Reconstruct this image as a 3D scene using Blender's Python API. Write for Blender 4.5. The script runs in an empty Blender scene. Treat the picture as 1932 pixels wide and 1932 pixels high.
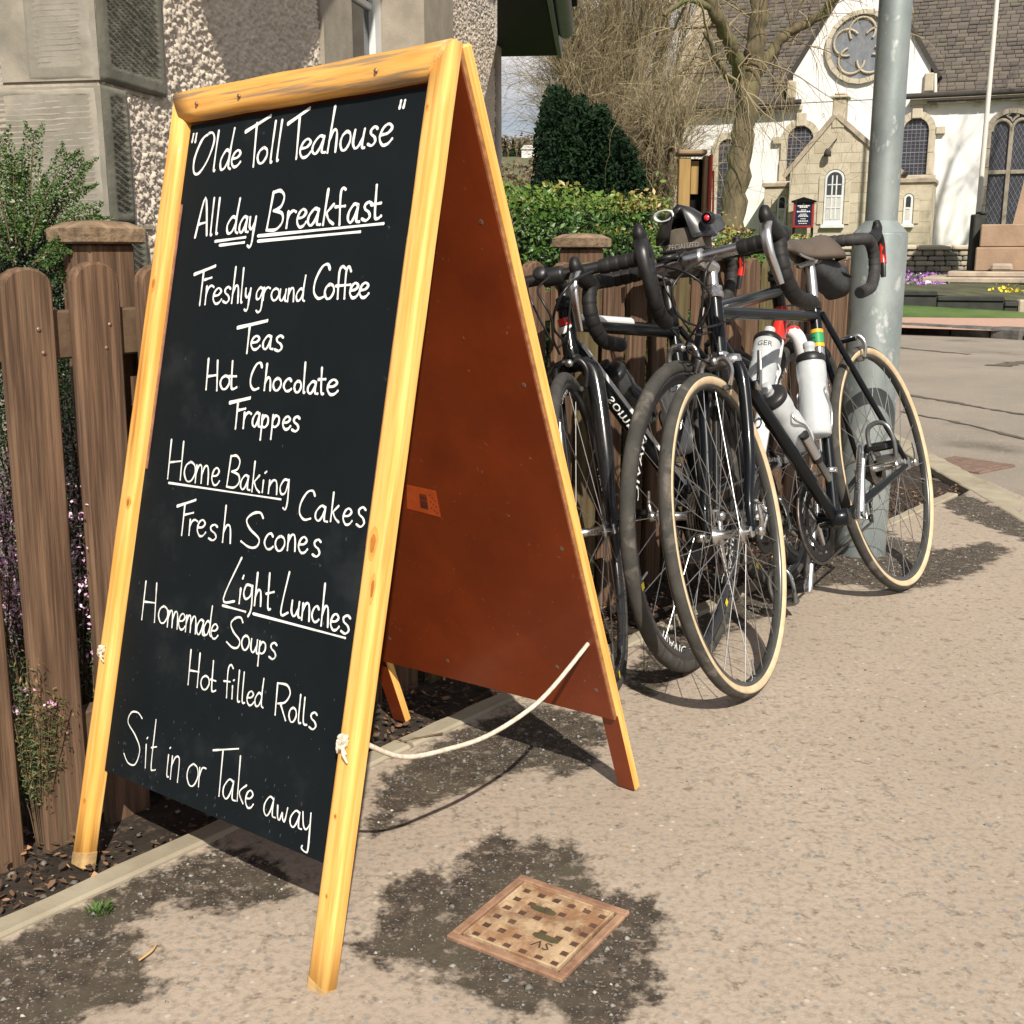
import bpy, math, random
import numpy as np
from mathutils import Vector, Matrix, Euler
R = math.radians
random.seed(7); rng = np.random.default_rng(11)
scn = bpy.context.scene
col = scn.collection
# ---------------------------------------------------------------- camera, light, exposure
F_PX, PITCH, CAM_H = 2185.0, R(12.5), 0.90
cd = bpy.data.cameras.new('camera'); cam = bpy.data.objects.new('camera', cd); col.objects.link(cam)
cd.sensor_width = 36; cd.lens = F_PX / 1932 * 36; cd.clip_start = 0.05; cd.clip_end = 3000
cam.location = (0, 0, CAM_H); cam.rotation_euler = (R(90) - PITCH, 0, 0); scn.camera = cam
SUN_DIR = Vector((math.sin(R(11)) * math.cos(R(42)), -math.cos(R(11)) * math.cos(R(42)), math.sin(R(42))))            # from the ground towards the sun
world = bpy.data.worlds.new('World'); scn.world = world; world.use_nodes = True
wn = world.node_tree; wn.nodes.clear()
wo = wn.nodes.new('ShaderNodeOutputWorld'); bg = wn.nodes.new('ShaderNodeBackground')
sky = wn.nodes.new('ShaderNodeTexSky'); sky.sky_type = 'NISHITA'; sky.sun_disc = False
sky.sun_elevation = math.asin(SUN_DIR.z); sky.sun_rotation = math.atan2(SUN_DIR.x, SUN_DIR.y)
sky.air_density = 0.8; sky.dust_density = 0.7; sky.ozone_density = 1.0
tc = wn.nodes.new('ShaderNodeTexCoord'); mp = wn.nodes.new('ShaderNodeMapping'); mp.inputs['Scale'].default_value = (1.3, 1.3, 3.4); mp.inputs['Location'].default_value = (5.1, 3.06, 1.53)
cn = wn.nodes.new('ShaderNodeTexNoise'); cn.inputs['Scale'].default_value = 2.2; cn.inputs['Detail'].default_value = 7
cr = wn.nodes.new('ShaderNodeValToRGB'); cr.color_ramp.elements[0].position = .40; cr.color_ramp.elements[1].position = .58
cm = wn.nodes.new('ShaderNodeMixRGB'); cm.inputs[2].default_value = (13.5, 12.9, 12.9, 1)
L = wn.links.new
L(tc.outputs['Generated'], mp.inputs[0]); L(mp.outputs[0], cn.inputs[0]); L(cn.outputs[0], cr.inputs[0]); L(cr.outputs[0], cm.inputs[0])
L(sky.outputs[0], cm.inputs[1]); L(cm.outputs[0], bg.inputs[0]); L(bg.outputs[0], wo.inputs[0])
bg.inputs[1].default_value = 0.050
sd = bpy.data.lights.new('sun', 'SUN'); sd.energy = 5.0; sd.angle = R(0.53); sd.color = (1.0, 0.92, 0.80)
so = bpy.data.objects.new('sun', sd); col.objects.link(so); so.rotation_euler = SUN_DIR.to_track_quat('Z', 'Y').to_euler(); so.location = (0, -5, 8)
vs = scn.view_settings; vs.view_transform = 'Standard'; vs.look = 'None'; vs.exposure = 0.34; vs.gamma = 1; vs.use_curve_mapping = False
scn.cycles.max_bounces = 8; scn.cycles.transparent_max_bounces = 12
# ---------------------------------------------------------------- from a pixel of the (1932 px) picture to a place in the world
_fw = Vector((0, math.cos(PITCH), -math.sin(PITCH))); _up = Vector((0, math.sin(PITCH), math.cos(PITCH)))
def ray(x, y): return _fw + Vector((1, 0, 0)) * ((x - 966) / F_PX) - _up * ((y - 966) / F_PX)
def G(x, y, z=0.0):
    d = ray(x, y); return Vector((0, 0, CAM_H)) + d * ((z - CAM_H) / d.z)
def atY(x, y, Y):
    d = ray(x, y); return Vector((0, 0, CAM_H)) + d * (Y / d.y)
def onplane(x, y, o, n):
    d = ray(x, y); c = Vector((0, 0, CAM_H)); return c + d * ((Vector(o) - c).dot(n) / d.dot(n))
# ---------------------------------------------------------------- objects
def tag(o, label=None, cat=None, group=None, kind=None):
    if label: o['label'] = label
    if cat: o['category'] = cat
    if group: o['group'] = group
    if kind: o['kind'] = kind
    return o
def link(name, me, parent=None, m=None):
    o = bpy.data.objects.new(name, me); col.objects.link(o)
    if parent is not None: o.parent = parent
    if m is not None:
        me.materials.clear(); me.materials.append(m)
    return o
def empty(name, mw=None, label=None, cat=None, group=None, kind=None):
    o = bpy.data.objects.new(name, None); col.objects.link(o); o.empty_display_size = .1
    if mw is not None: o.matrix_world = mw
    return tag(o, label, cat, group, kind)
def frame_mat(o, x, y, z): return Matrix(((x[0], y[0], z[0], o[0]), (x[1], y[1], z[1], o[1]), (x[2], y[2], z[2], o[2]), (0, 0, 0, 1)))
def npmesh(name, v, f, m=None, parent=None, smooth=False, tint=None, vtint=None):
    v = np.asarray(v, dtype=np.float32); f = np.asarray(f, dtype=np.int32); k = f.shape[1]
    me = bpy.data.meshes.new(name); me.vertices.add(len(v)); me.vertices.foreach_set('co', v.ravel())
    me.loops.add(f.size); me.loops.foreach_set('vertex_index', f.ravel())
    me.polygons.add(len(f)); me.polygons.foreach_set('loop_start', np.arange(0, f.size, k, dtype=np.int32)); me.polygons.foreach_set('loop_total', np.full(len(f), k, dtype=np.int32))
    if smooth: me.polygons.foreach_set('use_smooth', np.ones(len(f), dtype=bool))
    if tint is not None:
        a = me.attributes.new('tint', 'FLOAT', 'FACE'); a.data.foreach_set('value', np.asarray(tint, dtype=np.float32))
    if vtint is not None:
        a = me.attributes.new('tint', 'FLOAT', 'POINT'); a.data.foreach_set('value', np.asarray(vtint, dtype=np.float32))
    me.update(); me.validate()
    return link(name, me, parent, m)
class MB:
    """collects simple shapes; build() links them as ONE mesh object"""
    def __init__(s): s.v = []; s.f = []; s.sm = []; s.t = []
    def add(s, vs, fs, smooth=False, tint=0.0):
        n = len(s.v); s.v += [tuple(p) for p in vs]; s.f += [tuple(i + n for i in q) for q in fs]; s.sm += [smooth] * len(fs); s.t += [tint] * len(fs); return s
    def box(s, a, b, M=None, bev=0.0, tint=0.0):
        (x0, y0, z0), (x1, y1, z1) = a, b
        if bev <= 0:
            vs = [(x, y, z) for z in (z0, z1) for (x, y) in ((x0, y0), (x1, y0), (x1, y1), (x0, y1))]
            fs = [(3, 2, 1, 0), (4, 5, 6, 7), (0, 1, 5, 4), (1, 2, 6, 5), (2, 3, 7, 6), (3, 0, 4, 7)]
        else:
            e = min(bev, abs(x1 - x0) * .45, abs(y1 - y0) * .45, abs(z1 - z0) * .45)
            vs = []
            def ring(z, q): return [(x0 + q, y0 + e, z), (x0 + e, y0 + q, z), (x1 - e, y0 + q, z), (x1 - q, y0 + e, z), (x1 - q, y1 - e, z), (x1 - e, y1 - q, z), (x0 + e, y1 - q, z), (x0 + q, y1 - e, z)]
            vs = ring(z0, e) + ring(z0 + e, 0) + ring(z1 - e, 0) + ring(z1, e)
            fs = [tuple(range(7, -1, -1)), tuple(range(24, 32))]
            for k in range(3):
                for i in range(8): fs.append((k * 8 + i, k * 8 + (i + 1) % 8, k * 8 + 8 + (i + 1) % 8, k * 8 + 8 + i))
        if M is not None: vs = [M @ Vector(p) for p in vs]
        return s.add(vs, fs, tint=tint)
    def tube(s, pts, r, n=8, caps=True, smooth=True, tint=0.0, flat=1.0, up=None):
        pts = [Vector(p) for p in pts]; k = len(pts); rs = r if hasattr(r, '__len__') else [r] * k
        T = [(pts[min(i + 1, k - 1)] - pts[max(i - 1, 0)]).normalized() for i in range(k)]
        a = Vector(up) if up is not None else (Vector((0, 0, 1)) if abs(T[0].z) < .9 else Vector((1, 0, 0)))
        u = (a - T[0] * a.dot(T[0])).normalized(); vs = []
        for i in range(k):
            u = (u - T[i] * u.dot(T[i])).normalized(); w = T[i].cross(u)
            for j in range(n):
                t = 2 * math.pi * j / n; vs.append(pts[i] + (u * math.cos(t) + w * math.sin(t) * flat) * rs[i])
        fs = [(i * n + j, i * n + (j + 1) % n, (i + 1) * n + (j + 1) % n, (i + 1) * n + j) for i in range(k - 1) for j in range(n)]
        s.add(vs, fs, smooth, tint)
        if caps: s.add(vs[:n], [tuple(range(n - 1, -1, -1))], False, tint); s.add(vs[-n:], [tuple(range(n))], False, tint)
        return s
    def lathe(s, prof, M=None, n=24, smooth=True, tint=0.0, arc=None):
        """profile [(radius, height)] turned about local z"""
        k = len(prof); vs = []
        for (r, h) in prof:
            for j in range(n): t = 2 * math.pi * j / n; vs.append(Vector((r * math.cos(t), r * math.sin(t), h)))
        if M is not None: vs = [M @ p for p in vs]
        fs = [(i * n + j, i * n + (j + 1) % n, (i + 1) * n + (j + 1) % n, (i + 1) * n + j) for i in range(k - 1) for j in range(n)]
        return s.add(vs, fs, smooth, tint)
    def prism(s, poly, h0, h1, M=None, tint=0.0):
        """2D polygon (x,y) extruded in z from h0 to h1"""
        n = len(poly); vs = [Vector((x, y, h0)) for x, y in poly] + [Vector((x, y, h1)) for x, y in poly]
        if M is not None: vs = [M @ p for p in vs]
        fs = [tuple(range(n - 1, -1, -1)), tuple(range(n, 2 * n))] + [(i, (i + 1) % n, n + (i + 1) % n, n + i) for i in range(n)]
        return s.add(vs, fs, tint=tint)
    def torus(s, Rr, prof, M=None, n=64, smooth=True, tint=0.0):
        """closed profile [(dr, dy)] swept round the y axis at radius Rr"""
        k = len(prof); vs = []
        for i in range(n):
            t = 2 * math.pi * i / n
            for (a, b) in prof: vs.append(Vector(((Rr + a) * math.cos(t), b, (Rr + a) * math.sin(t))))
        if M is not None: vs = [M @ p for p in vs]
        fs = [(i * k + j, i * k + (j + 1) % k, ((i + 1) % n) * k + (j + 1) % k, ((i + 1) % n) * k + j) for i in range(n) for j in range(k)]
        return s.add(vs, fs, smooth, tint)
    def loft(s, rings, smooth=True, caps=True, tint=0.0):
        n = len(rings[0]); k = len(rings); vs = [p for r in rings for p in r]
        fs = [(i * n + j, i * n + (j + 1) % n, (i + 1) * n + (j + 1) % n, (i + 1) * n + j) for i in range(k - 1) for j in range(n)]
        if caps: fs += [tuple(range(n - 1, -1, -1)), tuple(range((k - 1) * n, k * n))]
        return s.add(vs, fs, smooth, tint)
    def build(s, name, m, parent=None, M=None):
        me = bpy.data.meshes.new(name); me.from_pydata(s.v, [], s.f)
        me.polygons.foreach_set('use_smooth', s.sm)
        if any(s.t):
            a = me.attributes.new('tint', 'FLOAT', 'FACE'); a.data.foreach_set('value', s.t)
        me.update(); o = link(name, me, parent, m)
        if M is not None: o.matrix_local = M
        return o
def copy_tree(o, parent=None):
    c = o.copy(); col.objects.link(c)
    if parent is not None: c.parent = parent
    for ch in list(o.children): copy_tree(ch, c)
    return c
def dup(o, parent, M):
    c = o.copy(); col.objects.link(c); c.parent = parent; c.matrix_local = M; return c
def crom(p, n=6):
    p = [Vector(q) for q in p]
    if len(p) < 3: return p
    out = []
    for i in range(len(p) - 1):
        a = p[max(i - 1, 0)]; b = p[i]; c = p[i + 1]; d = p[min(i + 2, len(p) - 1)]
        for k in range(n):
            t = k / n; out.append(.5 * ((2 * b) + (c - a) * t + (2 * a - 5 * b + 4 * c - d) * t * t + (-a + 3 * b - 3 * c + d) * t ** 3))
    return out + [p[-1]]
def lerp(a, b, t): return a + (b - a) * t
def vnoise(x, y, seed=0):
    """smooth value noise for arrays"""
    xi = np.floor(x).astype(np.int64); yi = np.floor(y).astype(np.int64); fx = x - xi; fy = y - yi
    fx = fx * fx * (3 - 2 * fx); fy = fy * fy * (3 - 2 * fy)
    def h(a, b):
        n = (a * 374761393 + b * 668265263 + seed * 974634777) & 0x7fffffff; n = ((n ^ (n >> 13)) * 1274126177) & 0x7fffffff
        return ((n ^ (n >> 16)) & 0xffff) / 65535.0
    return (h(xi, yi) * (1 - fx) + h(xi + 1, yi) * fx) * (1 - fy) + (h(xi, yi + 1) * (1 - fx) + h(xi + 1, yi + 1) * fx) * fy
def fbm(x, y, o=4, seed=0):
    s = 0; a = .5
    for k in range(o): s = s + a * vnoise(x * 2 ** k, y * 2 ** k, seed + k); a *= .5
    return s / (1 - .5 ** o)
def cellnoise(x, y, seed=0):
    xi = np.floor(x).astype(np.int64); yi = np.floor(y).astype(np.int64); best = np.full(x.shape, 9.0)
    def h(a, b, s):
        n = (a * 374761393 + b * 668265263 + s * 974634777) & 0x7fffffff; n = ((n ^ (n >> 13)) * 1274126177) & 0x7fffffff
        return ((n ^ (n >> 16)) & 0xffff) / 65535.0
    for i in (-1, 0, 1):
        for j in (-1, 0, 1):
            a = xi + i; b = yi + j; best = np.minimum(best, np.hypot(a + h(a, b, seed) - x, b + h(a, b, seed + 5) - y))
    return best
# ---------------------------------------------------------------- materials
MATS = {}
def mat(name, c1, c2=None, scale=6, detail=5, rough=.6, rough2=None, metal=0, bump=0, bscale=60, stretch=(1, 1, 1), lo=.35, hi=.65, spec=.5, coat=0,
        trans=0, tint=None, c3=None, s3=3, p3=(.55, .7), bdist=.004, kind='noise', bkind='noise', coord='Object', alpha=1, wave=None, ior=1.45, c4=None, s4=200, p4=(.62, .7)):
    m = bpy.data.materials.new(name); m.use_nodes = True; nt = m.node_tree; N = nt.nodes; Lk = nt.links.new
    b = N['Principled BSDF']; b.inputs['Roughness'].default_value = rough; b.inputs['Metallic'].default_value = metal
    b.inputs['Specular IOR Level'].default_value = spec; b.inputs['Coat Weight'].default_value = coat; b.inputs['Coat Roughness'].default_value = .08
    b.inputs['Transmission Weight'].default_value = trans; b.inputs['IOR'].default_value = ior
    b.inputs['Base Color'].default_value = (*c1, 1); MATS[name] = m
    tcn = N.new('ShaderNodeTexCoord'); oi = N.new('ShaderNodeObjectInfo'); ad = N.new('ShaderNodeVectorMath'); ad.operation = 'MULTIPLY_ADD'
    cb = N.new('ShaderNodeCombineXYZ')
    for i in range(3): Lk(oi.outputs['Random'], cb.inputs[i])
    ad.inputs[1].default_value = (17, 23, 31); Lk(cb.outputs[0], ad.inputs[0]); Lk(tcn.outputs[coord], ad.inputs[2])
    mp = N.new('ShaderNodeMapping'); mp.inputs['Scale'].default_value = stretch; Lk(ad.outputs[0], mp.inputs[0])
    def tex(kind, sc, det=detail):
        if kind == 'vor': t = N.new('ShaderNodeTexVoronoi'); t.inputs['Scale'].default_value = sc
        else: t = N.new('ShaderNodeTexNoise'); t.inputs['Scale'].default_value = sc; t.inputs['Detail'].default_value = det; t.inputs['Roughness'].default_value = .6
        Lk(mp.outputs[0], t.inputs['Vector']); return t.outputs[0]
    def ramp(src, lo, hi):
        r = N.new('ShaderNodeMapRange'); r.inputs[1].default_value = lo; r.inputs[2].default_value = hi; Lk(src, r.inputs[0]); return r.outputs[0]
    def mix(f, a, bb):
        x = N.new('ShaderNodeMix'); x.data_type = 'RGBA'; Lk(f, x.inputs[0])
        for k, s in ((6, a), (7, bb)):
            if hasattr(s, 'is_linked'): Lk(s, x.inputs[k])
            else: x.inputs[k].default_value = (*s, 1)
        return x.outputs[2]
    cur = c1
    if c2 is not None:
        f = ramp(tex(kind, scale), lo, hi); cur = mix(f, c1, c2)
        if rough2 is not None:
            rr = N.new('ShaderNodeMapRange'); rr.inputs[3].default_value = rough; rr.inputs[4].default_value = rough2; Lk(f, rr.inputs[0]); Lk(rr.outputs[0], b.inputs['Roughness'])
    if wave is not None:                                       # (scale, colour, direction vector stretch, distortion)
        w = N.new('ShaderNodeTexWave'); w.inputs['Scale'].default_value = wave[0]; w.inputs['Distortion'].default_value = wave[3]; w.inputs['Detail'].default_value = 3; w.bands_direction = wave[2]
        w.inputs['Detail Scale'].default_value = .7; Lk(mp.outputs[0], w.inputs['Vector']); cur = mix(ramp(w.outputs[1], .45, 1.0), cur, wave[1])
    if c3 is not None: cur = mix(ramp(tex('noise', s3), *p3), cur, c3)
    if c4 is not None: cur = mix(ramp(tex('noise', s4, 2), *p4), cur, c4)
    if tint is not None:                                       # colour by the 'tint' attribute: [(pos, colour), ...]
        at = N.new('ShaderNodeAttribute'); at.attribute_name = 'tint'; cr = N.new('ShaderNodeValToRGB'); Lk(at.outputs['Fac'], cr.inputs[0])
        e = cr.color_ramp.elements; e[0].position = tint[0][0]; e[0].color = (*tint[0][1], 1); e[1].position = tint[-1][0]; e[1].color = (*tint[-1][1], 1)
        for p, c in tint[1:-1]: q = e.new(p); q.color = (*c, 1)
        if c2 is None: cur = cr.outputs[0]
        else:
            x = N.new('ShaderNodeMix'); x.data_type = 'RGBA'; x.blend_type = 'MULTIPLY'; x.inputs[0].default_value = 1; Lk(cur, x.inputs[6]); Lk(cr.outputs[0], x.inputs[7]); cur = x.outputs[2]
    if hasattr(cur, 'is_linked'): Lk(cur, b.inputs['Base Color'])
    if bump:
        bp = N.new('ShaderNodeBump'); bp.inputs['Strength'].default_value = bump; bp.inputs['Distance'].default_value = bdist
        Lk(tex(bkind, bscale, 6), bp.inputs['Height']); Lk(bp.outputs[0], b.inputs['Normal'])
    if alpha < 1: b.inputs['Alpha'].default_value = alpha
    return m
# ---------------------------------------------------------------- flat print: Blender's own font, as geometry
def text_geo(s, size=1.0):
    c = bpy.data.curves.new('t', 'FONT'); c.body = s; c.size = size; c.align_x = 'CENTER'; c.align_y = 'CENTER'; c.resolution_u = 2
    o = bpy.data.objects.new('t', c); me = bpy.data.meshes.new_from_object(o)
    vs = [v.co.copy() for v in me.vertices]; fs = [tuple(p.vertices) for p in me.polygons]
    bpy.data.objects.remove(o); bpy.data.curves.remove(c); bpy.data.meshes.remove(me); return vs, fs
def print_on(name, s, size, fn, m, parent, sx=1.0, M=None):
    vs, fs = text_geo(s, size); b = MB(); b.add([fn(v.x * sx, v.y) for v in vs], fs); return b.build(name, m, parent, M)
def print_tube(name, s, size, p0, p1, r, ang, m, parent, sx=1.0, flip=False, M=None, up=None):
    """lettering wrapped on a tube from p0 to p1 (text runs along it, ang = side of the tube)"""
    p0 = Vector(p0); p1 = Vector(p1); T = (p1 - p0).normalized(); a = Vector((0, 1, 0)); u = (a - T * a.dot(T)).normalized(); w = T.cross(u); c = (p0 + p1) / 2
    if flip: T2 = -T
    else: T2 = T
    def fn(x, y):
        t = ang + (-y if flip else y) / r; return c + T2 * x + (u * math.cos(t) + w * math.sin(t)) * (r + .0006)
    return print_on(name, s, size, fn, m, parent, sx, M)
# ---------------------------------------------------------------- palette
mat('pavement_tarmac', (.31, .27, .215), (.235, .205, .165), 2.2, 6, .9, bump=.5, bscale=140, bdist=.003, lo=.3, hi=.75)
pine = dict(scale=5, stretch=(14, 14, 1), rough=.52, bump=.35, bscale=30, bdist=.001)
mat('pine_stile', (.81, .485, .145), (.71, .365, .08), wave=None, c3=(.46, .17, .03), s3=1.6, p3=(.60, .78), coat=.06, lo=.42, hi=.6, **{**pine, 'scale': 4, 'stretch': (34, 1.3, 34)})
mat('pine_rail', (.76, .42, .11), (.62, .28, .055), c3=(.30, .2, .11), s3=3.5, p3=(.50, .62), coat=.05, **{**pine, 'scale': 4, 'stretch': (1.4, 30, 30)})
mat('end_grain', (.50, .33, .14), (.26, .17, .09), 30, rough=.9, bump=.4, bscale=200)
mat('knot_wood', (.52, .20, .04), (.36, .12, .025), 50, rough=.45); mat('knot_rim', (.74, .40, .10), (.64, .29, .06), 50, rough=.45)
mat('chalkboard', (.0055, .0085, .0105), (.008, .011, .0135), 7, 6, .66, rough2=.8, spec=.12, bump=.06, bscale=500, bdist=.0005, c4=(.06, .065, .07), s4=60, p4=(.74, .82), c3=(.019, .023, .025), s3=7, p3=(.56, .74))
mat('chalk_paint', (.80, .81, .79), (.40, .44, .44), 55, 5, .8, lo=.50, hi=.82, bump=.2, bscale=300, bdist=.0004)
mat('chalk_smudge', (.06, .068, .072), (.03, .035, .038), 40, rough=.9)
mat('brown_ply', (.235, .041, .009), (.150, .024, .0045), 4.2, 7, .42, rough2=.5, coat=.12, bump=.12, bscale=220, bdist=.0006, c3=(.13, .024, .006), s3=2.2, p3=(.45, .75), c4=(.30, .13, .065), s4=95, p4=(.70, .80))
mat('ply_edge', (.36, .17, .07), (.2, .08, .03), 80, rough=.7)
mat('rust_strip', (.36, .16, .10), (.22, .09, .05), 60, rough=.8)
mat('cap_grain', (.30, .215, .135), (.12, .08, .05), 3, 6, .8, stretch=(1.2, 22, 30), bump=.8, bscale=6, bdist=.003)
mat('rope_white', (.74, .66, .55), (.5, .42, .33), 120, rough=.9, bump=.6, bscale=260, bdist=.001)
mat('label_paper', (.50, .085, .015), (.42, .065, .012), 40, rough=.6)
mat('label_ink', (.05, .02, .015), rough=.7)
mat('screw_steel', (.34, .24, .17), (.2, .12, .08), 200, rough=.45, metal=.6)
mat('fence_wood', (.180, .110, .068), (.078, .047, .030), 4, 7, .8, stretch=(24, 24, 1.0), bump=.8, bscale=7, bdist=.003, lo=.38, hi=.62, c3=(.14, .115, .065), s3=.8, p3=(.60, .80), spec=.3)
mat('fence_wood_green', (.15, .125, .06), (.085, .055, .032), 3, 6, .85, stretch=(14, 14, 1), bump=.5, bscale=9, bdist=.002, spec=.25, c3=(.10, .115, .035), s3=1.1, p3=(.5, .7))
mat('fence_rail', (.13, .085, .05), (.09, .055, .032), 4, 6, .8, stretch=(1, 12, 12), bump=.5, bscale=9, bdist=.002)
mat('cap_wood', (.30, .215, .135), (.17, .11, .065), 5, 6, .8, stretch=(2, 14, 14), bump=.6, bscale=10, bdist=.002)
mat('concrete_kerb', (.36, .32, .24), (.27, .235, .17), 9, 6, .9, bump=.4, bscale=120, bdist=.002, c3=(.17, .16, .09), s3=2.4, p3=(.55, .75))
mat('soil', (.040, .029, .021), (.020, .015, .011), 14, 8, .95, bump=.9, bscale=55, bdist=.012, c3=(.11, .075, .05), s3=40, p3=(.56, .7))
mat('litter', (.2, .1, .06), rough=.85, tint=[(0, (.045, .03, .02)), (.6, (.11, .068, .04)), (.9, (.25, .125, .065)), (1, (.50, .27, .15))])
mat('stones', (.3, .3, .3), rough=.7, tint=[(0, (.085, .08, .072)), (.6, (.16, .152, .138)), (.93, (.27, .26, .235)), (1, (.44, .42, .38))])
mat('cast_iron', (.46, .34, .21), (.27, .15, .08), 22, 8, .78, bump=.6, bscale=170, bdist=.002, c3=(.13, .058, .034), s3=13, p3=(.50, .66), lo=.4, hi=.6)
mat('grate_rust', (.21, .14, .105), (.13, .085, .065), 20, rough=.85)
mat('iron_pit', (.12, .062, .04), (.06, .033, .022), 50, rough=.9)
mat('iron_rim', (.36, .22, .14), (.20, .105, .065), 30, 6, .8, bump=.4, bscale=200, bdist=.0015)
mat('moss_dirt', (.10, .09, .04), (.05, .045, .02), 50, rough=1)
mat('harl', (.62, .545, .455), (.47, .41, .345), 40, 4, .9, bump=.5, bscale=160, bdist=.004, c3=(.30, .26, .22), s3=2.2, p3=(.55, .75))
mat('harl_smooth', (.43, .39, .345), (.33, .30, .26), 10, 5, .9, bump=1.0, bscale=55, bdist=.015)
mat('sandstone', (.30, .28, .235), (.18, .17, .138), 7, 7, .85, bump=.35, bscale=90, bdist=.003, c3=(.36, .315, .255), s3=3, p3=(.5, .66))
mat('sandstone_shaded', (.17, .165, .13), (.10, .10, .078), 9, 7, .9, bump=.5, bscale=90, bdist=.003)  # same stone on the right-hand corner faces, their shade put into the colour
mat('mortar', (.40, .35, .285), (.30, .26, .2), 40, rough=.95, bump=.4, bscale=150)
mat('window_stone', (.33, .29, .235), (.25, .22, .175), 12, rough=.85, bump=.3, bscale=100)
mat('white_wood', (.70, .72, .72), (.58, .6, .6), 12, rough=.5)
mat('dark_glass', (.035, .04, .05), (.02, .025, .03), 3, rough=.06, spec=.9)
mat('black_paint_and_shade', (.004, .0045, .005), (.006, .006, .007), 20, rough=.7, spec=.15)  # black paint, and the shade of the soffit, timber gap and room
mat('grey_gutter', (.10, .115, .12), (.07, .08, .085), 20, rough=.5)
G1 = [(0, (.028, .055, .012)), (.5, (.055, .11, .02)), (.85, (.12, .19, .035)), (1, (.22, .22, .06))]
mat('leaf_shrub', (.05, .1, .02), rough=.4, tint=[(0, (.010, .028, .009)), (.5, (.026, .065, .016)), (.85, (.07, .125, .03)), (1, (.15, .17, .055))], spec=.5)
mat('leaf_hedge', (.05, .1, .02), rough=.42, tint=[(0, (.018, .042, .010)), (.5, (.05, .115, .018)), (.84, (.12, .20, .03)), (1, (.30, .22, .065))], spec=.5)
mat('leaf_box', (.05, .1, .02), rough=.5, tint=[(0, (.05, .07, .015)), (.5, (.15, .165, .035)), (1, (.30, .20, .07))])
mat('leaf_yew', (.05, .1, .02), rough=.7, spec=.2, tint=[(0, (.003, .010, .004)), (.7, (.008, .025, .008)), (1, (.022, .048, .014))])
mat('leaf_grass', (.05, .1, .02), rough=.6, tint=[(0, (.03, .07, .012)), (1, (.09, .17, .035))])
mat('leaf_heather', (.05, .1, .02), rough=.7, tint=[(0, (.03, .055, .02)), (.6, (.07, .09, .03)), (1, (.22, .15, .06))])
mat('petal_pink', (.62, .30, .52), rough=.6, tint=[(0, (.66, .30, .56)), (1, (.92, .70, .85))])
mat('petal_purple', (.3, .1, .45), rough=.6, tint=[(0, (.2, .06, .35)), (.7, (.42, .18, .55)), (1, (.8, .7, .8))])
mat('petal_yellow', (.85, .65, .03), rough=.6, tint=[(0, (.7, .5, .02)), (1, (.95, .8, .08))])
mat('bark', (.16, .13, .075), (.09, .075, .045), 6, 6, .95, stretch=(1, 1, .3), bump=.8, bscale=14, bdist=.05, c3=(.13, .15, .05), s3=1.2, p3=(.5, .66))
mat('twig', (.20, .16, .10), rough=.9, tint=[(0, (.14, .105, .07)), (.5, (.27, .215, .13)), (1, (.40, .34, .2))])
mat('stem_brown', (.13, .085, .05), (.08, .05, .03), 30, rough=.9)
# ---------------------------------------------------------------- the ground
FT = Vector((.755, 1, 0)).normalized(); FN = Vector((-FT.y, FT.x, 0))             # along the fence, and away from the pavement
E0 = G(0, 1772); E1 = G(1809, 934); ET = (E1 - E0).normalized(); EN = Vector((-ET.y, ET.x, 0))   # outer line of the concrete edging
def side(X, Y): return (X - E0.x) * EN.x + (Y - E0.y) * EN.y                       # > 0 on the bed's side
K0 = G(1747, 878); K1 = G(1932, 984); KT = (K1 - K0).normalized(); KN = Vector((-KT.y, KT.x, 0))
def inpoly(X, Y, P):
    ins = np.zeros(X.shape, bool); n = len(P)
    for i in range(n):
        x0, y0 = P[i]; x1, y1 = P[(i + 1) % n]
        c = ((y0 > Y) != (y1 > Y)) & (X < (x1 - x0) * (Y - y0) / (y1 - y0 + 1e-12) + x0); ins ^= c
    return ins
def sdist(X, Y, P):
    d = np.full(X.shape, 1e9); n = len(P)
    for i in range(n):
        x0, y0 = P[i]; x1, y1 = P[(i + 1) % n]; ex, ey = x1 - x0, y1 - y0
        t = np.clip(((X - x0) * ex + (Y - y0) * ey) / (ex * ex + ey * ey + 1e-12), 0, 1); d = np.minimum(d, np.hypot(X - x0 - ex * t, Y - y0 - ey * t))
    return np.where(inpoly(X, Y, P), d, -d)
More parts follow.
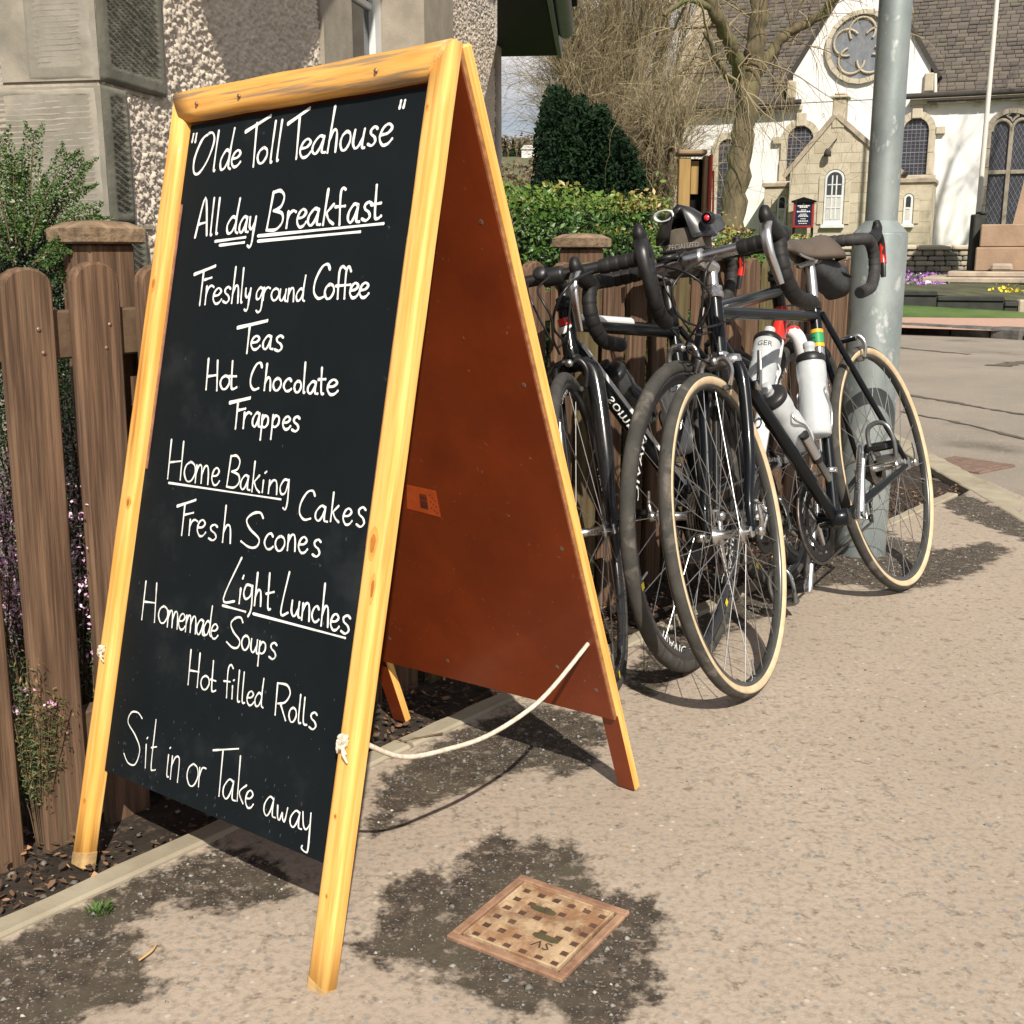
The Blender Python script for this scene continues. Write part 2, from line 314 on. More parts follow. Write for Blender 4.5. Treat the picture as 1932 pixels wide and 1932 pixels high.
WORN = [[(700, 1745), (735, 1700), (720, 1670), (800, 1640), (850, 1640), (905, 1600), (915, 1575), (945, 1555), (975, 1590), (1010, 1600), (1045, 1585), (1075, 1620), (1120, 1650), (1145, 1680), (1235, 1695), (1262, 1740), (1225, 1800), (1235, 1850), (1190, 1890), (1175, 1932), (1180, 1990), (1100, 1990), (1060, 1915), (990, 1900), (900, 1885), (850, 1850), (790, 1835), (690, 1820), (640, 1790), (650, 1762)],
        [(-300, 1990), (-300, 1880), (0, 1775), (120, 1720), (260, 1655), (420, 1580), (560, 1650), (500, 1690), (420, 1720), (330, 1700), (265, 1730), (258, 1770), (290, 1800), (330, 1850), (250, 1890), (120, 1932), (40, 1990)],
        [(690, 1575), (705, 1480), (760, 1440), (820, 1395), (905, 1355), (1000, 1330), (1100, 1335), (1150, 1375), (1120, 1440), (1060, 1462), (1000, 1455), (900, 1475), (820, 1510), (760, 1545)],
        [(1440, 1095), (1480, 1050), (1560, 1020), (1640, 985), (1700, 1010), (1760, 1035), (1870, 1020), (1905, 1035), (1850, 1075), (1780, 1100), (1690, 1118), (1600, 1100), (1520, 1112)],
        [(1748, 935), (1790, 918), (1930, 975), (1990, 1010), (1960, 1030), (1880, 1000), (1800, 965)],
        [(1180, 1290), (1240, 1180), (1330, 1120), (1450, 1080), (1480, 1130), (1380, 1190), (1300, 1260), (1230, 1310)]]
WORN = [[(G(x, y).x, G(x, y).y) for x, y in P] for P in WORN]
def wornmask(X, Y):
    wx = X + (fbm(X * 22, Y * 22, 4, 3) - .5) * .075; wy = Y + (fbm(X * 22 + 9, Y * 22, 4, 9) - .5) * .075
    m = np.full(X.shape, -1e9)
    for P in WORN: m = np.maximum(m, sdist(wx, wy, P))
    return np.clip(m / .022 * .5 + .5, 0, 1)
def grid(x0, x1, y0, y1, s):
    nx = int((x1 - x0) / s) + 1; ny = int((y1 - y0) / s) + 1
    X, Y = np.meshgrid(np.linspace(x0, x1, nx), np.linspace(y0, y1, ny)); i = np.arange(nx * ny).reshape(ny, nx)
    f = np.stack([i[:-1, :-1], i[:-1, 1:], i[1:, 1:], i[1:, :-1]], -1).reshape(-1, 4); return X.ravel(), Y.ravel(), f
mp_ = bpy.data.materials.new('pavement'); mp_.use_nodes = True; MATS['pavement'] = mp_
def ground_mat():
    nt = mp_.node_tree; N = nt.nodes; Lk = nt.links.new; b = N['Principled BSDF']; b.inputs['Roughness'].default_value = .88; b.inputs['Specular IOR Level'].default_value = .3
    tc = N.new('ShaderNodeTexCoord')
    def noise(s, d=4): t = N.new('ShaderNodeTexNoise'); t.inputs['Scale'].default_value = s; t.inputs['Detail'].default_value = d; Lk(tc.outputs['Object'], t.inputs['Vector']); return t.outputs[0]
    def vor(s, out=0): t = N.new('ShaderNodeTexVoronoi'); t.inputs['Scale'].default_value = s; Lk(tc.outputs['Object'], t.inputs['Vector']); return t.outputs[out]
    def rmp(x, a, c, o0=0, o1=1): r = N.new('ShaderNodeMapRange'); r.inputs[1].default_value = a; r.inputs[2].default_value = c; r.inputs[3].default_value = o0; r.inputs[4].default_value = o1; Lk(x, r.inputs[0]); return r.outputs[0]
    def mix(f, a, c):
        x = N.new('ShaderNodeMix'); x.data_type = 'RGBA'
        Lk(f, x.inputs[0])
        for k, s in ((6, a), (7, c)):
            if isinstance(s, tuple): x.inputs[k].default_value = (*s, 1)
            else: Lk(s, x.inputs[k])
        return x.outputs[2]
    def mul(a, c): x = N.new('ShaderNodeMath'); x.operation = 'MULTIPLY'; Lk(a, x.inputs[0]); Lk(c, x.inputs[1]); return x.outputs[0]
    dry = mix(rmp(noise(1.6, 6), .32, .7), (.395, .330, .264), (.330, .272, .214))
    dry = mix(rmp(noise(90, 3), .45, .68), dry, (.285, .235, .186))
    dry = mix(rmp(noise(260, 2), .66, .75), dry, (.47, .41, .33))
    sepc = N.new('ShaderNodeSeparateColor'); Lk(vor(75, 1), sepc.inputs[0])
    chips = mul(rmp(sepc.outputs[0], .72, .80), rmp(vor(75), .40, .22))
    dry = mix(chips, dry, (.24, .235, .22))
    chips2 = mul(rmp(sepc.outputs[1], .92, .95), rmp(vor(75), .32, .2)); dry = mix(chips2, dry, (.47, .41, .34))
    wet = mix(rmp(noise(45, 6), .35, .7), (.080, .064, .048), (.034, .027, .021)); wet = mix(rmp(noise(200, 2), .60, .70), wet, (.24, .215, .18))
    wet = mix(rmp(noise(5, 3), .5, .75), wet, (.085, .072, .050))
    at = N.new('ShaderNodeAttribute'); at.attribute_name = 'tint'
    e = N.new('ShaderNodeMath'); e.operation = 'ADD'; Lk(at.outputs['Fac'], e.inputs[0]); nn_ = N.new('ShaderNodeMath'); nn_.operation = 'ADD'; Lk(rmp(noise(150, 4), .3, .7, -.22, .22), nn_.inputs[0]); Lk(rmp(noise(38, 5), .32, .68, -.42, .42), nn_.inputs[1]); Lk(nn_.outputs[0], e.inputs[1])
    msk = rmp(e.outputs[0], .18, .82)
    spots = mul(rmp(noise(13, 3), .665, .70), rmp(noise(1.1, 2), .50, .60)); mx = N.new('ShaderNodeMath'); mx.operation = 'MAXIMUM'; Lk(msk, mx.inputs[0]); Lk(rmp(spots, 0, 1, 0, .62), mx.inputs[1])
    Lk(mix(mx.outputs[0], dry, wet), b.inputs['Base Color'])
    bp = N.new('ShaderNodeBump'); bp.inputs['Strength'].default_value = .30; bp.inputs['Distance'].default_value = .0025
    h = N.new('ShaderNodeMath'); h.operation = 'ADD'; Lk(noise(230, 5), h.inputs[0]); Lk(rmp(vor(75), 0, .5, .5, 0), h.inputs[1]); Lk(h.outputs[0], bp.inputs['Height']); Lk(bp.outputs[0], b.inputs['Normal'])
ground_mat()
# near pavement: fine grid, worn hollows 4 mm deep; the far tarmac is a coarse sheet round it
X, Y, f = grid(-1.6, 1.95, .5, 5.15, .011)
S = side(X, Y)
keep = (S[f].max(1) < .002); Z = -.004 * wornmask(X, Y) + .0012 * (fbm(X * 14, Y * 14, 4, 21) - .5) + .004 * (fbm(X * 1.5, Y * 1.5, 2, 2) - .5)
far = ((X - K0.x) * KN.x + (Y - K0.y) * KN.y)
# cut along the edging: clamp vertices just across it onto the line
cross = (S > 0) & (S < .02); X = np.where(cross, X - S * EN.x, X); Y = np.where(cross, Y - S * EN.y, Y); S = side(X, Y)
hc = G(1019, 1748); keep = (S[f].max(1) < .004)
MH = [G(987.6, 1655), G(1193.5, 1716), G(1054, 1852), G(837, 1758)]
mc = sum(MH, Vector()) / 4; mu = ((MH[1] - MH[0]) + (MH[2] - MH[3])).normalized(); mv = Vector((-mu.y, mu.x, 0))
msz = (.5 * ((MH[1] - MH[0]).length + (MH[2] - MH[3]).length), .5 * ((MH[0] - MH[3]).length + (MH[1] - MH[2]).length))
inside = (np.abs((X - mc.x) * mu.x + (Y - mc.y) * mu.y) < msz[0] / 2 - .012) & (np.abs((X - mc.x) * mv.x + (Y - mc.y) * mv.y) < msz[1] / 2 - .012)
keep &= ~inside[f].all(1)
npmesh('pavement', np.stack([X, Y, Z], 1), f[keep], MATS['pavement'], smooth=True, vtint=wornmask(X, Y))['kind'] = 'structure'
def sheet(name, pts, z, m, sub=0, kind='structure'):
    b = MB(); b.add([(p[0], p[1], z if len(p) < 3 else p[2]) for p in pts], [tuple(range(len(pts)))]); o = b.build(name, m); o['kind'] = kind; return o
o = sheet('road', [(1.93, -30), (60, -30), (80, 13), (70, 60), (-60, 60), (-60, 6.8), (.95, 6.8), (.95, 5.12), (1.93, 5.12)], -.03, mat('road_tarmac', (.27, .235, .19), (.21, .185, .15), 1.2, 7, .9, bump=.4, bscale=90, bdist=.004, c3=(.10, .085, .065), s3=.55, p3=(.60, .70), c4=(.35, .31, .25), s4=60))
def seam(pts, w, label=None):
    P = [G(x, y, -.026) for x, y in pts]; q = []
    for a, c in zip(P[:-1], P[1:]): q += [a.lerp(c, k / 8) + Vector((random.uniform(-.012, .012), random.uniform(-.02, .02), 0)) for k in range(8)]
    q.append(P[-1]); b = MB(); V = []
    for i, p in enumerate(q): d = (q[min(i + 1, len(q) - 1)] - q[max(i - 1, 0)]).normalized(); n = Vector((-d.y, d.x, 0)) * w * random.uniform(.25, 1.1); V += [p + n, p - n]
    b.add(V, [(2 * i, 2 * i + 1, 2 * i + 3, 2 * i + 2) for i in range(len(q) - 1)]); b.build('road_seam', MATS['tar_seam'])['kind'] = 'structure'
mat('tar_seam', (.075, .065, .052), (.13, .11, .09), 25, rough=.95)
seam([(1700, 742), (1790, 757), (1850, 768), (1932, 782), (2050, 800)], .035); seam([(1700, 776), (1800, 795), (1932, 826), (2050, 850)], .022); seam([(1690, 655), (1760, 662), (1830, 668)], .05); seam([(1880, 690), (1932, 683), (2010, 684)], .16); seam([(1755, 902), (1850, 925), (1932, 950)], .03)
# pavement beyond the near grid
def gp(x, y, z=0): p = G(x, y, z); return (p.x, p.y, z)
sheet('pavement_near_side', [(-6, -4), (1.9, -4), (1.9, .505), (-6, .505)], -.003, MATS['pavement'])
# soil bed and all the ground behind the fence line
X, Y, f = grid(-3.4, 1.95, .4, 6.9, .022)
S = side(X, Y); st = (S - .045); Z = -.020 + .020 * (fbm(X * 9, Y * 9, 4, 5) - .5) + .012 * (fbm(X * 40, Y * 40, 2, 15) - .5) - .004 * np.clip(S * 6, 0, 1) + .05 * np.clip((S - .25) * 2, 0, 1)
cross = (st < 0) & (st > -.04); X = np.where(cross, X - st * EN.x, X); Y = np.where(cross, Y - st * EN.y, Y); S = side(X, Y)
end = (X - E1.x) * ET.x + (Y - E1.y) * ET.y
far = ((X - K0.x) * KN.x + (Y - K0.y) * KN.y); keep = (S[f].min(1) > .03) & (far[f].max(1) < .01) & ((Y[f].max(1) < 5.1) | (X[f].max(1) < 1.0))
npmesh('soil_bed', np.stack([X, Y, Z], 1), f[keep], MATS['soil'], smooth=True)['kind'] = 'structure'
# concrete edging: blocks with open joints, part of the setting
ek = empty('edging_kerb', frame_mat(E0, ET, EN, Vector((0, 0, 1))), kind='structure')
def edging_blocks(root, a, b, w, step, jit=.003):
    n = 0; s = a
    while s < b - .05:
        e = min(s + step, b); k = 18; vs = []; zt = .006 + random.uniform(-.002, .003)
        for i in range(k + 1):
            x = lerp(s + .004, e - .004, i / k); j0 = random.uniform(-jit, jit) * .5; j1 = random.uniform(-jit, jit)
            vs += [(x, j0, -.08), (x, j0 + .001, zt - .004), (x, .006 + j0, zt), (x, w - .006 + j1, zt), (x, w + j1, zt - .005), (x, w + j1, -.08)]
        bb = MB(); bb.loft([[vs[i * 6 + q] for q in range(6)] for i in range(k + 1)], smooth=False); o = bb.build('edging_block', MATS['concrete_kerb'], root); s = e
edging_blocks(ek, -1.0, (E1 - E0).length, .046, .9)
kk = empty('gutter_kerb', frame_mat(K0, KT, KN, Vector((0, 0, 1))), kind='structure'); kk.location.z = -.004
edging_blocks(kk, -1.9, 3.0, .13, .9, .006)
# small stones: loose and half sunk in the worn hollows
def stones(name, n, test, smin, smax, zf, m, seed=1, tint=(0, 1), box=(-1.4, 2.4, .6, 4.6), fl=.55):
    r = np.random.default_rng(seed); ico = np.array([(1, 0, 0), (-1, 0, 0), (0, 1, 0), (0, -1, 0), (0, 0, 1), (0, 0, -1)], float)
    fc = np.array([(0, 2, 4), (2, 1, 4), (1, 3, 4), (3, 0, 4), (2, 0, 5), (1, 2, 5), (3, 1, 5), (0, 3, 5)])
    P = np.stack([r.uniform(box[0], box[1], n * 6), r.uniform(box[2], box[3], n * 6)], 1); P = P[test(P[:, 0], P[:, 1])][:n]; n = len(P)
    s = smin + (smax - smin) * r.random(n) ** 3; V = ico[None] * (1 + r.uniform(-.35, .35, (n, 6, 1))) * s[:, None, None]; V[:, :, 0] *= r.uniform(.7, 1.5, (n, 1)); V[:, :, 2] *= fl
    a = r.uniform(0, 6.28, n); c, q = np.cos(a)[:, None], np.sin(a)[:, None]; x = V[:, :, 0] * c - V[:, :, 1] * q; y = V[:, :, 0] * q + V[:, :, 1] * c; z = V[:, :, 2]
    V = np.stack([x + P[:, 0:1], y + P[:, 1:2], z + zf(P[:, 0], P[:, 1])[:, None]], -1).reshape(-1, 3)
    F = (fc[None] + (np.arange(n) * 6)[:, None, None]).reshape(-1, 3); t = np.repeat(r.uniform(tint[0], tint[1], n), 8)
    return npmesh(name, V, F, m, tint=t)
wz = lambda x, y: -.0035 + 0 * x
def mh_free(x, y): return ~((np.abs((x - mc.x) * mu.x + (y - mc.y) * mu.y) < msz[0] / 2 + .003) & (np.abs((x - mc.x) * mv.x + (y - mc.y) * mv.y) < msz[1] / 2 + .003))
tag(stones('loose_stones', 9000, lambda x, y: (wornmask(x, y) > .75) & (side(x, y) < -.005) & mh_free(x, y), .001, .0058, wz, MATS['stones'], 3), 'pale grit and small grey stones lying in the dark worn hollows of the pavement', 'gravel', kind='stuff')
tag(stones('pavement_grit', 1500, lambda x, y: (wornmask(x, y) < .2) & (side(x, y) < -.005), .001, .0042, lambda x, y: -.0006 + 0 * x, MATS['stones'], 8, (.0, .8)), 'scattered grit set in the dry tan pavement', 'grit', kind='stuff')
tag(stones('bed_stones', 900, lambda x, y: (side(x, y) > .06) & (side(x, y) < .4), .002, .009, lambda x, y: -.018 + 0 * x, MATS['stones'], 5, (0, .8), (-1.3, 1.8, 1, 4.6)), 'small stones on the dark soil beneath the fence', 'gravel', kind='stuff')
# leaf litter
def litter(name, n, test, smin, smax, z0, box, seed=1, m='litter', asp=(.25, .6), tl=(0, 1), lift=.012):
    r = np.random.default_rng(seed); P = np.stack([r.uniform(box[0], box[1], n * 8), r.uniform(box[2], box[3], n * 8)], 1); P = P[test(P[:, 0], P[:, 1])][:n]; n = len(P)
    base = np.array([(-1, 0, 0), (-.3, 1, .25), (.5, .8, .2), (1.1, 0, .1), (.5, -.8, .25), (-.3, -1, .3), (0, 0, -.05)])
    s = r.uniform(smin, smax, n); V = base[None] * s[:, None, None]; V[:, :, 1] *= r.uniform(asp[0], asp[1], (n, 1)); V[:, :, 2] *= r.uniform(-.6, 1.2, (n, 1))
    e = [Euler((r.uniform(-.5, .5), r.uniform(-.5, .5), r.uniform(0, 6.28))).to_matrix() for _ in range(n)]; Mx = np.array([[list(q) for q in m_] for m_ in e])
    V = np.einsum('nij,nkj->nki', Mx, V); V[:, :, 0] += P[:, 0:1]; V[:, :, 1] += P[:, 1:2]; V[:, :, 2] += z0 + r.uniform(0, lift, (n, 1)); 
    fc = np.array([(6, 0, 1), (6, 1, 2), (6, 2, 3), (6, 3, 4), (6, 4, 5), (6, 5, 0)]); F = (fc[None] + (np.arange(n) * 7)[:, None, None]).reshape(-1, 3)
    return npmesh(name, V.reshape(-1, 3), F, MATS[m], tint=np.repeat(r.uniform(tl[0], tl[1], n), 6), smooth=True)
bed = lambda x, y: (side(x, y) > .05) & (side(x, y) < .30) & (fbm(x * 5, y * 5, 3, 77) > .33)
tag(litter('leaf_litter', 6500, bed, .002, .0095, -.017, (-1.2, 1.9, 1.0, 4.6)), 'dry brown leaves and bark chips along the foot of the fence', 'leaf litter', kind='stuff')
def grass_tuft(name, c, n, r0, h, label):
    r = random.Random(5); b = MB()
    for i in range(n):
        a = r.uniform(0, 6.28); d = r.uniform(0, r0); p = Vector((c[0] + math.cos(a) * d, c[1] + math.sin(a) * d, c[2])); l = Vector((math.cos(a) * .5 + r.uniform(-.3, .3), math.sin(a) * .5 + r.uniform(-.3, .3), 1)) * h * r.uniform(.5, 1)
        w = Vector((-l.y, l.x, 0)).normalized() * .0012; q = p + l * .6; e = p + l + Vector((l.x, l.y, -.3 * l.z)) * .4
        b.add([p - w, p + w, q + w * .8, q - w * .8, e], [(0, 1, 2, 3), (3, 2, 4)], tint=r.random())
    return tag(b.build(name, MATS['leaf_grass']), label, 'grass', kind='stuff')
g = G(185, 1718); grass_tuft('grass_tuft', (g.x, g.y, -.003), 80, .018, .013, 'small green tuft of grass growing against the concrete edging')
# twigs on the ground
def twig(pts, r, label, m='stem_brown'):
    b = MB(); b.tube(crom(pts, 4), r, 5); return tag(b.build('twig', MATS[m]), label, 'twig')
a = G(745, 1408); twig([a + Vector((-.0, 0, .004)), G(800, 1398) + Vector((0, 0, .008)), G(835, 1388) + Vector((0, 0, .005))], .0022, 'bare brown twig lying on the edging behind the right leg of the sign')
c = G(800, 1398); twig([c + Vector((0, 0, .007)), c + Vector((-.03, -.004, .006)), c + Vector((-.06, -.012, .005))], .0016, 'thin side twig lying beside the longer brown twig behind the sign')
mat('straw', (.62, .42, .2), (.5, .3, .12), 40, rough=.7)
twig([G(262, 1812, .004), G(285, 1795, .006), G(295, 1782, .004)], .0016, 'pale straw coloured stalk lying on the dark pavement at the lower left', 'straw')
# ---------------------------------------------------------------- cast iron cover
CW, CH_ = msz[0] / 2, msz[1] / 2
cv = empty('access_cover', frame_mat(mc + Vector((0, 0, -.0005)), mu, mv, Vector((0, 0, 1))), 'rusty square cast iron access cover marked SV set in the pavement', 'access cover')
b = MB()
for (x0, y0, x1, y1) in ((-CW, -CH_, CW, -CH_ + .013), (-CW, CH_ - .013, CW, CH_), (-CW, -CH_ + .013, -CW + .013, CH_ - .013), (CW - .013, -CH_ + .013, CW, CH_ - .013)):
    b.box((x0, y0, -.02), (x1, y1, .0015), bev=.002)
b.build('frame', MATS['iron_rim'], cv)
iw, ih = CW - .0165, CH_ - .0165
pat = ["######", "###..#", "##.###", "###.##", "####.#", "######"]; NP = 6
def plate():
    b = MB(); nx = NP; cw = 2 * iw / nx; chh = 2 * ih / nx
    for i in range(nx):
        for j in range(nx):
            x0 = -iw + i * cw; y0 = -ih + j * chh; x1 = x0 + cw; y1 = y0 + chh
            if pat[j][i] == '#':
                g = .16 * cw; a = [(x0, y0, 0), (x1, y0, 0), (x1, y1, 0), (x0, y1, 0)]; h = [(x0 + g, y0 + g, 0), (x1 - g, y0 + g, 0), (x1 - g, y1 - g, 0), (x0 + g, y1 - g, 0)]; l = [(x0 + 1.5 * g, y0 + 1.5 * g, -.005), (x1 - 1.5 * g, y0 + 1.5 * g, -.005), (x1 - 1.5 * g, y1 - 1.5 * g, -.005), (x0 + 1.5 * g, y1 - 1.5 * g, -.005)]
                b.add(a + h + l, [(k, (k + 1) % 4, 4 + (k + 1) % 4, 4 + k) for k in range(4)] + [(4 + k, 4 + (k + 1) % 4, 8 + (k + 1) % 4, 8 + k) for k in range(4)] + [(8, 9, 10, 11)])
            else: b.add([(x0, y0, 0), (x1, y0, 0), (x1, y1, 0), (x0, y1, 0)], [(0, 1, 2, 3)])
    e = .004
    for (x0, y0, x1, y1) in ((-iw - .0, -ih - .0, iw, -ih + e), (-iw, ih - e, iw, ih), (-iw, -ih + e, -iw + e, ih - e), (iw - e, -ih + e, iw, ih - e)): b.box((x0, y0, -.012), (x1, y1, .0022), bev=.001)
    return b
plate().build('cover_plate', MATS['cast_iron'], cv)
b = MB()
for i in range(NP):
    for j in range(NP):
        if pat[j][i] == '#':
            cw = 2 * iw / NP; chh = 2 * ih / NP; x = -iw + (i + .5) * cw; y = -ih + (j + .5) * chh; b.box((x - cw * .22, y - chh * .22, -.0049), (x + cw * .22, y + chh * .22, -.0036))
b.build('pit_dirt', MATS['iron_pit'], cv)
for cx, cy in ((-.012, .030), (.026, -.026)):
    b = MB(); b.prism([(cx + x, cy + y) for x, y in ((-.020, -.003), (-.012, -.006), (.012, -.006), (.020, -.003), (.020, .003), (.012, .006), (-.012, .006), (-.020, .003))], .0003, .0009); b.build('keyway', MATS['moss_dirt'], cv)
print_on('lettering', 'SV', .024, lambda x, y: (-x + .030, -y - .042, .0007), MATS['iron_pit'], cv, 1.1)
# ---------------------------------------------------------------- the chalkboard sign (an A-board)
BW = .577; BL = 1.206
w_ = Vector((.782, -.622, .032)).normalized(); l_ = Vector((.1355, .2138, .9681)); l_ = (l_ - w_ * l_.dot(w_)).normalized(); n_ = w_.cross(l_).normalized()
B0 = Vector((-.234, 1.276, 0))
topR = B0 + l_ * BL - n_ * .0225; B3 = Vector((.1965, 1.850, 0)); l2 = (B3 - topR); BL2 = l2.length; l2 = l2.normalized(); l2 = (l2 - w_ * l2.dot(w_)).normalized()
LF = frame_mat(B0, w_, l_, n_)                           # front leaf: x right (0 = right edge), y up the slope, z out of the face
lb = -l2; nb = lb.cross(w_).normalized()                # back leaf: z away from the viewer
LB = frame_mat(topR - lb * BL2, -w_, lb, (-w_).cross(lb))  # x to the left
sign_root = empty('chalkboard_sign', Matrix.Translation(B0), 'folding pine framed chalkboard sign lettered in white chalk paint, standing on the pavement', 'chalkboard sign')
IR = Matrix.Translation(-B0)
SW, ST = .0355, .022                                      # stile width, thickness
def rail(name, M, x0, x1, y0, y1, z0, z1, m, parent, rnd=.009, along='x', cut0=0, cut1=0, n=5):
    """a rounded wooden bar; cut0/cut1 mitre its ends"""
    b = MB(); sec = []
    w = y1 - y0 if along == 'x' else x1 - x0; c0 = y0 if along == 'x' else x0
    corners = [(c0 + rnd, z0 + rnd * .3, rnd * .3, 180), (c0 + w - rnd * .3, z0 + rnd * .3, rnd * .3, 270), (c0 + w - rnd, z1 - rnd, rnd, 0), (c0 + rnd, z1 - rnd, rnd, 90)]
    for (cx, cz, r, a0) in corners:
        for k in range(n): t = R(a0 + 90 * k / (n - 1)); sec.append((cx + r * math.cos(t), cz + r * math.sin(t)))
    rings = []
    L0, L1 = (x0, x1) if along == 'x' else (y0, y1); steps = 14
    for i in range(steps + 1):
        s = i / steps; ring = []
        for (c, z) in sec:
            q = (c - c0) / w; a = L0 + cut0 * q; e = L1 - cut1 * q; p = lerp(a, e, s); wob = .0006 * math.sin(p * 37 + c * 90)
            ring.append((p, c + wob, z) if along == 'x' else (c + wob, p, z))
        rings.append(ring)
    if along == 'y': rings = [list(reversed(r)) for r in rings]
    b.loft(rings); return b.build(name, m, parent, IR @ M)
# front leaf
RHt = .050
rail('stile', LF, -SW, 0, 0, BL - RHt, -ST, 0, MATS['pine_stile'], sign_root, .007, 'y', cut1=-RHt + .001)
rail('stile', LF, -BW, -BW + SW, 0, BL - .001, -ST, 0, MATS['pine_stile'], sign_root, .007, 'y', cut1=RHt)
rail('top_rail', LF, -BW + SW, -SW - .001, BL - RHt, BL, -ST - .003, .006, MATS['pine_rail'], sign_root, .016, 'x', cut0=-SW + .001, cut1=-SW + .002)
for x0 in (-SW, -BW): rail('worn_foot', LF, x0 - .0006, x0 + SW + .0006, -.001, .016, -ST - .0006, .0006, MATS['end_grain'], sign_root, .0075, 'y', cut1=.012 if x0 == -SW else -.008)
# mitred corner pieces where stile and rail meet
pb = MB(); PB0, PB1 = .150, BL - .052
pb.box((-BW + .012, PB0, -ST - .0095), (-.012, PB1, -ST - .0005), bev=.0008); panel = pb.build('chalkboard_panel', MATS['chalkboard'], sign_root, IR @ LF)
ZP = -.0150                                               # the black board face, sunk behind the face of the frame
bb = MB(); bb.box((-BW + SW + .001, PB0 + .001, -ST - .0004), (-SW - .001, PB1, ZP)); bb.build('chalkboard_face', MATS['chalkboard'], sign_root, IR @ LF)
for (x, y0, y1, m) in ((-BW + SW + .007, .62, 1.03, 'rust_strip'), (-SW - .007, .56, .96, 'rust_strip'), (-SW - .004, .17, .49, 'rust_strip')):
    q = MB(); q.box((x - .0016, y0, ZP + .0002), (x + .0016, y1, ZP + .0035), bev=.0006); q.build('edge_bead', MATS[m], sign_root, IR @ LF)
for x0 in (-SW, -BW):
    q = MB(); q.box((x0 + .003, -.004, -ST + .002), (x0 + SW - .003, .001, -.003), bev=.001); q.build('foot', MATS['end_grain'], sign_root, IR @ LF)
# knots in the pine and the nail heads
for (x, y, rx, ry) in ((-SW * .55, .566, .010, .026), (-SW * .28, .51, .006, .024), (-BW + SW * .45, .905, .008, .016), (-BW + SW * .75, .565, .008, .012), (-BW + SW * .3, .33, .007, .011), (-BW + SW * .5, .10, .006, .009), (-SW * .6, .22, .004, .005), (-SW * .5, .12, .004, .005), (-SW * .75, 1.12, .004, .006)):
    for f_, m_, h_ in ((1.0, 'knot_rim', .0004), (.55, 'knot_wood', .0007)):
        q = MB(); q.prism([(x + f_ * rx * .8 * math.cos(t) * (1 + .15 * math.sin(3 * t)), y + f_ * ry * .85 * math.sin(t)) for t in [k * math.pi / 9 for k in range(18)]], .0000, h_); q.build('knot', MATS[m_], sign_root, IR @ LF)
for x in (-.40, -.12, -.50):
    q = MB(); q.lathe([(0, .0102), (.0028, .0100), (.003, .008)], Matrix.Translation((x, BL - .031, 0)), 10); q.build('nail_head', MATS['screw_steel'], sign_root, IR @ LF)
# back leaf: its pine frame lies outside, the brown stained panel is screwed on inside
LBi = LB                                                  # z of LB points away from or towards? chosen below
zs = 1 if (LB.to_3x3() @ Vector((0, 0, 1))).dot(Vector((0, 1, 0))) > 0 else -1
def zz(a, b): return (min(zs * a, zs * b), max(zs * a, zs * b))
for x0 in (0, BW - SW):
    z0, z1 = zz(0.0, .017); q = MB(); q.box((x0, 0, z0), (x0 + SW, BL2 - .002, z1), bev=.003); q.build('stile', MATS['pine_stile'], sign_root, IR @ LB)
    z0, z1 = zz(-.0012, 0.0); q = MB(); q.box((x0 + .001, .004, z0), (x0 + SW - .001, .162, z1)); q.build('stained_leg_face', MATS['brown_ply'], sign_root, IR @ LB)
z0, z1 = zz(0.0, ST); q = MB(); q.box((SW + .0005, BL2 - .055, z0), (BW - SW - .0005, BL2 - .004, z1), bev=.004); q.build('top_rail', MATS['pine_rail'], sign_root, IR @ LB)
z0, z1 = zz(-.0075, 0.0); q = MB(); q.box((.006, .158, z0), (BW - .006, BL2 - .012, z1), bev=.0006); q.build('brown_panel', MATS['brown_ply'], sign_root, IR @ LB)
z0, z1 = zz(-.0070, -.0008); q = MB(); q.box((.0040, .1585, z0), (.0062, BL2 - .013, z1)); q.build('panel_edge', MATS['ply_edge'], sign_root, IR @ LB)
zf = lambda h: zs * (-.0075 - h)
for (x, y) in ((.035, 1.00), (.028, .76), (.030, .485), (.028, .215), (.10, .245), (.36, .20), (.50, .22)):
    q = MB(); q.lathe([(0, zf(.0004)), (.0026, zf(.0006)), (.0042, zf(0)), (.0046, zf(-.0004))], Matrix.Translation((x, y, 0)), 12, smooth=False); q.build('screw', MATS['screw_steel'], sign_root, IR @ LB)
# the orange label with its bar code
lx, ly = None, None
def on_leaf(px, py, Mx, z):
    o = Mx @ Vector((0, 0, z)); n = (Mx.to_3x3() @ Vector((0, 0, 1))).normalized(); return Mx.inverted() @ onplane(px, py, o, n)
c4 = [on_leaf(x, y, LB, zf(0)) for x, y in ((768, 915), (822, 926), (832, 976), (768, 959))]
q = MB(); q.add([(p.x, p.y, zf(.0004)) for p in c4] + [(p.x, p.y, zf(.0001)) for p in c4], [(0, 1, 2, 3), (7, 6, 5, 4), (0, 4, 5, 1), (1, 5, 6, 2), (2, 6, 7, 3), (3, 7, 4, 0)]); q.build('paper_label', MATS['label_paper'], sign_root, IR @ LB)
q = MB(); a, bq, cq, dq = c4
def lab(u, v): return (a.lerp(bq, u)).lerp(dq.lerp(cq, u), v)
rr = random.Random(4); y = .24
while y < .80:
    h = rr.choice((.012, .02, .035)); P = [lab(u, v) for u, v in ((.42, y), (.66, y), (.66, y + h), (.42, y + h))]; q.add([(p.x, p.y, zf(.0007)) for p in P], [(0, 1, 2, 3)]); y += h + rr.choice((.012, .02, .03))
for k in range(9):
    u = .76 + .07 * (k % 3); v = .2 + .08 * k; P = [lab(uu, vv) for uu, vv in ((u, v), (u + .03, v), (u + .03, v + .05), (u, v + .05))]; q.add([(p.x, p.y, zf(.0007)) for p in P], [(0, 1, 2, 3)])
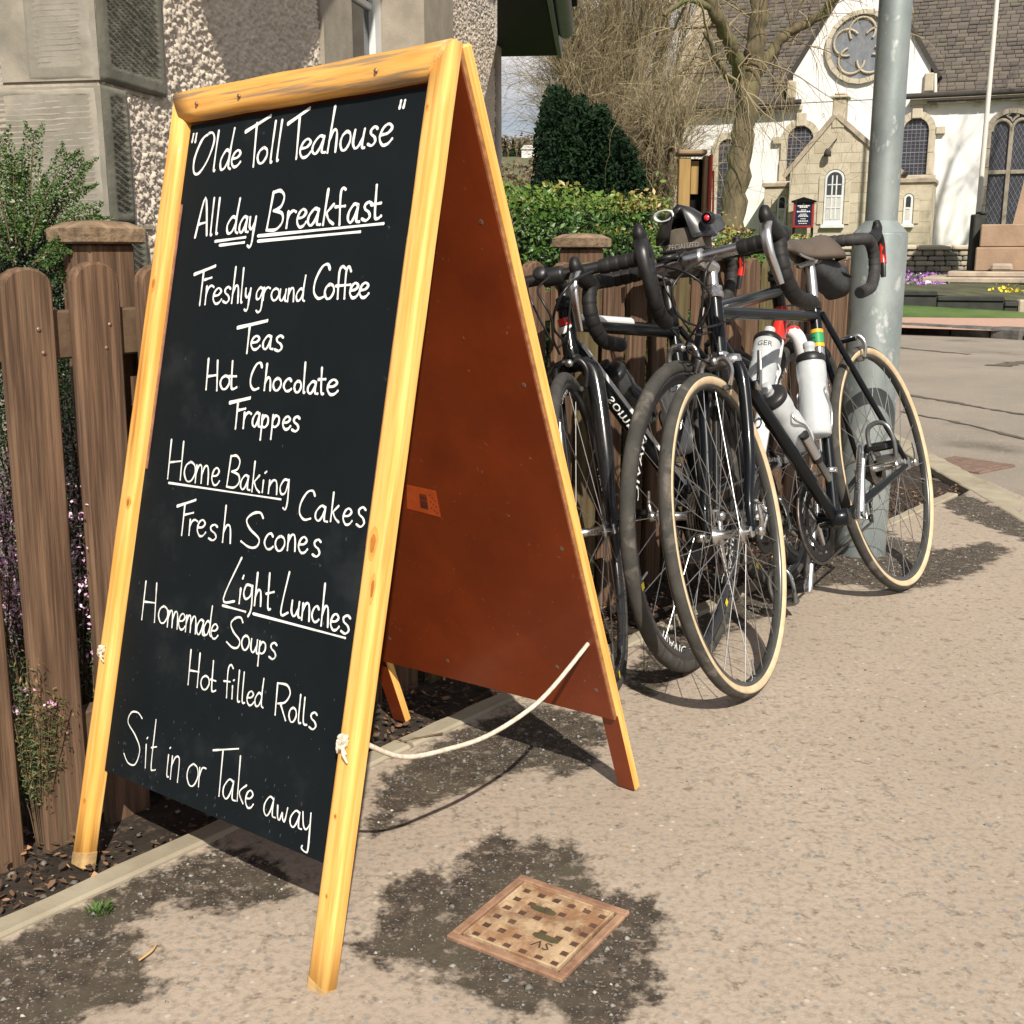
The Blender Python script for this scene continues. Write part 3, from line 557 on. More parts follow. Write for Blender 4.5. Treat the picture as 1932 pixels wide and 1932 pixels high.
q.build('barcode', MATS['label_ink'], sign_root, IR @ LB)
# hinge at the top and the rope that holds the leaves
for x in (.10, .48):
    q = MB(); q.tube([IR @ (topR - w_ * x - l_ * .012 - n_ * .034), IR @ (topR - w_ * (x + .06) - l_ * .012 - n_ * .034)], .004, 8); q.build('hinge', MATS['screw_steel'], sign_root)
hb = LB @ on_leaf(1110, 1216, LB, zf(.002)); hf = LF @ Vector((-SW * .62, .315, -ST)); hfo = LF @ Vector((-SW * .62, .315, .003))
def wp(px, py, t): p = atY(px, py, lerp(hf.y, hb.y, t)); return p
rp = [hf + (hf - hb) * 0, wp(760, 1428, .16), wp(850, 1412, .36), wp(920, 1388, .53), wp(990, 1345, .70), wp(1040, 1300, .82), hb + Vector((0, .004, 0))]
q = MB(); q.tube([IR @ p for p in crom(rp, 8)], .0036, 8); q.build('rope', MATS['rope_white'], sign_root)
def knot(c, nrm, sc=1.0):
    q = MB(); r = random.Random(9); u = w_; v = l_
    for k in range(5):
        a = r.uniform(0, 6.28); p = [c + u * (math.cos(a + t) * .008 * sc) + v * (math.sin(a * 1.3 + t) * .011 * sc) + nrm * (.004 + .0035 * math.sin(t * 2 + k)) for t in (0, 1.2, 2.4, 3.6, 4.8, 6.0)]
        q.tube([IR @ x for x in crom(p, 4)], .0040 * sc, 6)
    for k, (du, dv) in enumerate(((-.010, -.022), (.012, -.020), (.017, -.034))):
        q.tube([IR @ (c + nrm * .004), IR @ (c + u * du * .6 * sc + v * dv * .6 * sc + nrm * .007), IR @ (c + u * du * sc + v * dv * sc + nrm * .003)], [.004 * sc, .0034 * sc, .0018 * sc], 6)
    q.build('rope_knot', MATS['rope_white'], sign_root)
knot(LF @ Vector((-SW * .62, .315, .001)), n_, .72)
knot(LF @ Vector((-BW + SW * .42, .335, .001)), n_, .52)
# ---- chalk lettering: handwriting strokes laid on the black face
GL = {'l': [[(.35, 1), (.25, .08), (.6, 0)]], 'o': [[(.55, 1), (.15, .8), (.0, .4), (.25, .02), (.65, .05), (.98, .45), (.9, .85), (.55, 1)]],
 'O': [[(.75, 1), (.35, .85), (.05, .4), (.1, .05), (.4, 0), (.8, .3), (1.05, .75), (.95, .97), (.75, 1), (.6, .95)]],
 'd': [[(.8, .42), (.45, .48), (.05, .25), (.15, .02), (.5, .05), (.8, .3)], [(.95, 1), (.82, .5), (.8, .08), (1, 0)]],
 'e': [[(.1, .5), (.6, .55), (.9, .8), (.6, 1), (.2, .8), (.02, .35), (.3, 0), (.7, .03), (1, .25)]],
 'a': [[(.85, .9), (.5, 1), (.1, .6), (.05, .2), (.3, .0), (.6, .3), (.85, .9)], [(.85, .95), (.78, .3), (.82, .05), (1.05, .02)]],
 'h': [[(.3, 1), (.12, 0)], [(.16, .25), (.45, .46), (.75, .46), (.85, .3), (.88, 0)]],
 'n': [[(.12, .97), (.05, 0)], [(.1, .5), (.4, .95), (.75, 1), (.88, .6), (.9, 0)]],
 'm': [[(.08, .97), (.03, 0)], [(.06, .5), (.22, .93), (.4, .97), (.46, .6), (.45, .02)], [(.48, .5), (.65, .93), (.85, .97), (.93, .6), (.93, 0)]],
 'r': [[(.15, .97), (.08, 0)], [(.12, .5), (.35, .85), (.7, 1), (1, .92)]],
 'u': [[(.08, 1), (.02, .35), (.25, .02), (.55, .15), (.85, .6)], [(.9, 1), (.82, .25), (.9, 0), (1.05, 0)]],
 's': [[(.95, .88), (.65, 1), (.25, .85), (.3, .62), (.7, .45), (.85, .2), (.5, .0), (.05, .1)]],
 'c': [[(.95, .82), (.7, 1), (.3, .85), (.02, .4), (.3, .02), (.7, .02), (1, .18)]],
 'C': [[(.95, .84), (.8, 1), (.45, .92), (.1, .55), (.05, .2), (.35, .0), (.75, .06)]],
 'S': [[(1.0, .86), (.85, 1), (.5, .95), (.22, .75), (.4, .5), (.85, .25), (.75, .02), (.4, -.02), (.0, .12)]],
 'k': [[(.25, 1), (.08, 0)], [(.85, .56), (.15, .28)], [(.28, .32), (.55, .12), (.95, .0)]],
 'g': [[(.85, .85), (.5, 1), (.1, .6), (.15, .1), (.5, .15), (.85, .75)], [(.92, .97), (.85, 0), (.75, -.75), (.45, -.98), (.2, -.85)]],
 'y': [[(.1, 1), (.12, .4), (.45, .2), (.8, .55)], [(1.0, 1), (.82, .1), (.68, -.75), (.4, -1), (.1, -.9)]],
 'p': [[(.18, 1), (.05, -.95)], [(.14, .55), (.45, .95), (.85, .85), (.85, .35), (.5, .05), (.15, .1)]],
 'w': [[(.05, 1), (.08, .2), (.28, .05), (.5, .6), (.55, .2), (.75, .05), (.98, 1)]],
 'B': [[(.22, .98), (.0, .02)], [(.2, .96), (.65, 1), (.95, .85), (.8, .6), (.35, .5)], [(.35, .5), (.9, .42), (.98, .2), (.6, .02), (.0, .02)]],
 'R': [[(.2, .98), (.0, 0)], [(.2, .97), (.8, .92), (.95, .7), (.6, .45), (.12, .4)], [(.3, .42), (.9, 0)]]}
# every word: (zoom window, slope of its base line, slant, stroke width in mm, [letters (char, x, y, w, h)], [raw strokes])
Z = {1: (420, 220), 2: (420, 600), 3: (320, 1040), 4: (260, 1500)}
WORDS = [
 (1, -.12, .13, 4.6, [('O', 125, 632, 135, 305), ('l', 285, 605, 26, 305), ('d', 335, 602, 85, 312), ('e', 425, 578, 70, 125)], [[(128, 385), (140, 325)], [(152, 385), (163, 322)]]),
 (1, -.12, .13, 4.6, [('o', 625, 552, 72, 120), ('l', 722, 540, 28, 315), ('l', 772, 527, 28, 310)], [[(540, 303), (735, 180)], [(628, 240), (600, 565)]]),
 (1, -.12, .13, 4.6, [('e', 950, 507, 85, 140), ('a', 1045, 480, 100, 135), ('h', 1160, 467, 80, 355), ('o', 1262, 452, 75, 145), ('u', 1358, 440, 90, 145), ('s', 1475, 417, 68, 145), ('e', 1562, 412, 100, 160)], [[(866, 242), (1035, 122)], [(957, 190), (930, 505)], [(1725, 125), (1737, 68)], [(1755, 120), (1768, 65)]]),
 (1, -.08, .1, 4.6, [('l', 262, 1100, 24, 282), ('l', 305, 1090, 26, 272)], [[(150, 1120), (232, 812), (240, 1102)], [(175, 1020), (240, 1002)]]),
 (1, -.08, .1, 4.6, [('d', 388, 1092, 88, 265), ('a', 485, 1085, 68, 122), ('y', 560, 1080, 50, 115)], [[(305, 1150), (538, 1118)], [(340, 1180), (528, 1158)]]),
 (1, -.07, .1, 4.8, [('B', 700, 1070, 118, 305), ('r', 848, 1045, 68, 128), ('e', 930, 1040, 72, 135), ('a', 1012, 1030, 95, 128), ('k', 1128, 1022, 90, 272), ('a', 1320, 1008, 88, 142), ('s', 1430, 992, 72, 142)],
  [[(1310, 750), (1292, 740), (1272, 790), (1262, 1020)], [(1232, 885), (1305, 878)], [(1550, 718), (1535, 945), (1552, 976), (1582, 955)], [(1508, 870), (1582, 855)], [(635, 1108), (1600, 1013)], [(635, 1148), (1420, 1076)]]),
 (2, -.03, .08, 4.0, [('r', 222, 410, 62, 142), ('e', 285, 405, 66, 118), ('s', 362, 400, 56, 122), ('h', 425, 400, 62, 275), ('l', 496, 395, 24, 262), ('y', 532, 375, 42, 85)], [[(145, 178), (308, 112)], [(218, 160), (187, 410)], [(224, 222), (278, 205)]]),
 (2, .0, .08, 3.6, [('g', 615, 378, 62, 96), ('r', 670, 378, 52, 98), ('o', 735, 380, 58, 92), ('u', 798, 385, 52, 88), ('n', 860, 388, 52, 100), ('d', 925, 385, 66, 195)], []),
 (2, -.03, .08, 4.4, [('C', 1055, 367, 122, 262), ('o', 1145, 368, 70, 112), ('e', 1338, 360, 68, 112), ('e', 1412, 358, 72, 112)], [[(1308, 135), (1288, 120), (1262, 165), (1248, 366)], [(1352, 155), (1336, 120), (1314, 170), (1300, 365)], [(1235, 270), (1345, 260)]]),
 (2, .0, .06, 4.2, [('e', 578, 757, 70, 103), ('a', 668, 757, 76, 104), ('s', 760, 770, 66, 118)], [[(478, 588), (708, 533)], [(572, 575), (550, 778)]]),
 (2, .04, .06, 4.2, [('o', 342, 1062, 70, 104)], [[(255, 830), (235, 1065)], [(325, 845), (318, 1072)], [(245, 966), (322, 955)], [(440, 850), (430, 1040), (445, 1062), (470, 1050)], [(412, 965), (468, 965)]]),
 (2, .05, .06, 4.2, [('C', 570, 1066, 90, 208), ('h', 676, 1070, 60, 202), ('o', 750, 1072, 60, 94), ('c', 830, 1077, 60, 96), ('o', 913, 1087, 52, 88), ('l', 978, 1088, 24, 228), ('a', 1013, 1097, 76, 94), ('e', 1165, 1102, 82, 114)], [[(1128, 900), (1121, 1080), (1137, 1100)], [(1100, 990), (1155, 987)]]),
 (2, .06, .06, 4.2, [('r', 516, 1362, 60, 122), ('a', 588, 1352, 64, 108), ('p', 655, 1360, 62, 96), ('p', 735, 1357, 66, 94), ('e', 823, 1370, 60, 98), ('s', 893, 1387, 60, 114)], [[(418, 1165), (575, 1128)], [(482, 1160), (462, 1360)], [(484, 1226), (538, 1214)]]),
 (3, .13, .06, 3.3, [('o', 386, 352, 84, 152), ('m', 470, 366, 108, 140), ('e', 598, 380, 60, 132)], [[(292, 35), (262, 335)], [(385, 50), (358, 345)], [(278, 210), (370, 200)], [(270, 368), (1132, 495)]]),
 (3, .12, .06, 3.3, [('B', 715, 402, 95, 250), ('a', 818, 417, 72, 112), ('k', 905, 434, 66, 232), ('n', 1033, 447, 75, 102)], [[(1000, 350), (990, 440)], [(1012, 292), (1024, 282)], [(1190, 350), (1160, 345), (1128, 400), (1135, 452), (1165, 445), (1190, 370)], [(1196, 345), (1185, 500), (1168, 572), (1150, 562)]]),
 (3, .13, .06, 3.4, [('C', 1268, 645, 122, 228), ('a', 1393, 657, 92, 118), ('k', 1510, 662, 72, 222), ('e', 1608, 684, 70, 124), ('s', 1710, 702, 72, 152)], []),
 (3, .14, .05, 3.4, [('r', 420, 768, 66, 122), ('e', 486, 772, 66, 124), ('s', 573, 806, 70, 122), ('h', 675, 822, 78, 282)], [[(335, 545), (478, 497)], [(395, 535), (370, 765)], [(388, 615), (460, 598)]]),
 (3, .12, .05, 3.6, [('S', 825, 850, 160, 268), ('c', 1003, 874, 68, 122), ('o', 1088, 887, 72, 114), ('n', 1180, 885, 68, 120), ('e', 1266, 902, 70, 122), ('s', 1372, 932, 66, 132)], []),
 (3, .1, .06, 3.6, [('h', 922, 1310, 62, 252)], [[(832, 945), (690, 1260), (775, 1280)], [(825, 1180), (812, 1295)], [(840, 1105), (848, 1083)], [(905, 1160), (870, 1155), (848, 1215), (862, 1262), (900, 1235), (912, 1165)], [(915, 1160), (905, 1330), (880, 1395)], [(1048, 1065), (1032, 1318), (1052, 1340)], [(1020, 1222), (1080, 1208)], [(685, 1312), (860, 1360)]]),
 (3, .2, .06, 3.6, [('u', 1210, 1392, 66, 118), ('n', 1290, 1420, 66, 130), ('c', 1368, 1432, 55, 122), ('h', 1435, 1465, 66, 325), ('e', 1512, 1494, 66, 124), ('s', 1592, 1522, 72, 142)], [[(1200, 1055), (1132, 1365), (1187, 1368)], [(920, 1375), (1628, 1562)]]),
 (3, .22, .06, 3.0, [('o', 188, 1440, 70, 132), ('m', 256, 1475, 84, 130), ('e', 343, 1490, 52, 122), ('m', 396, 1512, 84, 130), ('a', 480, 1532, 62, 118), ('d', 536, 1537, 60, 232), ('e', 592, 1560, 54, 112)], [[(95, 1125), (62, 1420)], [(178, 1140), (160, 1440)], [(85, 1283), (165, 1292)]]),
 (4, .2, .05, 3.2, [('S', 908, 140, 115, 235), ('o', 1022, 167, 58, 112), ('u', 1092, 190, 55, 102), ('p', 1150, 200, 62, 98), ('s', 1232, 238, 60, 128)], []),
 (4, .2, .05, 3.0, [('o', 708, 472, 64, 108)], [[(635, 172), (612, 438)], [(705, 198), (682, 460)], [(625, 330), (695, 342)], [(808, 258), (794, 465), (806, 492), (824, 485)], [(785, 400), (825, 412)]]),
 (4, .2, .05, 2.8, [('e', 1062, 592, 54, 108), ('d', 1122, 604, 66, 222)], [[(960, 315), (942, 287), (920, 335), (908, 540)], [(888, 412), (935, 418)], [(955, 450), (950, 548)], [(962, 408), (968, 404)], [(1008, 330), (992, 550), (1008, 570)], [(1045, 345), (1028, 560), (1046, 580)]]),
 (4, .2, .05, 3.0, [('o', 1386, 722, 56, 112), ('s', 1540, 778, 62, 132)], [[(1302, 430), (1282, 672)], [(1302, 428), (1375, 445), (1398, 510), (1360, 575), (1305, 585)], [(1325, 592), (1362, 715)], [(1480, 518), (1462, 715), (1478, 735)], [(1512, 540), (1498, 725), (1525, 750)]]),
 (4, .2, .05, 2.5, [], [[(258, 700), (225, 655), (175, 655), (150, 730), (205, 830), (240, 940), (205, 1052), (150, 1042), (118, 970)], [(290, 900), (282, 1080)], [(296, 855), (302, 846)], [(366, 710), (328, 1060), (342, 1098), (360, 1095)], [(330, 925), (370, 918)]]),
 (4, .2, .05, 2.6, [], [[(462, 980), (448, 1130), (460, 1150)], [(472, 930), (478, 924)], [(492, 990), (475, 1165)], [(483, 1070), (515, 1000), (545, 1015), (530, 1190)]]),
 (4, .2, .05, 2.6, [('o', 600, 1212, 84, 172)], [[(702, 1078), (692, 1225)], [(700, 1140), (722, 1082), (750, 1086)]]),
 (4, .25, .05, 2.8, [('a', 875, 1312, 95, 155), ('e', 1050, 1380, 62, 135)], [[(805, 945), (1000, 933)], [(882, 945), (850, 1297)], [(1016, 990), (990, 1335)], [(1062, 1215), (1006, 1268), (1034, 1355)]]),
 (4, .27, .05, 2.7, [('a', 1190, 1442, 88, 152), ('w', 1293, 1480, 82, 112), ('a', 1392, 1530, 88, 132)], [[(1497, 1420), (1500, 1520), (1520, 1555), (1548, 1520)], [(1558, 1430), (1535, 1700), (1515, 1728), (1485, 1700), (1490, 1680)]]),
]
_o = LF @ Vector((0, 0, ZP)); LFi = LF.inverted()
def z2b(win, x, y):
    sx = (Z[win][0] + x / 3.22) * .78922; sy = (Z[win][1] + y / 3.22) * .78922; p = LFi @ onplane(sx, sy, _o, n_); return Vector((p.x, p.y, 0))
def ribbon(b, pts, wd, z):
    p = crom(pts, 5) if len(pts) > 2 else [pts[0].lerp(pts[1], k / 6) for k in range(7)]
    k = len(p); V = []; r = random.Random(int(pts[0].x * 1e5))
    for i in range(k):
        t = (p[min(i + 1, k - 1)] - p[max(i - 1, 0)]); t = t.normalized() if t.length > 1e-7 else Vector((1, 0, 0)); nn = Vector((-t.y, t.x, 0)); ww = wd * (.44 + .07 * math.sin(i * .55 + len(pts)) + r.uniform(-.05, .05)) * (1.12 if i < k * .25 else 1.0)
        V += [p[i] + nn * ww, p[i] - nn * ww]
    V = [Vector((q.x, q.y, z)) for q in V]; b.add(V, [(2 * i, 2 * i + 1, 2 * i + 3, 2 * i + 2) for i in range(k - 1)])
    for c in (p[0], p[-1]):
        ring = [Vector((c.x + math.cos(t) * wd * .48, c.y + math.sin(t) * wd * .48, z + .00002)) for t in [j * math.pi / 5 for j in range(10)]]; b.add(ring, [tuple(range(10))])
for wi, (win, sl, slant, wd, letters, raw) in enumerate(WORDS):
    b = MB(); k = 0; wd = wd * .001 * .94
    for (ch, x, y, w, h) in letters:
        for st in GL[ch]:
            P = []
            for (u, v) in st:
                px = x + u * w + (v * h) * slant; py = y - v * h + sl * u * w; P.append(z2b(win, px, py))
            ribbon(b, P, wd, ZP + .0003 + .00003 * (k % 6)); k += 1
    for st in raw:
        P = [z2b(win, *q) for q in st]; thick = 1.0
        ribbon(b, P, wd * thick, ZP + .0003 + .00003 * (k % 6)); k += 1
        if win <= 3 and len(P) == 2 and (P[1] - P[0]).length > .03 and wi in (2, 1, 6, 9, 12, 16): ribbon(b, [q + Vector((0, -wd * .45, 0)) for q in P], wd * .8, ZP + .0003 + .00003 * (k % 6)); k += 1
    b.build('painted_word', MATS['chalk_paint'], sign_root, IR @ LF)
# chalk dust and worn marks low on the board
b = MB(); r = random.Random(21)
for k in range(150):
    x = r.uniform(-BW + SW + .01, -SW - .012); y = PB0 + .004 + (1 - r.random() ** .35) * .7 if k > 40 else PB0 + r.uniform(.003, .05); L_ = r.uniform(.0008, .0026); a = r.uniform(1.2, 2.2)
    b.add([(x - L_ * .4, y - L_, ZP + .00022), (x + L_ * .4, y - L_ * .5, ZP + .00022), (x + L_ * .3, y + L_, ZP + .00022), (x - L_ * .3, y + L_ * .6, ZP + .00022)], [(0, 1, 2, 3)])
b.build('chalk_specks', MATS['chalk_smudge'], sign_root, IR @ LF)
# ---------------------------------------------------------------- picket fence
# x along the fence, y towards the pavement, z up ; face of the pickets at y = 0
F0 = Vector((.755 * 1.0 - 2.00, 1.0, 0)); FR = frame_mat(F0, FT, -FN, Vector((0, 0, 1)))
def falong(px):                                            # distance along the fence where a picture column meets it (at mid height)
    m = (px - 966) / F_PX; y = 2.00 / (.755 - m * .995); return (Vector((.755 * y - 2.00, y, 0)) - F0).dot(FT)
fence = empty('picket_fence', Matrix.Translation(F0), 'brown stained wooden picket fence with rounded tops between the garden and the pavement', 'picket fence')
FRl = Matrix.Translation(-F0) @ FR
def picket_mesh(seed):
    r = random.Random(seed); b = MB(); w = .0405; top = .888; t = .020; n = 9; prof = [(-w, -.10), (-w, top - w * .72)]
    for k in range(1, n): a = math.pi * (1 - k / n); prof.append((w * math.cos(a), top - w * .72 + w * .72 * math.sin(a)))
    prof += [(w, top - w * .72), (w, -.10)]
    def lvl(y, ins): return [(x * (1 - ins / w), y, z - (ins if z > .3 else 0)) for x, z in prof]
    m = len(prof); fr = lvl(0, .004); f1 = lvl(-.004, 0); bk = lvl(-t + .003, 0); b2 = lvl(-t, .003)
    vs = []
    for L_ in (fr, f1, bk, b2): vs += [(x + .0012 * math.sin(z * 9 + seed), y + .0015 * math.sin(z * 5 + seed * 2), z) for x, y, z in L_]
    fs = [tuple(range(m - 1, -1, -1)), tuple(range(3 * m, 4 * m))]
    for k in range(3): fs += [(k * m + i, k * m + i + 1, (k + 1) * m + i + 1, (k + 1) * m + i) for i in range(m - 1)]
    b.add(vs, fs); return b
pm = []
for s in range(5):
    o = picket_mesh(s).build('picket', MATS['fence_wood'], fence); pm.append(o)
a0 = falong(50); SP = .1155; placed = 0; r = random.Random(2)
for k in range(-3, 38):
    s = a0 + k * SP; tl = .010 + r.uniform(-.006, .006); M = FRl @ Matrix.Translation((s, r.uniform(-.002, .002), r.uniform(-.007, .006))) @ Matrix.Rotation(tl, 4, 'Y')
    if s > falong(1600) + .1: break
    if placed < 5: o = pm[placed]; o.matrix_local = M
    else: o = dup(pm[placed % 5], fence, M)
    if k in (8, 13, 17, 22): o.data = o.data.copy(); o.data.materials[0] = MATS['fence_wood_green']
    for q in range(2):
        for zz_ in (.775, .175):
            b = MB(); b.lathe([(0, .0014), (.0028, .0012), (.0036, 0), (.0036, -.002)], M @ Matrix.Translation((r.uniform(-.02, .02), .0, zz_ + (q - .5) * .035 + r.uniform(-.01, .01))) @ Matrix.Rotation(R(-90), 4, 'X'), 8)
            if k < 4: b.build('nail', MATS['screw_steel'], fence)
    placed += 1
sN = a0 + (k - 1) * SP
for z0, z1 in ((.745, .818), (.105, .175)):
    s = a0 - .5
    while s < sN + .05:
        e = min(s + 1.8, sN + .06); b = MB(); b.box((s, -.055, z0), (e - .004, -.0225, z1), FRl, bev=.003); b.build('rail', MATS['fence_rail'], fence); s = e
for px in (268, 1156):
    s = falong(px); b = MB(); h = .918
    b.box((s - .042, -.142, -.2), (s + .042, -.058, h), FRl, bev=.004); po = b.build('post', MATS['fence_wood'], fence)
    b = MB(); c = .054; y0, y1 = -.155, -.045
    ring = lambda z, i: [(s - c + i, y0 + i, z), (s + c - i, y0 + i, z), (s + c - i, y1 - i, z), (s - c + i, y1 - i, z)]
    vs = ring(h, .003) + ring(h + .003, 0) + ring(h + .024, 0) + ring(h + .034, .018) + ring(h + .037, .045)
    fs = [(3, 2, 1, 0)] + [(4 * q + i, 4 * q + (i + 1) % 4, 4 * q + 4 + (i + 1) % 4, 4 * q + 4 + i) for q in range(4) for i in range(4)] + [(16, 17, 18, 19)]
    b.add([FRl @ Vector(v) for v in vs], fs); b.build('post_cap', MATS['cap_grain'], fence, None)
# ---------------------------------------------------------------- stone cottage at the left
WX = Vector((.187, .982, 0)).normalized(); WY = Vector((-WX.y, WX.x, 0)); K = atY(195, 300, 2.40); K.z = 0
WF = frame_mat(K, WX, WY, Vector((0, 0, 1)))              # x along the wall (away from us), y into the wall
WFi = WF.inverted()
def wl(px, py, y=0.0): return WFi @ onplane(px, py, K + WY * y, WY)
house = empty('stone_cottage', Matrix.Translation(K), 'harled stone cottage with dressed corner stones and a white sash window, behind the fence', 'cottage')
HL = Matrix.Translation(-K) @ WF
WL = wl(940, 300).x
# harled wall: thrown pebble render modelled as relief, finest where it is nearest
ns = 640; u = np.linspace(0, 1, ns); sarr = .0 + WL * (u * .55 + .45 * u ** 1.8); zarr = np.concatenate([np.linspace(.0, .9, 60)[:-1], np.linspace(.9, 2.10, 330)[:-1], np.linspace(2.15, 3.1, 20)])
Sg, Zg = np.meshgrid(sarr, zarr); nz = len(zarr); i = np.arange(ns * nz).reshape(nz, ns)
f = np.stack([i[:-1, :-1], i[:-1, 1:], i[1:, 1:], i[1:, :-1]], -1).reshape(-1, 4); Sg = Sg.ravel(); Zg = Zg.ravel()
relief = .017 * np.clip(.60 - cellnoise(Sg * 98, Zg * 92, 1), -.16, .5) + .010 * np.clip(.5 - cellnoise(Sg * 40, Zg * 40, 4), -.2, .4) + .014 * (fbm(Sg * 4, Zg * 4, 3, 8) - .5)
wa, wb_ = wl(600, 60), wl(834, 60)
zsill = wl(700, 112).z
hole = (Sg[f].min(1) > wa.x) & (Sg[f].max(1) < wb_.x) & (Zg[f].min(1) > zsill - .12) & (Zg[f].max(1) < 2.75)
V = np.stack([Sg, -relief, Zg], 1)
o = npmesh('harled_wall', V, f[~hole], MATS['harl'], house, smooth=True); o.matrix_local = HL
# the wall turning left from the corner
CXl = -WY * -1
LFm = frame_mat(Vector((0, 0, 0)), WY, -WX, Vector((0, 0, 1)))   # x to the left/away from the path, y towards us
q = MB(); q.box((.0, .012, 0), (3.2, .30, 3.1)); 
q = MB(); q.box((.02, -.30, 0), (3.2, -.004, 3.1)); q.build('harled_wall', MATS['harl_smooth'], house, LFm)
def droved(name, M, x0, x1, z0, z1, mg=.02, amp=.0035, per=.0125, slant=0.0, m='sandstone', thick=.05, out=.012, seed=0, bl=0.0):
    """a dressed stone: smooth margins round a face of chiselled grooves"""
    nx = max(6, int((x1 - x0) / .006)); nz = max(6, int((z1 - z0) / .0035)); X, Zv = np.meshgrid(np.linspace(x0, x1, nx), np.linspace(z0, z1, nz))
    d = np.minimum(np.minimum(X - x0, x1 - X), np.minimum(Zv - z0, z1 - Zv)); ins = np.clip((d - mg) / .004, 0, 1)
    ph = (Zv + slant * X) / per + .6 * fbm(X * 20, Zv * 30, 3, seed); g = np.abs((ph % 1) - .5) * 2; h = out - ins * amp * (g ** 1.5) * (.6 + .9 * fbm(X * 40, Zv * 90, 2, seed + 3)) - .005 * np.clip(1 - d / .006, 0, 1) + .002 * (fbm(X * 30, Zv * 30, 3, seed + 7) - .5) - .012 * np.clip(.30 - fbm(X * 14, Zv * 14, 3, seed + 11), 0, 1)
    i = np.arange(nx * nz).reshape(nz, nx); f = np.stack([i[:-1, :-1], i[:-1, 1:], i[1:, 1:], i[1:, :-1]], -1).reshape(-1, 4)
    return X.ravel(), h.ravel(), Zv.ravel(), f
def quoin(zb, zt, wleft, wright, seed, slant=.0, ml='sandstone', mr='sandstone_shaded', mg=.02):
    X, h, Zv, f = droved('q', None, 0, wright, zb, zt, mg, .007, .0125, .35, seed=seed, out=.018)
    o = npmesh('corner_stone', np.stack([X - .012 * (X < .001), -h, Zv], 1), f, MATS[mr], house, smooth=True); o.matrix_local = HL
    X, h, Zv, f = droved('q', None, 0, wleft, zb, zt, mg, .0065, .0105, .04, seed=seed + 50, out=.012)
    # left face: x runs away from the corner to the left, outward is -WX
    o2 = npmesh('corner_stone_face', np.stack([X - .012 * (X < .001), h, Zv], 1), f[:, ::-1], MATS[ml], house, smooth=True); o2.matrix_local = LFm
    q = MB(); q.box((-.0108, -.0108, zb + .001), (wright - .002, .2, zt - .001)); o3 = q.build('corner_stone_core', MATS[ml], house, HL)
zj1 = wl(195, 160).z; zj0 = wl(200, 425).z
quoin(zj0 + .004, zj1 - .004, .34, .085, 1, mg=.016)
quoin(zj1 + .004, zj1 + .33, .145, .26, 2, mg=.028)
quoin(zj1 + .338, zj1 + .70, .30, .12, 6)
quoin(zj0 - .30, zj0 - .004, .22, .13, 3)
quoin(.02, zj0 - .308, .36, .16, 4)
for z in (zj1, zj0, zj0 - .304, zj1 + .334):
    q = MB(); q.box((-.006, -.006, z - .006), (.24, .03, z + .006), bev=.002); q.build('mortar_joint', MATS['mortar'], house, HL)
    q = MB(); q.box((-.004, -.02, z - .006), (.33, .006, z + .006), bev=.002); q.build('mortar_joint', MATS['mortar'], house, LFm)
# window
sa, sb = wl(657, 60).x, wl(762, 60).x; zt = 2.75
w0, w1 = wa.x, wb_.x
b = MB(); b.box((w0, -.016, zsill - .12), (sa - .001, .22, zt), bev=.006); b.build('window_margin', MATS['window_stone'], house, HL)
b = MB(); b.box((sb + .001, -.075, zsill - .12), (w1 - .10, .22, zt), bev=.01); b.build('window_margin', MATS['window_stone'], house, HL)
b = MB(); b.box((w1 - .099, -.045, zsill - .12), (w1, .22, zt), bev=.008); b.build('window_margin', MATS['window_stone'], house, HL)
b = MB(); b.box((w0, -.05, zsill - .20), (w1, .22, zsill - .122), bev=.008); b.build('window_sill', MATS['window_stone'], house, HL)
b = MB(); b.box((w0, -.02, zt + .002), (w1, .22, zt + .2), bev=.008); b.build('lintel', MATS['window_stone'], house, HL)
wroot = MB(); y0, y1 = .085, .135; fw = .055
for (x0, x1, z0, z1) in ((sa, sa + fw, zsill - .12, zt), (sb - fw * 1.6, sb, zsill - .12, zt), (sa + fw, sb - fw * 1.6, zsill - .12, zsill - .05), (sa + fw, sb - fw * 1.6, zt - .06, zt)): wroot.box((x0 + .001, y0, z0 + .001), (x1 - .001, y1, z1 - .001), bev=.006)
wn_ = wroot.build('window', MATS['white_wood'], house, HL)
xm = (sa + fw + sb - fw * 1.6) / 2; zz0 = zsill - .05; hh = (zt - .06 - zz0) / 4; zb_ = wl(700, 18, .11).z
zl = [zz0] + [zb_ + k * .34 for k in range(0, 4)] + [zt - .06]
b = MB(); b.box((xm - .011, y0 + .008, zz0), (xm + .011, y1 - .012, zt - .06), bev=.003)
o = b.build('glazing_bar', MATS['white_wood'], wn_)
for z in zl[1:-1]:
    for (x0, x1) in ((sa + fw, xm - .012), (xm + .012, sb - fw * 1.6)): b = MB(); b.box((x0, y0 + .008, z - .011), (x1, y1 - .012, z + .011), bev=.003); b.build('glazing_bar', MATS['white_wood'], wn_)
for k in range(len(zl) - 1):
    for (x0, x1) in ((sa + fw, xm - .011), (xm + .011, sb - fw * 1.6)): b = MB(); b.box((x0, y0 + .022, zl[k] + .008), (x1, y0 + .026, zl[k + 1] - .008)); b.build('pane', MATS['dark_glass'], wn_)
mat('curtain', (.30, .30, .27), (.22, .22, .2), 14, rough=.9)
b = MB(); b.box((sa, .30, zsill - .1), (sb, .31, zt)); b.build('dark_room', MATS['black_paint_and_shade'], house, HL)
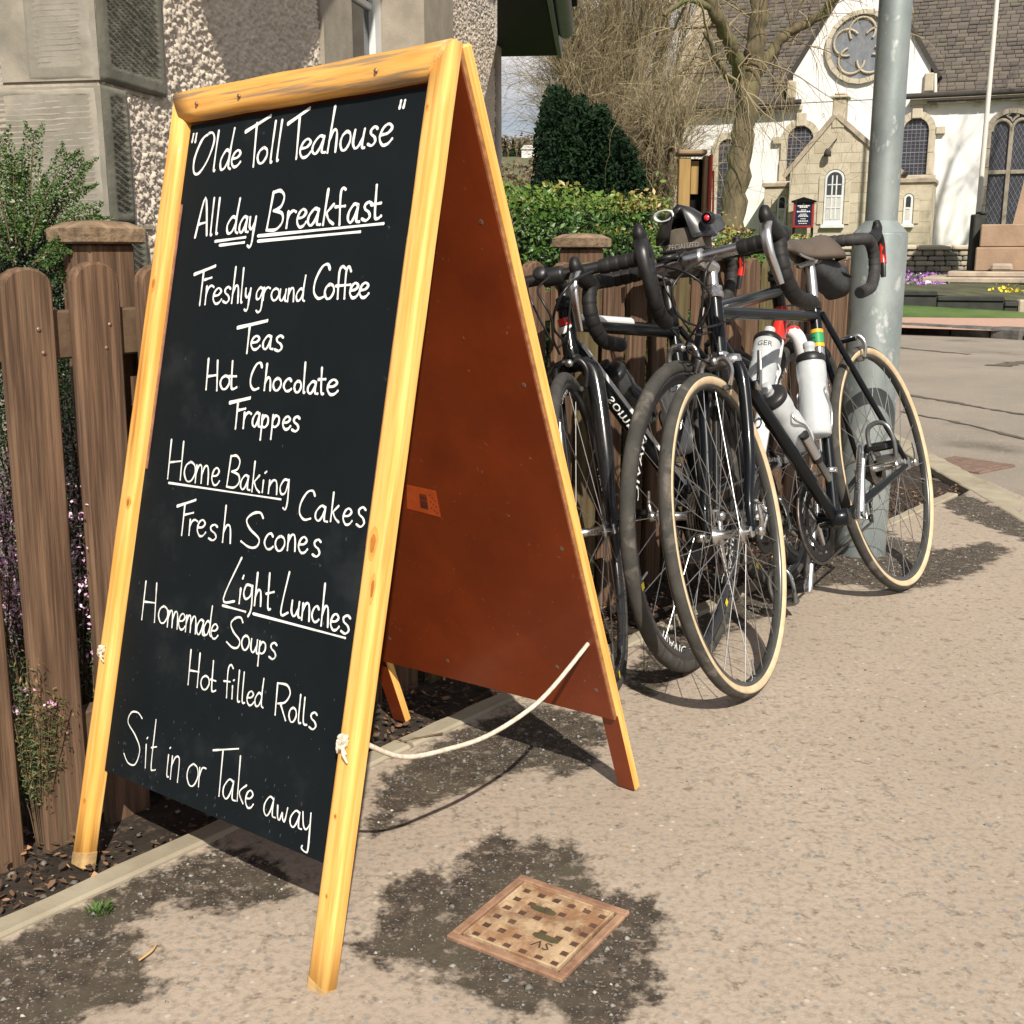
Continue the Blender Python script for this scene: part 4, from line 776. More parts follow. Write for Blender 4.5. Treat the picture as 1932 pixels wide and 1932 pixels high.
# far corner margin, eaves, soffit and gutter
b = MB(); b.box((WL - .10, -.02, 0), (WL + .0, .25, 3.0), bev=.01); b.build('corner_margin', MATS['harl_smooth'], house, HL)
b = MB(); b.box((.0, .20, 0), (WL - .01, 3.0, 2.98)); b.build('inner_wall', MATS['harl_smooth'], house, HL)
zs_e = 1.93; P = [G(938, 107, zs_e), G(1052, 105, zs_e), G(1031, 0, zs_e), G(1006, -140, zs_e), G(938, -140, zs_e)]; IK = Matrix.Translation(-K)
b = MB(); b.add([(p.x, p.y, p.z) for p in P] + [(p.x, p.y, p.z + .03) for p in P], [(4, 3, 2, 1, 0), (5, 6, 7, 8, 9)] + [(i, (i + 1) % 5, 5 + (i + 1) % 5, 5 + i) for i in range(5)]); b.build('boxed_eave', MATS['black_paint_and_shade'], house, IK)  # shade of the underside is put into its near-black colour
u = (P[3] - P[1]).normalized(); v = Vector((u.y, -u.x, 0)); v = v if v.x > 0 else -v; a = P[1] + v * .001; L_ = (P[3] - P[1]).length
b = MB(); b.box((0, 0, -.012), (L_, .022, .10), frame_mat(a, u, v, Vector((0, 0, 1))), bev=.003); b.build('fascia_board', MATS['grey_gutter'], house, IK)
b = MB(); M_ = frame_mat(a + v * .055, u, v, Vector((0, 0, 1))); b.tube([M_ @ Vector((L_ * .22, .0, .03)), M_ @ Vector((L_, .0, .04))], .040, 14); b.build('gutter', MATS['grey_gutter'], house, IK)
b = MB(); b.box((L_ * .32, -.03, .085), (L_, .06, .115), M_, bev=.004); b.build('roof_slate', MATS['black_paint_and_shade'], house, IK)
# roof edge over the wall; below it an unseen board added to cast triangular shade
b = MB(); b.box((-.4, -.42, 3.12), (WL + .1, 3.2, 3.2), bev=.01); b.build('roof_overhang', MATS['black_paint_and_shade'], house, HL)
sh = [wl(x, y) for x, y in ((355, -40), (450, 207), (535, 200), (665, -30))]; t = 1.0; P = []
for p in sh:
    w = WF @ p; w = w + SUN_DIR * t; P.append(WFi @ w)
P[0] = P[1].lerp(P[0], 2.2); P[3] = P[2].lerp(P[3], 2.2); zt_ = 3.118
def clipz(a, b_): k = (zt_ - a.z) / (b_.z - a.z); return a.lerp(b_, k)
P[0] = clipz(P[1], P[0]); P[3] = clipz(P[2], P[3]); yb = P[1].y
b = MB(); b.add([(p.x, yb, p.z) for p in P] + [(p.x, yb + .04, p.z) for p in P], [(0, 1, 2, 3), (7, 6, 5, 4)] + [(i, (i + 1) % 4, 4 + (i + 1) % 4, 4 + i) for i in range(4)]); b.build('unseen_shade_board', MATS['black_paint_and_shade'], house, HL)
# ---------------------------------------------------------------- leaves
def leaves(name, C, size, m, tint, parent=None, nrm=None, asp=.5, seed=0, fold=.25, smin=.6):
    r = np.random.default_rng(seed); n = len(C); C = np.asarray(C, float)
    d = r.normal(size=(n, 3)); d /= np.linalg.norm(d, axis=1)[:, None]
    N = r.normal(size=(n, 3)) * .8 + (np.array([0, -.3, .7]) if nrm is None else nrm); N /= np.linalg.norm(N, axis=1)[:, None]
    d = d - N * (d * N).sum(1)[:, None]; d /= np.linalg.norm(d, axis=1)[:, None] + 1e-9; w = np.cross(N, d); s = (size * r.uniform(smin, 1.25, n))[:, None]
    V = np.stack([C - d * s * .5, C + w * s * asp * .5 + N * s * fold * .3, C + d * s * .5, C - w * s * asp * .5 + N * s * fold * .3], 1).reshape(-1, 3)
    i = (np.arange(n) * 4)[:, None]; F = np.concatenate([i + np.array([[0, 1, 2]]), i + np.array([[0, 2, 3]])], 0); t = np.concatenate([tint, tint])
    return npmesh(name, V, F, m, parent, tint=t)
def shell(n, box, seed, depth=.14, bump=.06, face_w=(1, 1, 1)):
    """points in the outer skin of a clipped hedge box in (s, y, z)"""
    r = np.random.default_rng(seed); (x0, y0, z0), (x1, y1, z1) = box
    A = np.array([(x1 - x0) * (z1 - z0), (x1 - x0) * (y1 - y0), (y1 - y0) * (z1 - z0)]) * np.array(face_w); k = r.choice(3, n, p=A / A.sum()); P = np.stack([r.uniform(x0, x1, n), r.uniform(y0, y1, n), r.uniform(z0, z1, n)], 1)
    dp = depth * r.random(n) ** 2
    P[:, 1] = np.where(k == 0, y0 + dp, P[:, 1]); P[:, 2] = np.where(k == 1, z1 - dp, P[:, 2]); P[:, 0] = np.where(k == 2, np.where(r.random(n) < .5, x0 + dp, x1 - dp), P[:, 0])
    b = fbm(P[:, 0] * 5 + 3, (P[:, 1] + P[:, 2]) * 5, 3, seed) - .5; P[:, 2] += np.where(k == 1, b * bump * 2, 0); P[:, 1] -= np.where(k == 0, b * bump * 2, 0); return P, dp / depth, b
def hedge(name, sx0, sx1, y0, y1, z1, n, size, m, label, seed, asp=.5, tb=0.0, z0=0.0, depth=.16, frame=FR, sprigs=200):
    r = np.random.default_rng(seed); box = ((sx0, y0, z0), (sx1, y1, z1)); P, dp, b = shell(n, box, seed, depth, .05)
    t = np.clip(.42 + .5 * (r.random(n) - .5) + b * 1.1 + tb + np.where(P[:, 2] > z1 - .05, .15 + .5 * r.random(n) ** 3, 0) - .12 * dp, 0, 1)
    if sprigs:
        q = r.integers(0, n, sprigs); S_ = []; 
        for k in q:
            if P[k, 2] > z1 - .2:
                for j in range(9): S_.append((P[k, 0] + r.normal() * .008, P[k, 1] + r.normal() * .008, P[k, 2] + j * .011))
        if S_: P = np.concatenate([P, np.array(S_)]); t = np.concatenate([t, np.clip(.75 + .2 * r.normal(size=len(S_)), 0, 1)])
    Mx = np.array([[frame[i][j] for j in range(3)] for i in range(3)]); o0 = np.array([frame[i][3] for i in range(3)]); P[:, 1] *= -1 if frame is FR else 1
    base = frame @ Vector(((sx0 + sx1) / 2, -(y0 + y1) / 2 if frame is FR else (y0 + y1) / 2, 0)); W = P @ Mx.T + o0 - np.array(base)
    root = empty(name, Matrix.Translation(base), label, 'hedge')
    leaves('foliage', W, size, MATS[m], t, root, asp=asp, seed=seed + 1)
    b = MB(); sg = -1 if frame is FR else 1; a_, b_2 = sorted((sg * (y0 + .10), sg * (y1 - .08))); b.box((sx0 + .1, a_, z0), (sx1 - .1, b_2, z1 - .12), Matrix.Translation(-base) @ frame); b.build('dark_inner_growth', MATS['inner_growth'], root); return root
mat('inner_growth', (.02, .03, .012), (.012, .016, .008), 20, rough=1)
sA = falong(900); sB = falong(1345); sC = falong(1600)
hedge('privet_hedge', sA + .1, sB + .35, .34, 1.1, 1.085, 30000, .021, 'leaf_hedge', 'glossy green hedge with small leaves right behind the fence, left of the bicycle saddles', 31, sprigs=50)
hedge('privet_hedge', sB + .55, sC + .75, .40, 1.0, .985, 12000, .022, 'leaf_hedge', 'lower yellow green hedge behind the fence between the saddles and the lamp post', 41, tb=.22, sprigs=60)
# shrub against the cottage: arching sprays with leaves in two rows
def spray_shrub():
    base = G(60, 1500); base = atY(60, 700, 2.02); base.z = 0; root = empty('cotoneaster_shrub', Matrix.Translation(base), 'dark green shrub with arching herringbone sprays behind the fence, against the stone corner', 'shrub')
    r = np.random.default_rng(6); P = []; T = []; b = MB()
    tips = [((40, 470), (3, 258), 1.97), ((55, 470), (64, 250), 1.99), ((60, 450), (127, 293), 2.02), ((70, 460), (160, 306), 2.04), ((80, 450), (160, 352), 2.02), ((90, 450), (186, 405), 2.0), ((95, 480), (213, 444), 1.98), ((20, 460), (-20, 300), 1.95), ((30, 460), (25, 300), 1.96), ((50, 480), (95, 350), 1.97), ((30, 500), (-40, 380), 1.95), ((60, 500), (140, 470), 1.9), ((40, 440), (38, 330), 1.98), ((70, 520), (175, 520), 1.93)]
    for a, t, d in tips:
        p0 = atY(a[0], a[1], d - .04) - base; p1 = atY(t[0], t[1], d) - base; mid = p0.lerp(p1, .5) + Vector((0, 0, .012)); c = crom([p0, mid, p1], 26); b.tube(c, [lerp(.0016, .0006, i / (len(c) - 1)) for i in range(len(c))], 4)
        ax = (p1 - p0).normalized(); sd = ax.cross(Vector((.2, -1, .2))).normalized()
        for i, q in enumerate(c[4:]):
            for s in (-1, 1):
                for k in range(7):
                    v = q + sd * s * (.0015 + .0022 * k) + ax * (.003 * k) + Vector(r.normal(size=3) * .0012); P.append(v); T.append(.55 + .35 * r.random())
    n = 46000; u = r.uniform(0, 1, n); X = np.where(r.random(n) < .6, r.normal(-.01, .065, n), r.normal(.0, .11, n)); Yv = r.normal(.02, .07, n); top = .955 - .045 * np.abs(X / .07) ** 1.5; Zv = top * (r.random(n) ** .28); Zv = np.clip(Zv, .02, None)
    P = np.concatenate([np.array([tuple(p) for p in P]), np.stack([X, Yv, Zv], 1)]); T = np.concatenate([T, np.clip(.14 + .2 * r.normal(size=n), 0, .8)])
    n2 = 26000; X = r.uniform(-.35, .42, n2); Zv = r.uniform(.0, .72, n2); Yv = r.uniform(-.05, .28, n2); Q = np.stack([X, Yv, Zv], 1); keep = (side(Q[:, 0] + base.x, Q[:, 1] + base.y) > .34) & (fbm(X * 9, Zv * 9, 3, 4) > .40)
    P = np.concatenate([P, Q[keep]]); T = np.concatenate([T, r.uniform(.1, .85, keep.sum())])
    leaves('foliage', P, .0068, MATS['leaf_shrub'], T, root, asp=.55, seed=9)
    for k in range(30):
        x = r.normal(0, .08); p0 = Vector((x * .3, 0, 0)); p1 = Vector((x, r.normal() * .05, .4)); p2 = Vector((x * 2.0, r.normal() * .05, .75)); b.tube(crom([p0, p1, p2], 4), .0018, 4)
    b.build('stems', MATS['stem_brown'], root)
spray_shrub()
def heather():
    c = atY(40, 1100, 1.84); c.z = -.02; root = empty('heather', Matrix.Translation(c), 'heather bush with pink purple flower spikes behind the pickets at the lower left', 'heather')
    r = np.random.default_rng(12); b = MB(); FP = []; FT_ = []; LP = []; LT = []
    for k in range(640):
        x = r.uniform(-.30, .30); y = r.uniform(-.10, .30); w = Vector((c.x + x, c.y + y, 0))
        if side(np.array([w.x]), np.array([w.y]))[0] < .27: continue
        h = r.uniform(.25, .68) * (1 - .35 * abs(x) / .4); lean = Vector((r.normal() * .10, r.normal() * .10 - .02, 1)).normalized(); p0 = Vector((x, y, 0)); p1 = p0 + lean * h; 
        if k % 3 == 0: b.tube([p0, p0.lerp(p1, .5) + Vector(r.normal(size=3) * .01), p1], [.002, .0016, .001], 3)
        for j in range(34):
            t = r.uniform(.1, 1) ; q = p0.lerp(p1, t) + Vector(r.normal(size=3) * .008); LP.append(q); LT.append(r.uniform(0, .75) if r.random() < .8 else 1)
        if r.random() < .9 and h > .42:
            for j in range(34): t = r.uniform(.62, 1.02); q = p0.lerp(p1, t) + Vector(r.normal(size=3) * .0075); FP.append(q); FT_.append(r.random())
    leaves('foliage', np.array(LP), .009, MATS['leaf_heather'], np.array(LT), root, asp=.3, seed=3); leaves('flowers', np.array(FP), .0075, MATS['petal_pink'], np.array(FT_), root, asp=.6, seed=4)['kind'] = 'stuff'
    b.build('stems', MATS['stem_brown'], root)
heather()
def sprig(px, py, d, w, flower, label, seed):
    r = np.random.default_rng(seed); c = atY(px, py, d); root = empty('heather_sprig', Matrix.Translation(Vector((c.x, c.y, -.02))), label, 'heather'); P = []; T = []; FP = []; b = MB(); top = c.z + .02
    for k in range(52):
        x = r.normal() * w; y = r.normal() * w * .7; t = top * r.uniform(.45, 1.0); p1 = Vector((x, y, t)); p0 = Vector((x * .35, y * .3, t * .35)); b.tube([Vector((x * .2, y * .2, 0)), p0, p1], .0009, 3)
        for j in range(64): u = r.uniform(.15, 1.02); q = p0.lerp(p1, u) + Vector(r.normal(size=3) * .0075); P.append(q); T.append(r.uniform(0, .8) if r.random() < .88 else 1)
        if flower and k % 11 == 0:
            for j in range(16): FP.append(p1 + Vector(r.normal(size=3) * .0055))
    leaves('foliage', np.array(P), .0105, MATS['leaf_heather'], np.array(T), root, asp=.24, seed=seed)
    if FP: o = leaves('flowers', np.array(FP), .0075, MATS['petal_pink'], r.random(len(FP)), root, asp=.7, seed=seed + 1); o['kind'] = 'stuff'
    b.build('stems', MATS['stem_brown'], root)
sprig(46, 1230, 1.685, .021, True, 'sprig of heather poking out between the two leftmost pickets', 5)
sprig(190, 1110, 1.86, .016, True, 'sprig of heather poking out between the second picket and the left leg of the sign', 6)
# ---------------------------------------------------------------- lamp post
mat('galvanised', (.36, .40, .39), (.22, .26, .26), 11, 6, .40, rough2=.55, metal=.5, bump=.12, bscale=40, bdist=.002, c3=(.50, .52, .51), s3=22, p3=(.58, .66), stretch=(1, 1, .6))
LPc = G(1622, 1050); LPc = LPc + Vector((.02, .075, 0)); lp = empty('lamp_post', Matrix.Translation(LPc), 'galvanised steel lamp post with a wide lower shaft behind the black bicycle', 'lamp post')
zs_ = atY(1640, 440, LPc.y).z; rl = 98 / 2 / F_PX * 3.52 * 1.0; ru = rl * .585
b = MB(); b.lathe([(rl * .98, -.1), (rl, .02), (rl, zs_ - .005), (rl * .985, zs_)], n=48); b.build('lower_shaft', MATS['galvanised'], lp)
zt_2 = atY(1640, 417, LPc.y).z
b = MB(); b.lathe([(rl * .985, zs_ + .0005), (rl * .90, zs_ + .008), (ru * 1.05, zt_2 - .003), (ru * 1.0, zt_2)], n=48); b.build('shoulder', MATS['galvanised'], lp)
b = MB(); b.lathe([(ru, zt_2 - .01), (ru * .985, 3.4), (ru * .8, 6.0)], n=40); b.tube([(0, 0, 5.98), (0, -.02, 6.3), (.0, -.3, 6.5), (0, -.7, 6.55)], [ru * .8, ru * .7, .03, .03], 12); b.build('upper_shaft', MATS['galvanised'], lp)
b = MB(); b.loft([[Vector((.10 * math.cos(t) * k, y, 6.54 + .05 * math.sin(t) * k)) for t in [j * math.pi / 6 for j in range(12)]] for y, k in ((-.65, .5), (-.7, 1), (-1.1, 1), (-1.2, .5))]); b.build('lantern', MATS['grey_gutter'], lp)
b = MB(); b.box((-.045, -rl * .92 - .016, .42), (.045, -rl * .80, .86), bev=.004); 
b = MB(); b.tube([(ru * .9, 0, zs_ - .01), (rl * .96, -.012, zs_ - .02)], .004, 6); b.build('door_seam', MATS['galvanised'], lp)
# ---------------------------------------------------------------- bicycles
mat('tyre_black', (.035, .034, .032), (.055, .052, .047), 40, 5, .82, bump=.4, bscale=220, bdist=.0008, c3=(.10, .09, .075), s3=18, p3=(.56, .70))
mat('tyre_grey', (.034, .033, .029), (.056, .053, .046), 30, 5, .85, bump=.5, bscale=180, bdist=.001, c3=(.125, .112, .095), s3=22, p3=(.56, .70))
mat('tan_wall', (.62, .49, .32), (.50, .38, .23), 30, 5, .7)
mat('rim_black', (.02, .02, .022), rough=.3, spec=.6)
mat('rim_alloy', (.30, .31, .31), (.2, .21, .21), 20, rough=.35, metal=.9)
mat('rim_hard', (.085, .085, .082), (.12, .12, .115), 20, rough=.35, metal=.6)
mat('rim_white', (.72, .74, .74), rough=.35)
mat('yellow_label', (.75, .60, .03), rough=.5)
mat('alloy', (.62, .62, .61), (.50, .50, .5), 40, rough=.24, rough2=.36, metal=1)
mat('steel_spoke', (.42, .42, .42), rough=.42, metal=1)
mat('dark_metal', (.05, .05, .052), (.03, .03, .03), 30, rough=.38, metal=.7)
mat('chain_steel', (.17, .15, .13), (.08, .07, .06), 80, rough=.45, metal=.8, bump=.5, bscale=300, bdist=.001)
mat('frame_black', (.0035, .005, .0075), (.005, .007, .009), 10, rough=.32, spec=.2, coat=.25)
mat('frame_carbon', (.006, .006, .007), (.016, .016, .017), 300, rough=.3, coat=.4, spec=.3, kind='vor')
mat('frame_white', (.72, .73, .74), rough=.25, coat=.6)
mat('frame_red', (.62, .03, .02), rough=.25, coat=.6)
mat('bar_tape', (.008, .008, .009), (.015, .0145, .0145), 60, rough=.62, bump=.25, bscale=400, bdist=.0006, spec=.4)
mat('bar_tape_worn', (.04, .038, .036), (.022, .021, .021), 50, rough=.7, bump=.3, bscale=350, bdist=.0008)
mat('hood_rubber', (.009, .009, .010), rough=.5, spec=.45)
mat('cable_black', (.012, .012, .012), rough=.35)
mat('saddle_leather', (.105, .080, .06), (.065, .05, .04), 14, 6, .55, bump=.3, bscale=220, bdist=.0008)
mat('saddle_black', (.014, .014, .016), (.02, .02, .022), 20, rough=.32, coat=.3)
mat('bag_cloth', (.045, .047, .05), (.028, .03, .032), 90, rough=.7, bump=.5, bscale=500, bdist=.0008)
mat('bag_dusty', (.115, .095, .07), (.07, .058, .045), 30, rough=.9, bump=.5, bscale=400, bdist=.0008)
mat('bottle_clear', (.78, .82, .84), (.62, .67, .70), 9, rough=.3, trans=.40, spec=.5)
mat('bottle_smoke', (.06, .062, .066), rough=.25, trans=.25)
mat('cap_black', (.014, .014, .015), rough=.4)
mat('white_print', (.80, .81, .80), rough=.5)
mat('grey_print', (.30, .28, .25), rough=.8); mat('dark_print', (.03, .04, .05), rough=.5)
mat('light_red', (.75, .03, .05), rough=.2, coat=.5)
mat('orange_sticker', (.85, .38, .02), rough=.5); mat('green_sticker', (.02, .28, .10), rough=.5); mat('chrome', (.72, .72, .72), rough=.12, metal=1)
HA = R(75); RAKE = .040; RW = .34
def smat(wb, steer):
    ax = Vector((-math.cos(HA), 0, math.sin(HA))); n = Vector((math.sin(HA), 0, math.cos(HA))); A = Vector((wb, 0, RW)) - n * RAKE
    return Matrix.Translation(A) @ Matrix.Rotation(-steer, 4, ax) @ Matrix.Translation(-A)
def root_mat(x, y, az, lean):
    Fd = Vector((math.sin(az), math.cos(az), 0)); Rt = Vector((math.cos(az), -math.sin(az), 0)); U = Vector((0, 0, 1)) * math.cos(lean) + Rt * math.sin(lean); Lf = U.cross(Fd)
    return frame_mat(Vector((x, y, .004)), Fd, Lf, U)
def spoke_mesh():
    b = MB(); b.tube([(0, 0, 0), (0, 0, 1)], .0010, 5); me = bpy.data.meshes.new('spoke'); me.from_pydata(b.v, [], b.f); me.materials.append(MATS['steel_spoke']); return me
def align(p0, p1):
    d = p1 - p0; q = d.to_track_quat('Z', 'Y').to_matrix().to_4x4(); return Matrix.Translation(p0) @ q @ Matrix.Diagonal((1, 1, d.length, 1))
def wheel(parent, M, tyre='tyre_black', wall=None, rim='rim_alloy', deep=.020, n=28, front=True, label=None, letters=None, seed=0, cross=2, stick=False, tw=.0125):
    Rt = RW; r = tw; rr = Rt - 2 * r + .004
    b = MB(); prof = [(-.010, -.0088), (.003, -.0092), (.004, -.006), (-.003, -.004), (-.004, .004), (.004, .006), (.003, .0092), (-.010, .0088), (-deep + .003, .0045), (-deep, 0), (-deep + .003, -.0045)]
    b.torus(rr, prof[::-1], n=96); w = b.build('wheel', MATS[rim], parent, M)
    if label: w['label'] = label
    b = MB(); k = 16; cr = Rt - r; tread = [(cr - rr + r * math.cos(a) * 1.0, r * math.sin(a)) for a in [R(-62 + 124 * j / 9) for j in range(10)]]
    full = [(cr - rr + r * math.cos(a), r * math.sin(a)) for a in [2 * math.pi * j / 18 for j in range(18)]]
    b.torus(rr, full[::-1], n=120); b.build('tyre', MATS[tyre], w)
    if wall:
        for s in (-1, 1):
            a0, a1 = 74, 150; arc = [(cr - rr + (r + .0006) * math.cos(R(a)), s * (r + .0006) * math.sin(R(a))) for a in [a0 + (a1 - a0) * j / 6 for j in range(7)]] ; arc2 = [(cr - rr + (r - .001) * math.cos(R(a)), s * (r - .001) * math.sin(R(a))) for a in (a1, a0)]
            b = MB(); P = arc + arc2; b.torus(rr, P if s < 0 else P[::-1], n=120); b.build('tyre_sidewall', MATS[wall], w)
    hw = .033 if front else .04; b = MB(); RY = Matrix.Rotation(R(90), 4, 'X')
    pr = [(0, -hw - .017), (.006, -hw - .017), (.006, -hw), (.019, -hw + .001), (.019, -hw + .004), (.010, -hw + .010), (.0085, 0), (.010, hw - .010), (.019, hw - .004), (.019, hw - .001), (.006, hw), (.006, hw + .017), (0, hw + .017)]
    b.lathe(pr, RY, 24); b.build('hub', MATS['alloy'], w)
    me = wheel.sp
    for i in range(n):
        s = 1 if i % 2 else -1; a = 2 * math.pi * i / n + .03 * seed; da = (1 if (i // 2) % 2 else -1) * 2 * math.pi * cross / n * 1.9; ah = a + da
        p0 = Vector((.018 * math.cos(ah), s * (hw - .003), .018 * math.sin(ah))); p1 = Vector(((rr - deep + .002) * math.cos(a), s * .002, (rr - deep + .002) * math.sin(a)))
        o = bpy.data.objects.new('spoke', me); col.objects.link(o); o.parent = w; o.matrix_local = align(p0, p1)
    if letters:                                            # brand lettering round the rim, both faces
        txt, lm, rad, size, reps = letters
        for s in (-1, 1):
            for q in range(reps):
                vs, fs = text_geo(txt, size); a0 = 2 * math.pi * q / reps + .9 + seed; b = MB()
                b.add([Vector(((rad + v.y) * math.cos(a0 - s * v.x * 1.6 / rad), s * .0063, (rad + v.y) * math.sin(a0 - s * v.x * 1.6 / rad))) for v in vs], fs); b.build('rim_lettering', MATS[lm], w)
    if stick:
        for s in (-1, 1):
            for a in (.35, 2.5, 4.7):
                b = MB(); r0 = rr - .008; b.add([Vector((rd * math.cos(t), s * .0096, rd * math.sin(t))) for rd in (r0 - .009, r0 + .006) for t in (a, a + .05)], [(0, 1, 3, 2)]); b.build('rim_sticker', MATS['yellow_label'], w)
    # valve
    b = MB(); b.tube([(0, 0, -(rr - deep) + .002), (0, 0, -(rr - deep) + .034)], .0026, 8); b.build('valve', MATS['alloy'], w)
    return w
wheel.sp = spoke_mesh()
def pt(name, pts, r, m, parent, M=None, n=12, sm=8, flat=1.0, up=None, label=None):
    p = crom(pts, sm) if len(pts) > 2 else [Vector(q) for q in pts]; k = len(p)
    if hasattr(r, '__len__'): rs = [float(np.interp(i / (k - 1) * (len(r) - 1), range(len(r)), r)) for i in range(k)]
    else: rs = r
    b = MB(); b.tube(p, rs, n, flat=flat, up=up); o = b.build(name, MATS[m], parent, M)
    if label: o['label'] = label
    return o
def taped(name, pts, r, m, parent, M):
    p = crom(pts, 14); L_ = [0]
    for i in range(1, len(p)): L_.append(L_[-1] + (p[i] - p[i - 1]).length)
    n = int(L_[-1] / .0028); q = []; rs = []
    for i in range(n + 1):
        s = L_[-1] * i / n; j = min(max(int(np.searchsorted(L_, s)), 1), len(p) - 1); t = (s - L_[j - 1]) / max(L_[j] - L_[j - 1], 1e-9); q.append(p[j - 1].lerp(p[j], t)); ph = (s / .021) % 1; rs.append(r * (1 + .055 * ph - .05 * (ph < .14)))
    b = MB(); b.tube(q, rs, 14); return b.build(name, MATS[m], parent, M)
def saddle(parent, M, m, label=None, cut=False, wd=.072, lettering=None, ln=.27):
    b = MB(); rings = []; n = 20
    for i in range(15):
        t = i / 14; x = -.135 + ln * t; w = wd * (1 - t) ** .0 * (1.0 if t < .18 else max(.0, 1.0 - ((t - .18) / .5)) ** 1.3 * .72 + .28) * (math.sin(min(1, (t + .03) / .12) * math.pi / 2)) * (math.sin(min(1, (1.03 - t) / .1) * math.pi / 2)); w = max(w, .006)
        top = .012 * (1 - t) ** 2 - .006 * math.sin(t * math.pi) + .004; dr = .044 * (1 - t) + .020; ring = []
        for j in range(n):
            a = 2 * math.pi * j / n; c, s = math.cos(a), math.sin(a); y = w * c * (1 if s > 0 else .96); z = top + (.010 * s if s > 0 else 0) - (dr * abs(c) ** 2.2 if s > -.01 else dr * abs(c) ** 2.2 - 0) - (.008 if s <= 0 else 0); ring.append(Vector((x, y, z)))
        rings.append(ring)
    b.loft(rings); o = b.build('saddle', MATS[m], parent, M)
    if label: o['label'] = label
    for s in (-1, 1): pt('saddle_rail', [(-.10, s * .025, -.020), (-.05, s * .022, -.045), (.03, s * .022, -.045), (.11, s * .008, -.018)], .0033, 'alloy', o, n=8)
    if lettering: print_on('saddle_lettering', lettering[0], lettering[1], lambda x, y: (-.06 - x * lettering[3], lettering[2] * (wd * .985 + .0015) if True else 0, -.018 + y), MATS['white_print'], o)
    return o
def bottle(name, parent_m, base, axis, label, m='bottle_clear', h=.20, r=.036, cap='cap_black', txt=None, spin=0, group=None, tm='dark_print', nip='bottle_clear', ty=.45):
    d = (parent_m.to_3x3() @ Vector(axis)).normalized(); q = d.to_track_quat('Z', 'Y').to_matrix().to_4x4(); root = empty(name, Matrix.Translation(parent_m @ Vector(base)) @ q @ Matrix.Rotation(spin, 4, 'Z'), label, 'bottle', group)
    b = MB(); b.lathe([(0, 0), (r * .8, 0), (r * .97, .004), (r, .012), (r, h * .46), (r * .93, h * .52), (r * .93, h * .60), (r, h * .66), (r, h * .80), (r * .97, h * .84)], n=28); b.build('bottle_body', MATS[m], root)
    b = MB(); b.lathe([(r * 1.02, h * .835), (r * 1.04, h * .85), (r * 1.04, h * .90), (r * .9, h * .925), (r * .55, h * .95), (r * .42, h * .955), (0, h * .955)], n=28); b.build('cap', MATS[cap], root)
    b = MB(); b.lathe([(r * .40, h * .95), (r * .36, h * 1.00), (r * .42, h * 1.01), (r * .42, h * 1.06), (r * .3, h * 1.075), (0, h * 1.075)], n=16); b.build('nozzle', MATS[nip], root)
    if txt:
        vs, fs = text_geo(txt, r * .62); bb = MB(); bb.add([Vector(((r + .0005) * math.cos(v.x / r), (r + .0005) * math.sin(v.x / r), h * ty + v.y)) for v in vs], fs); bb.build('bottle_print', MATS[tm], root)
    return root
def cage(parent, base, axis, m='alloy'):
    a = Vector(axis).normalized(); p = Vector(base); y = Vector((0, 1, 0)); f = a.cross(y).normalized(); f = -f if (f.x > 0) != (axis[0] < 0 or True) and False else f
    for s in (-1, 1): pt('bottle_cage', [p + f * .03 + y * s * .012, p + f * .0 + y * s * .034 + a * .01, p - f * .036 * 0 + y * s * .040 + a * .06, p - f * .02 + y * s * .036 + a * .11, p + f * .030 + y * s * .020 + a * .13], .0025, m, parent, n=6)
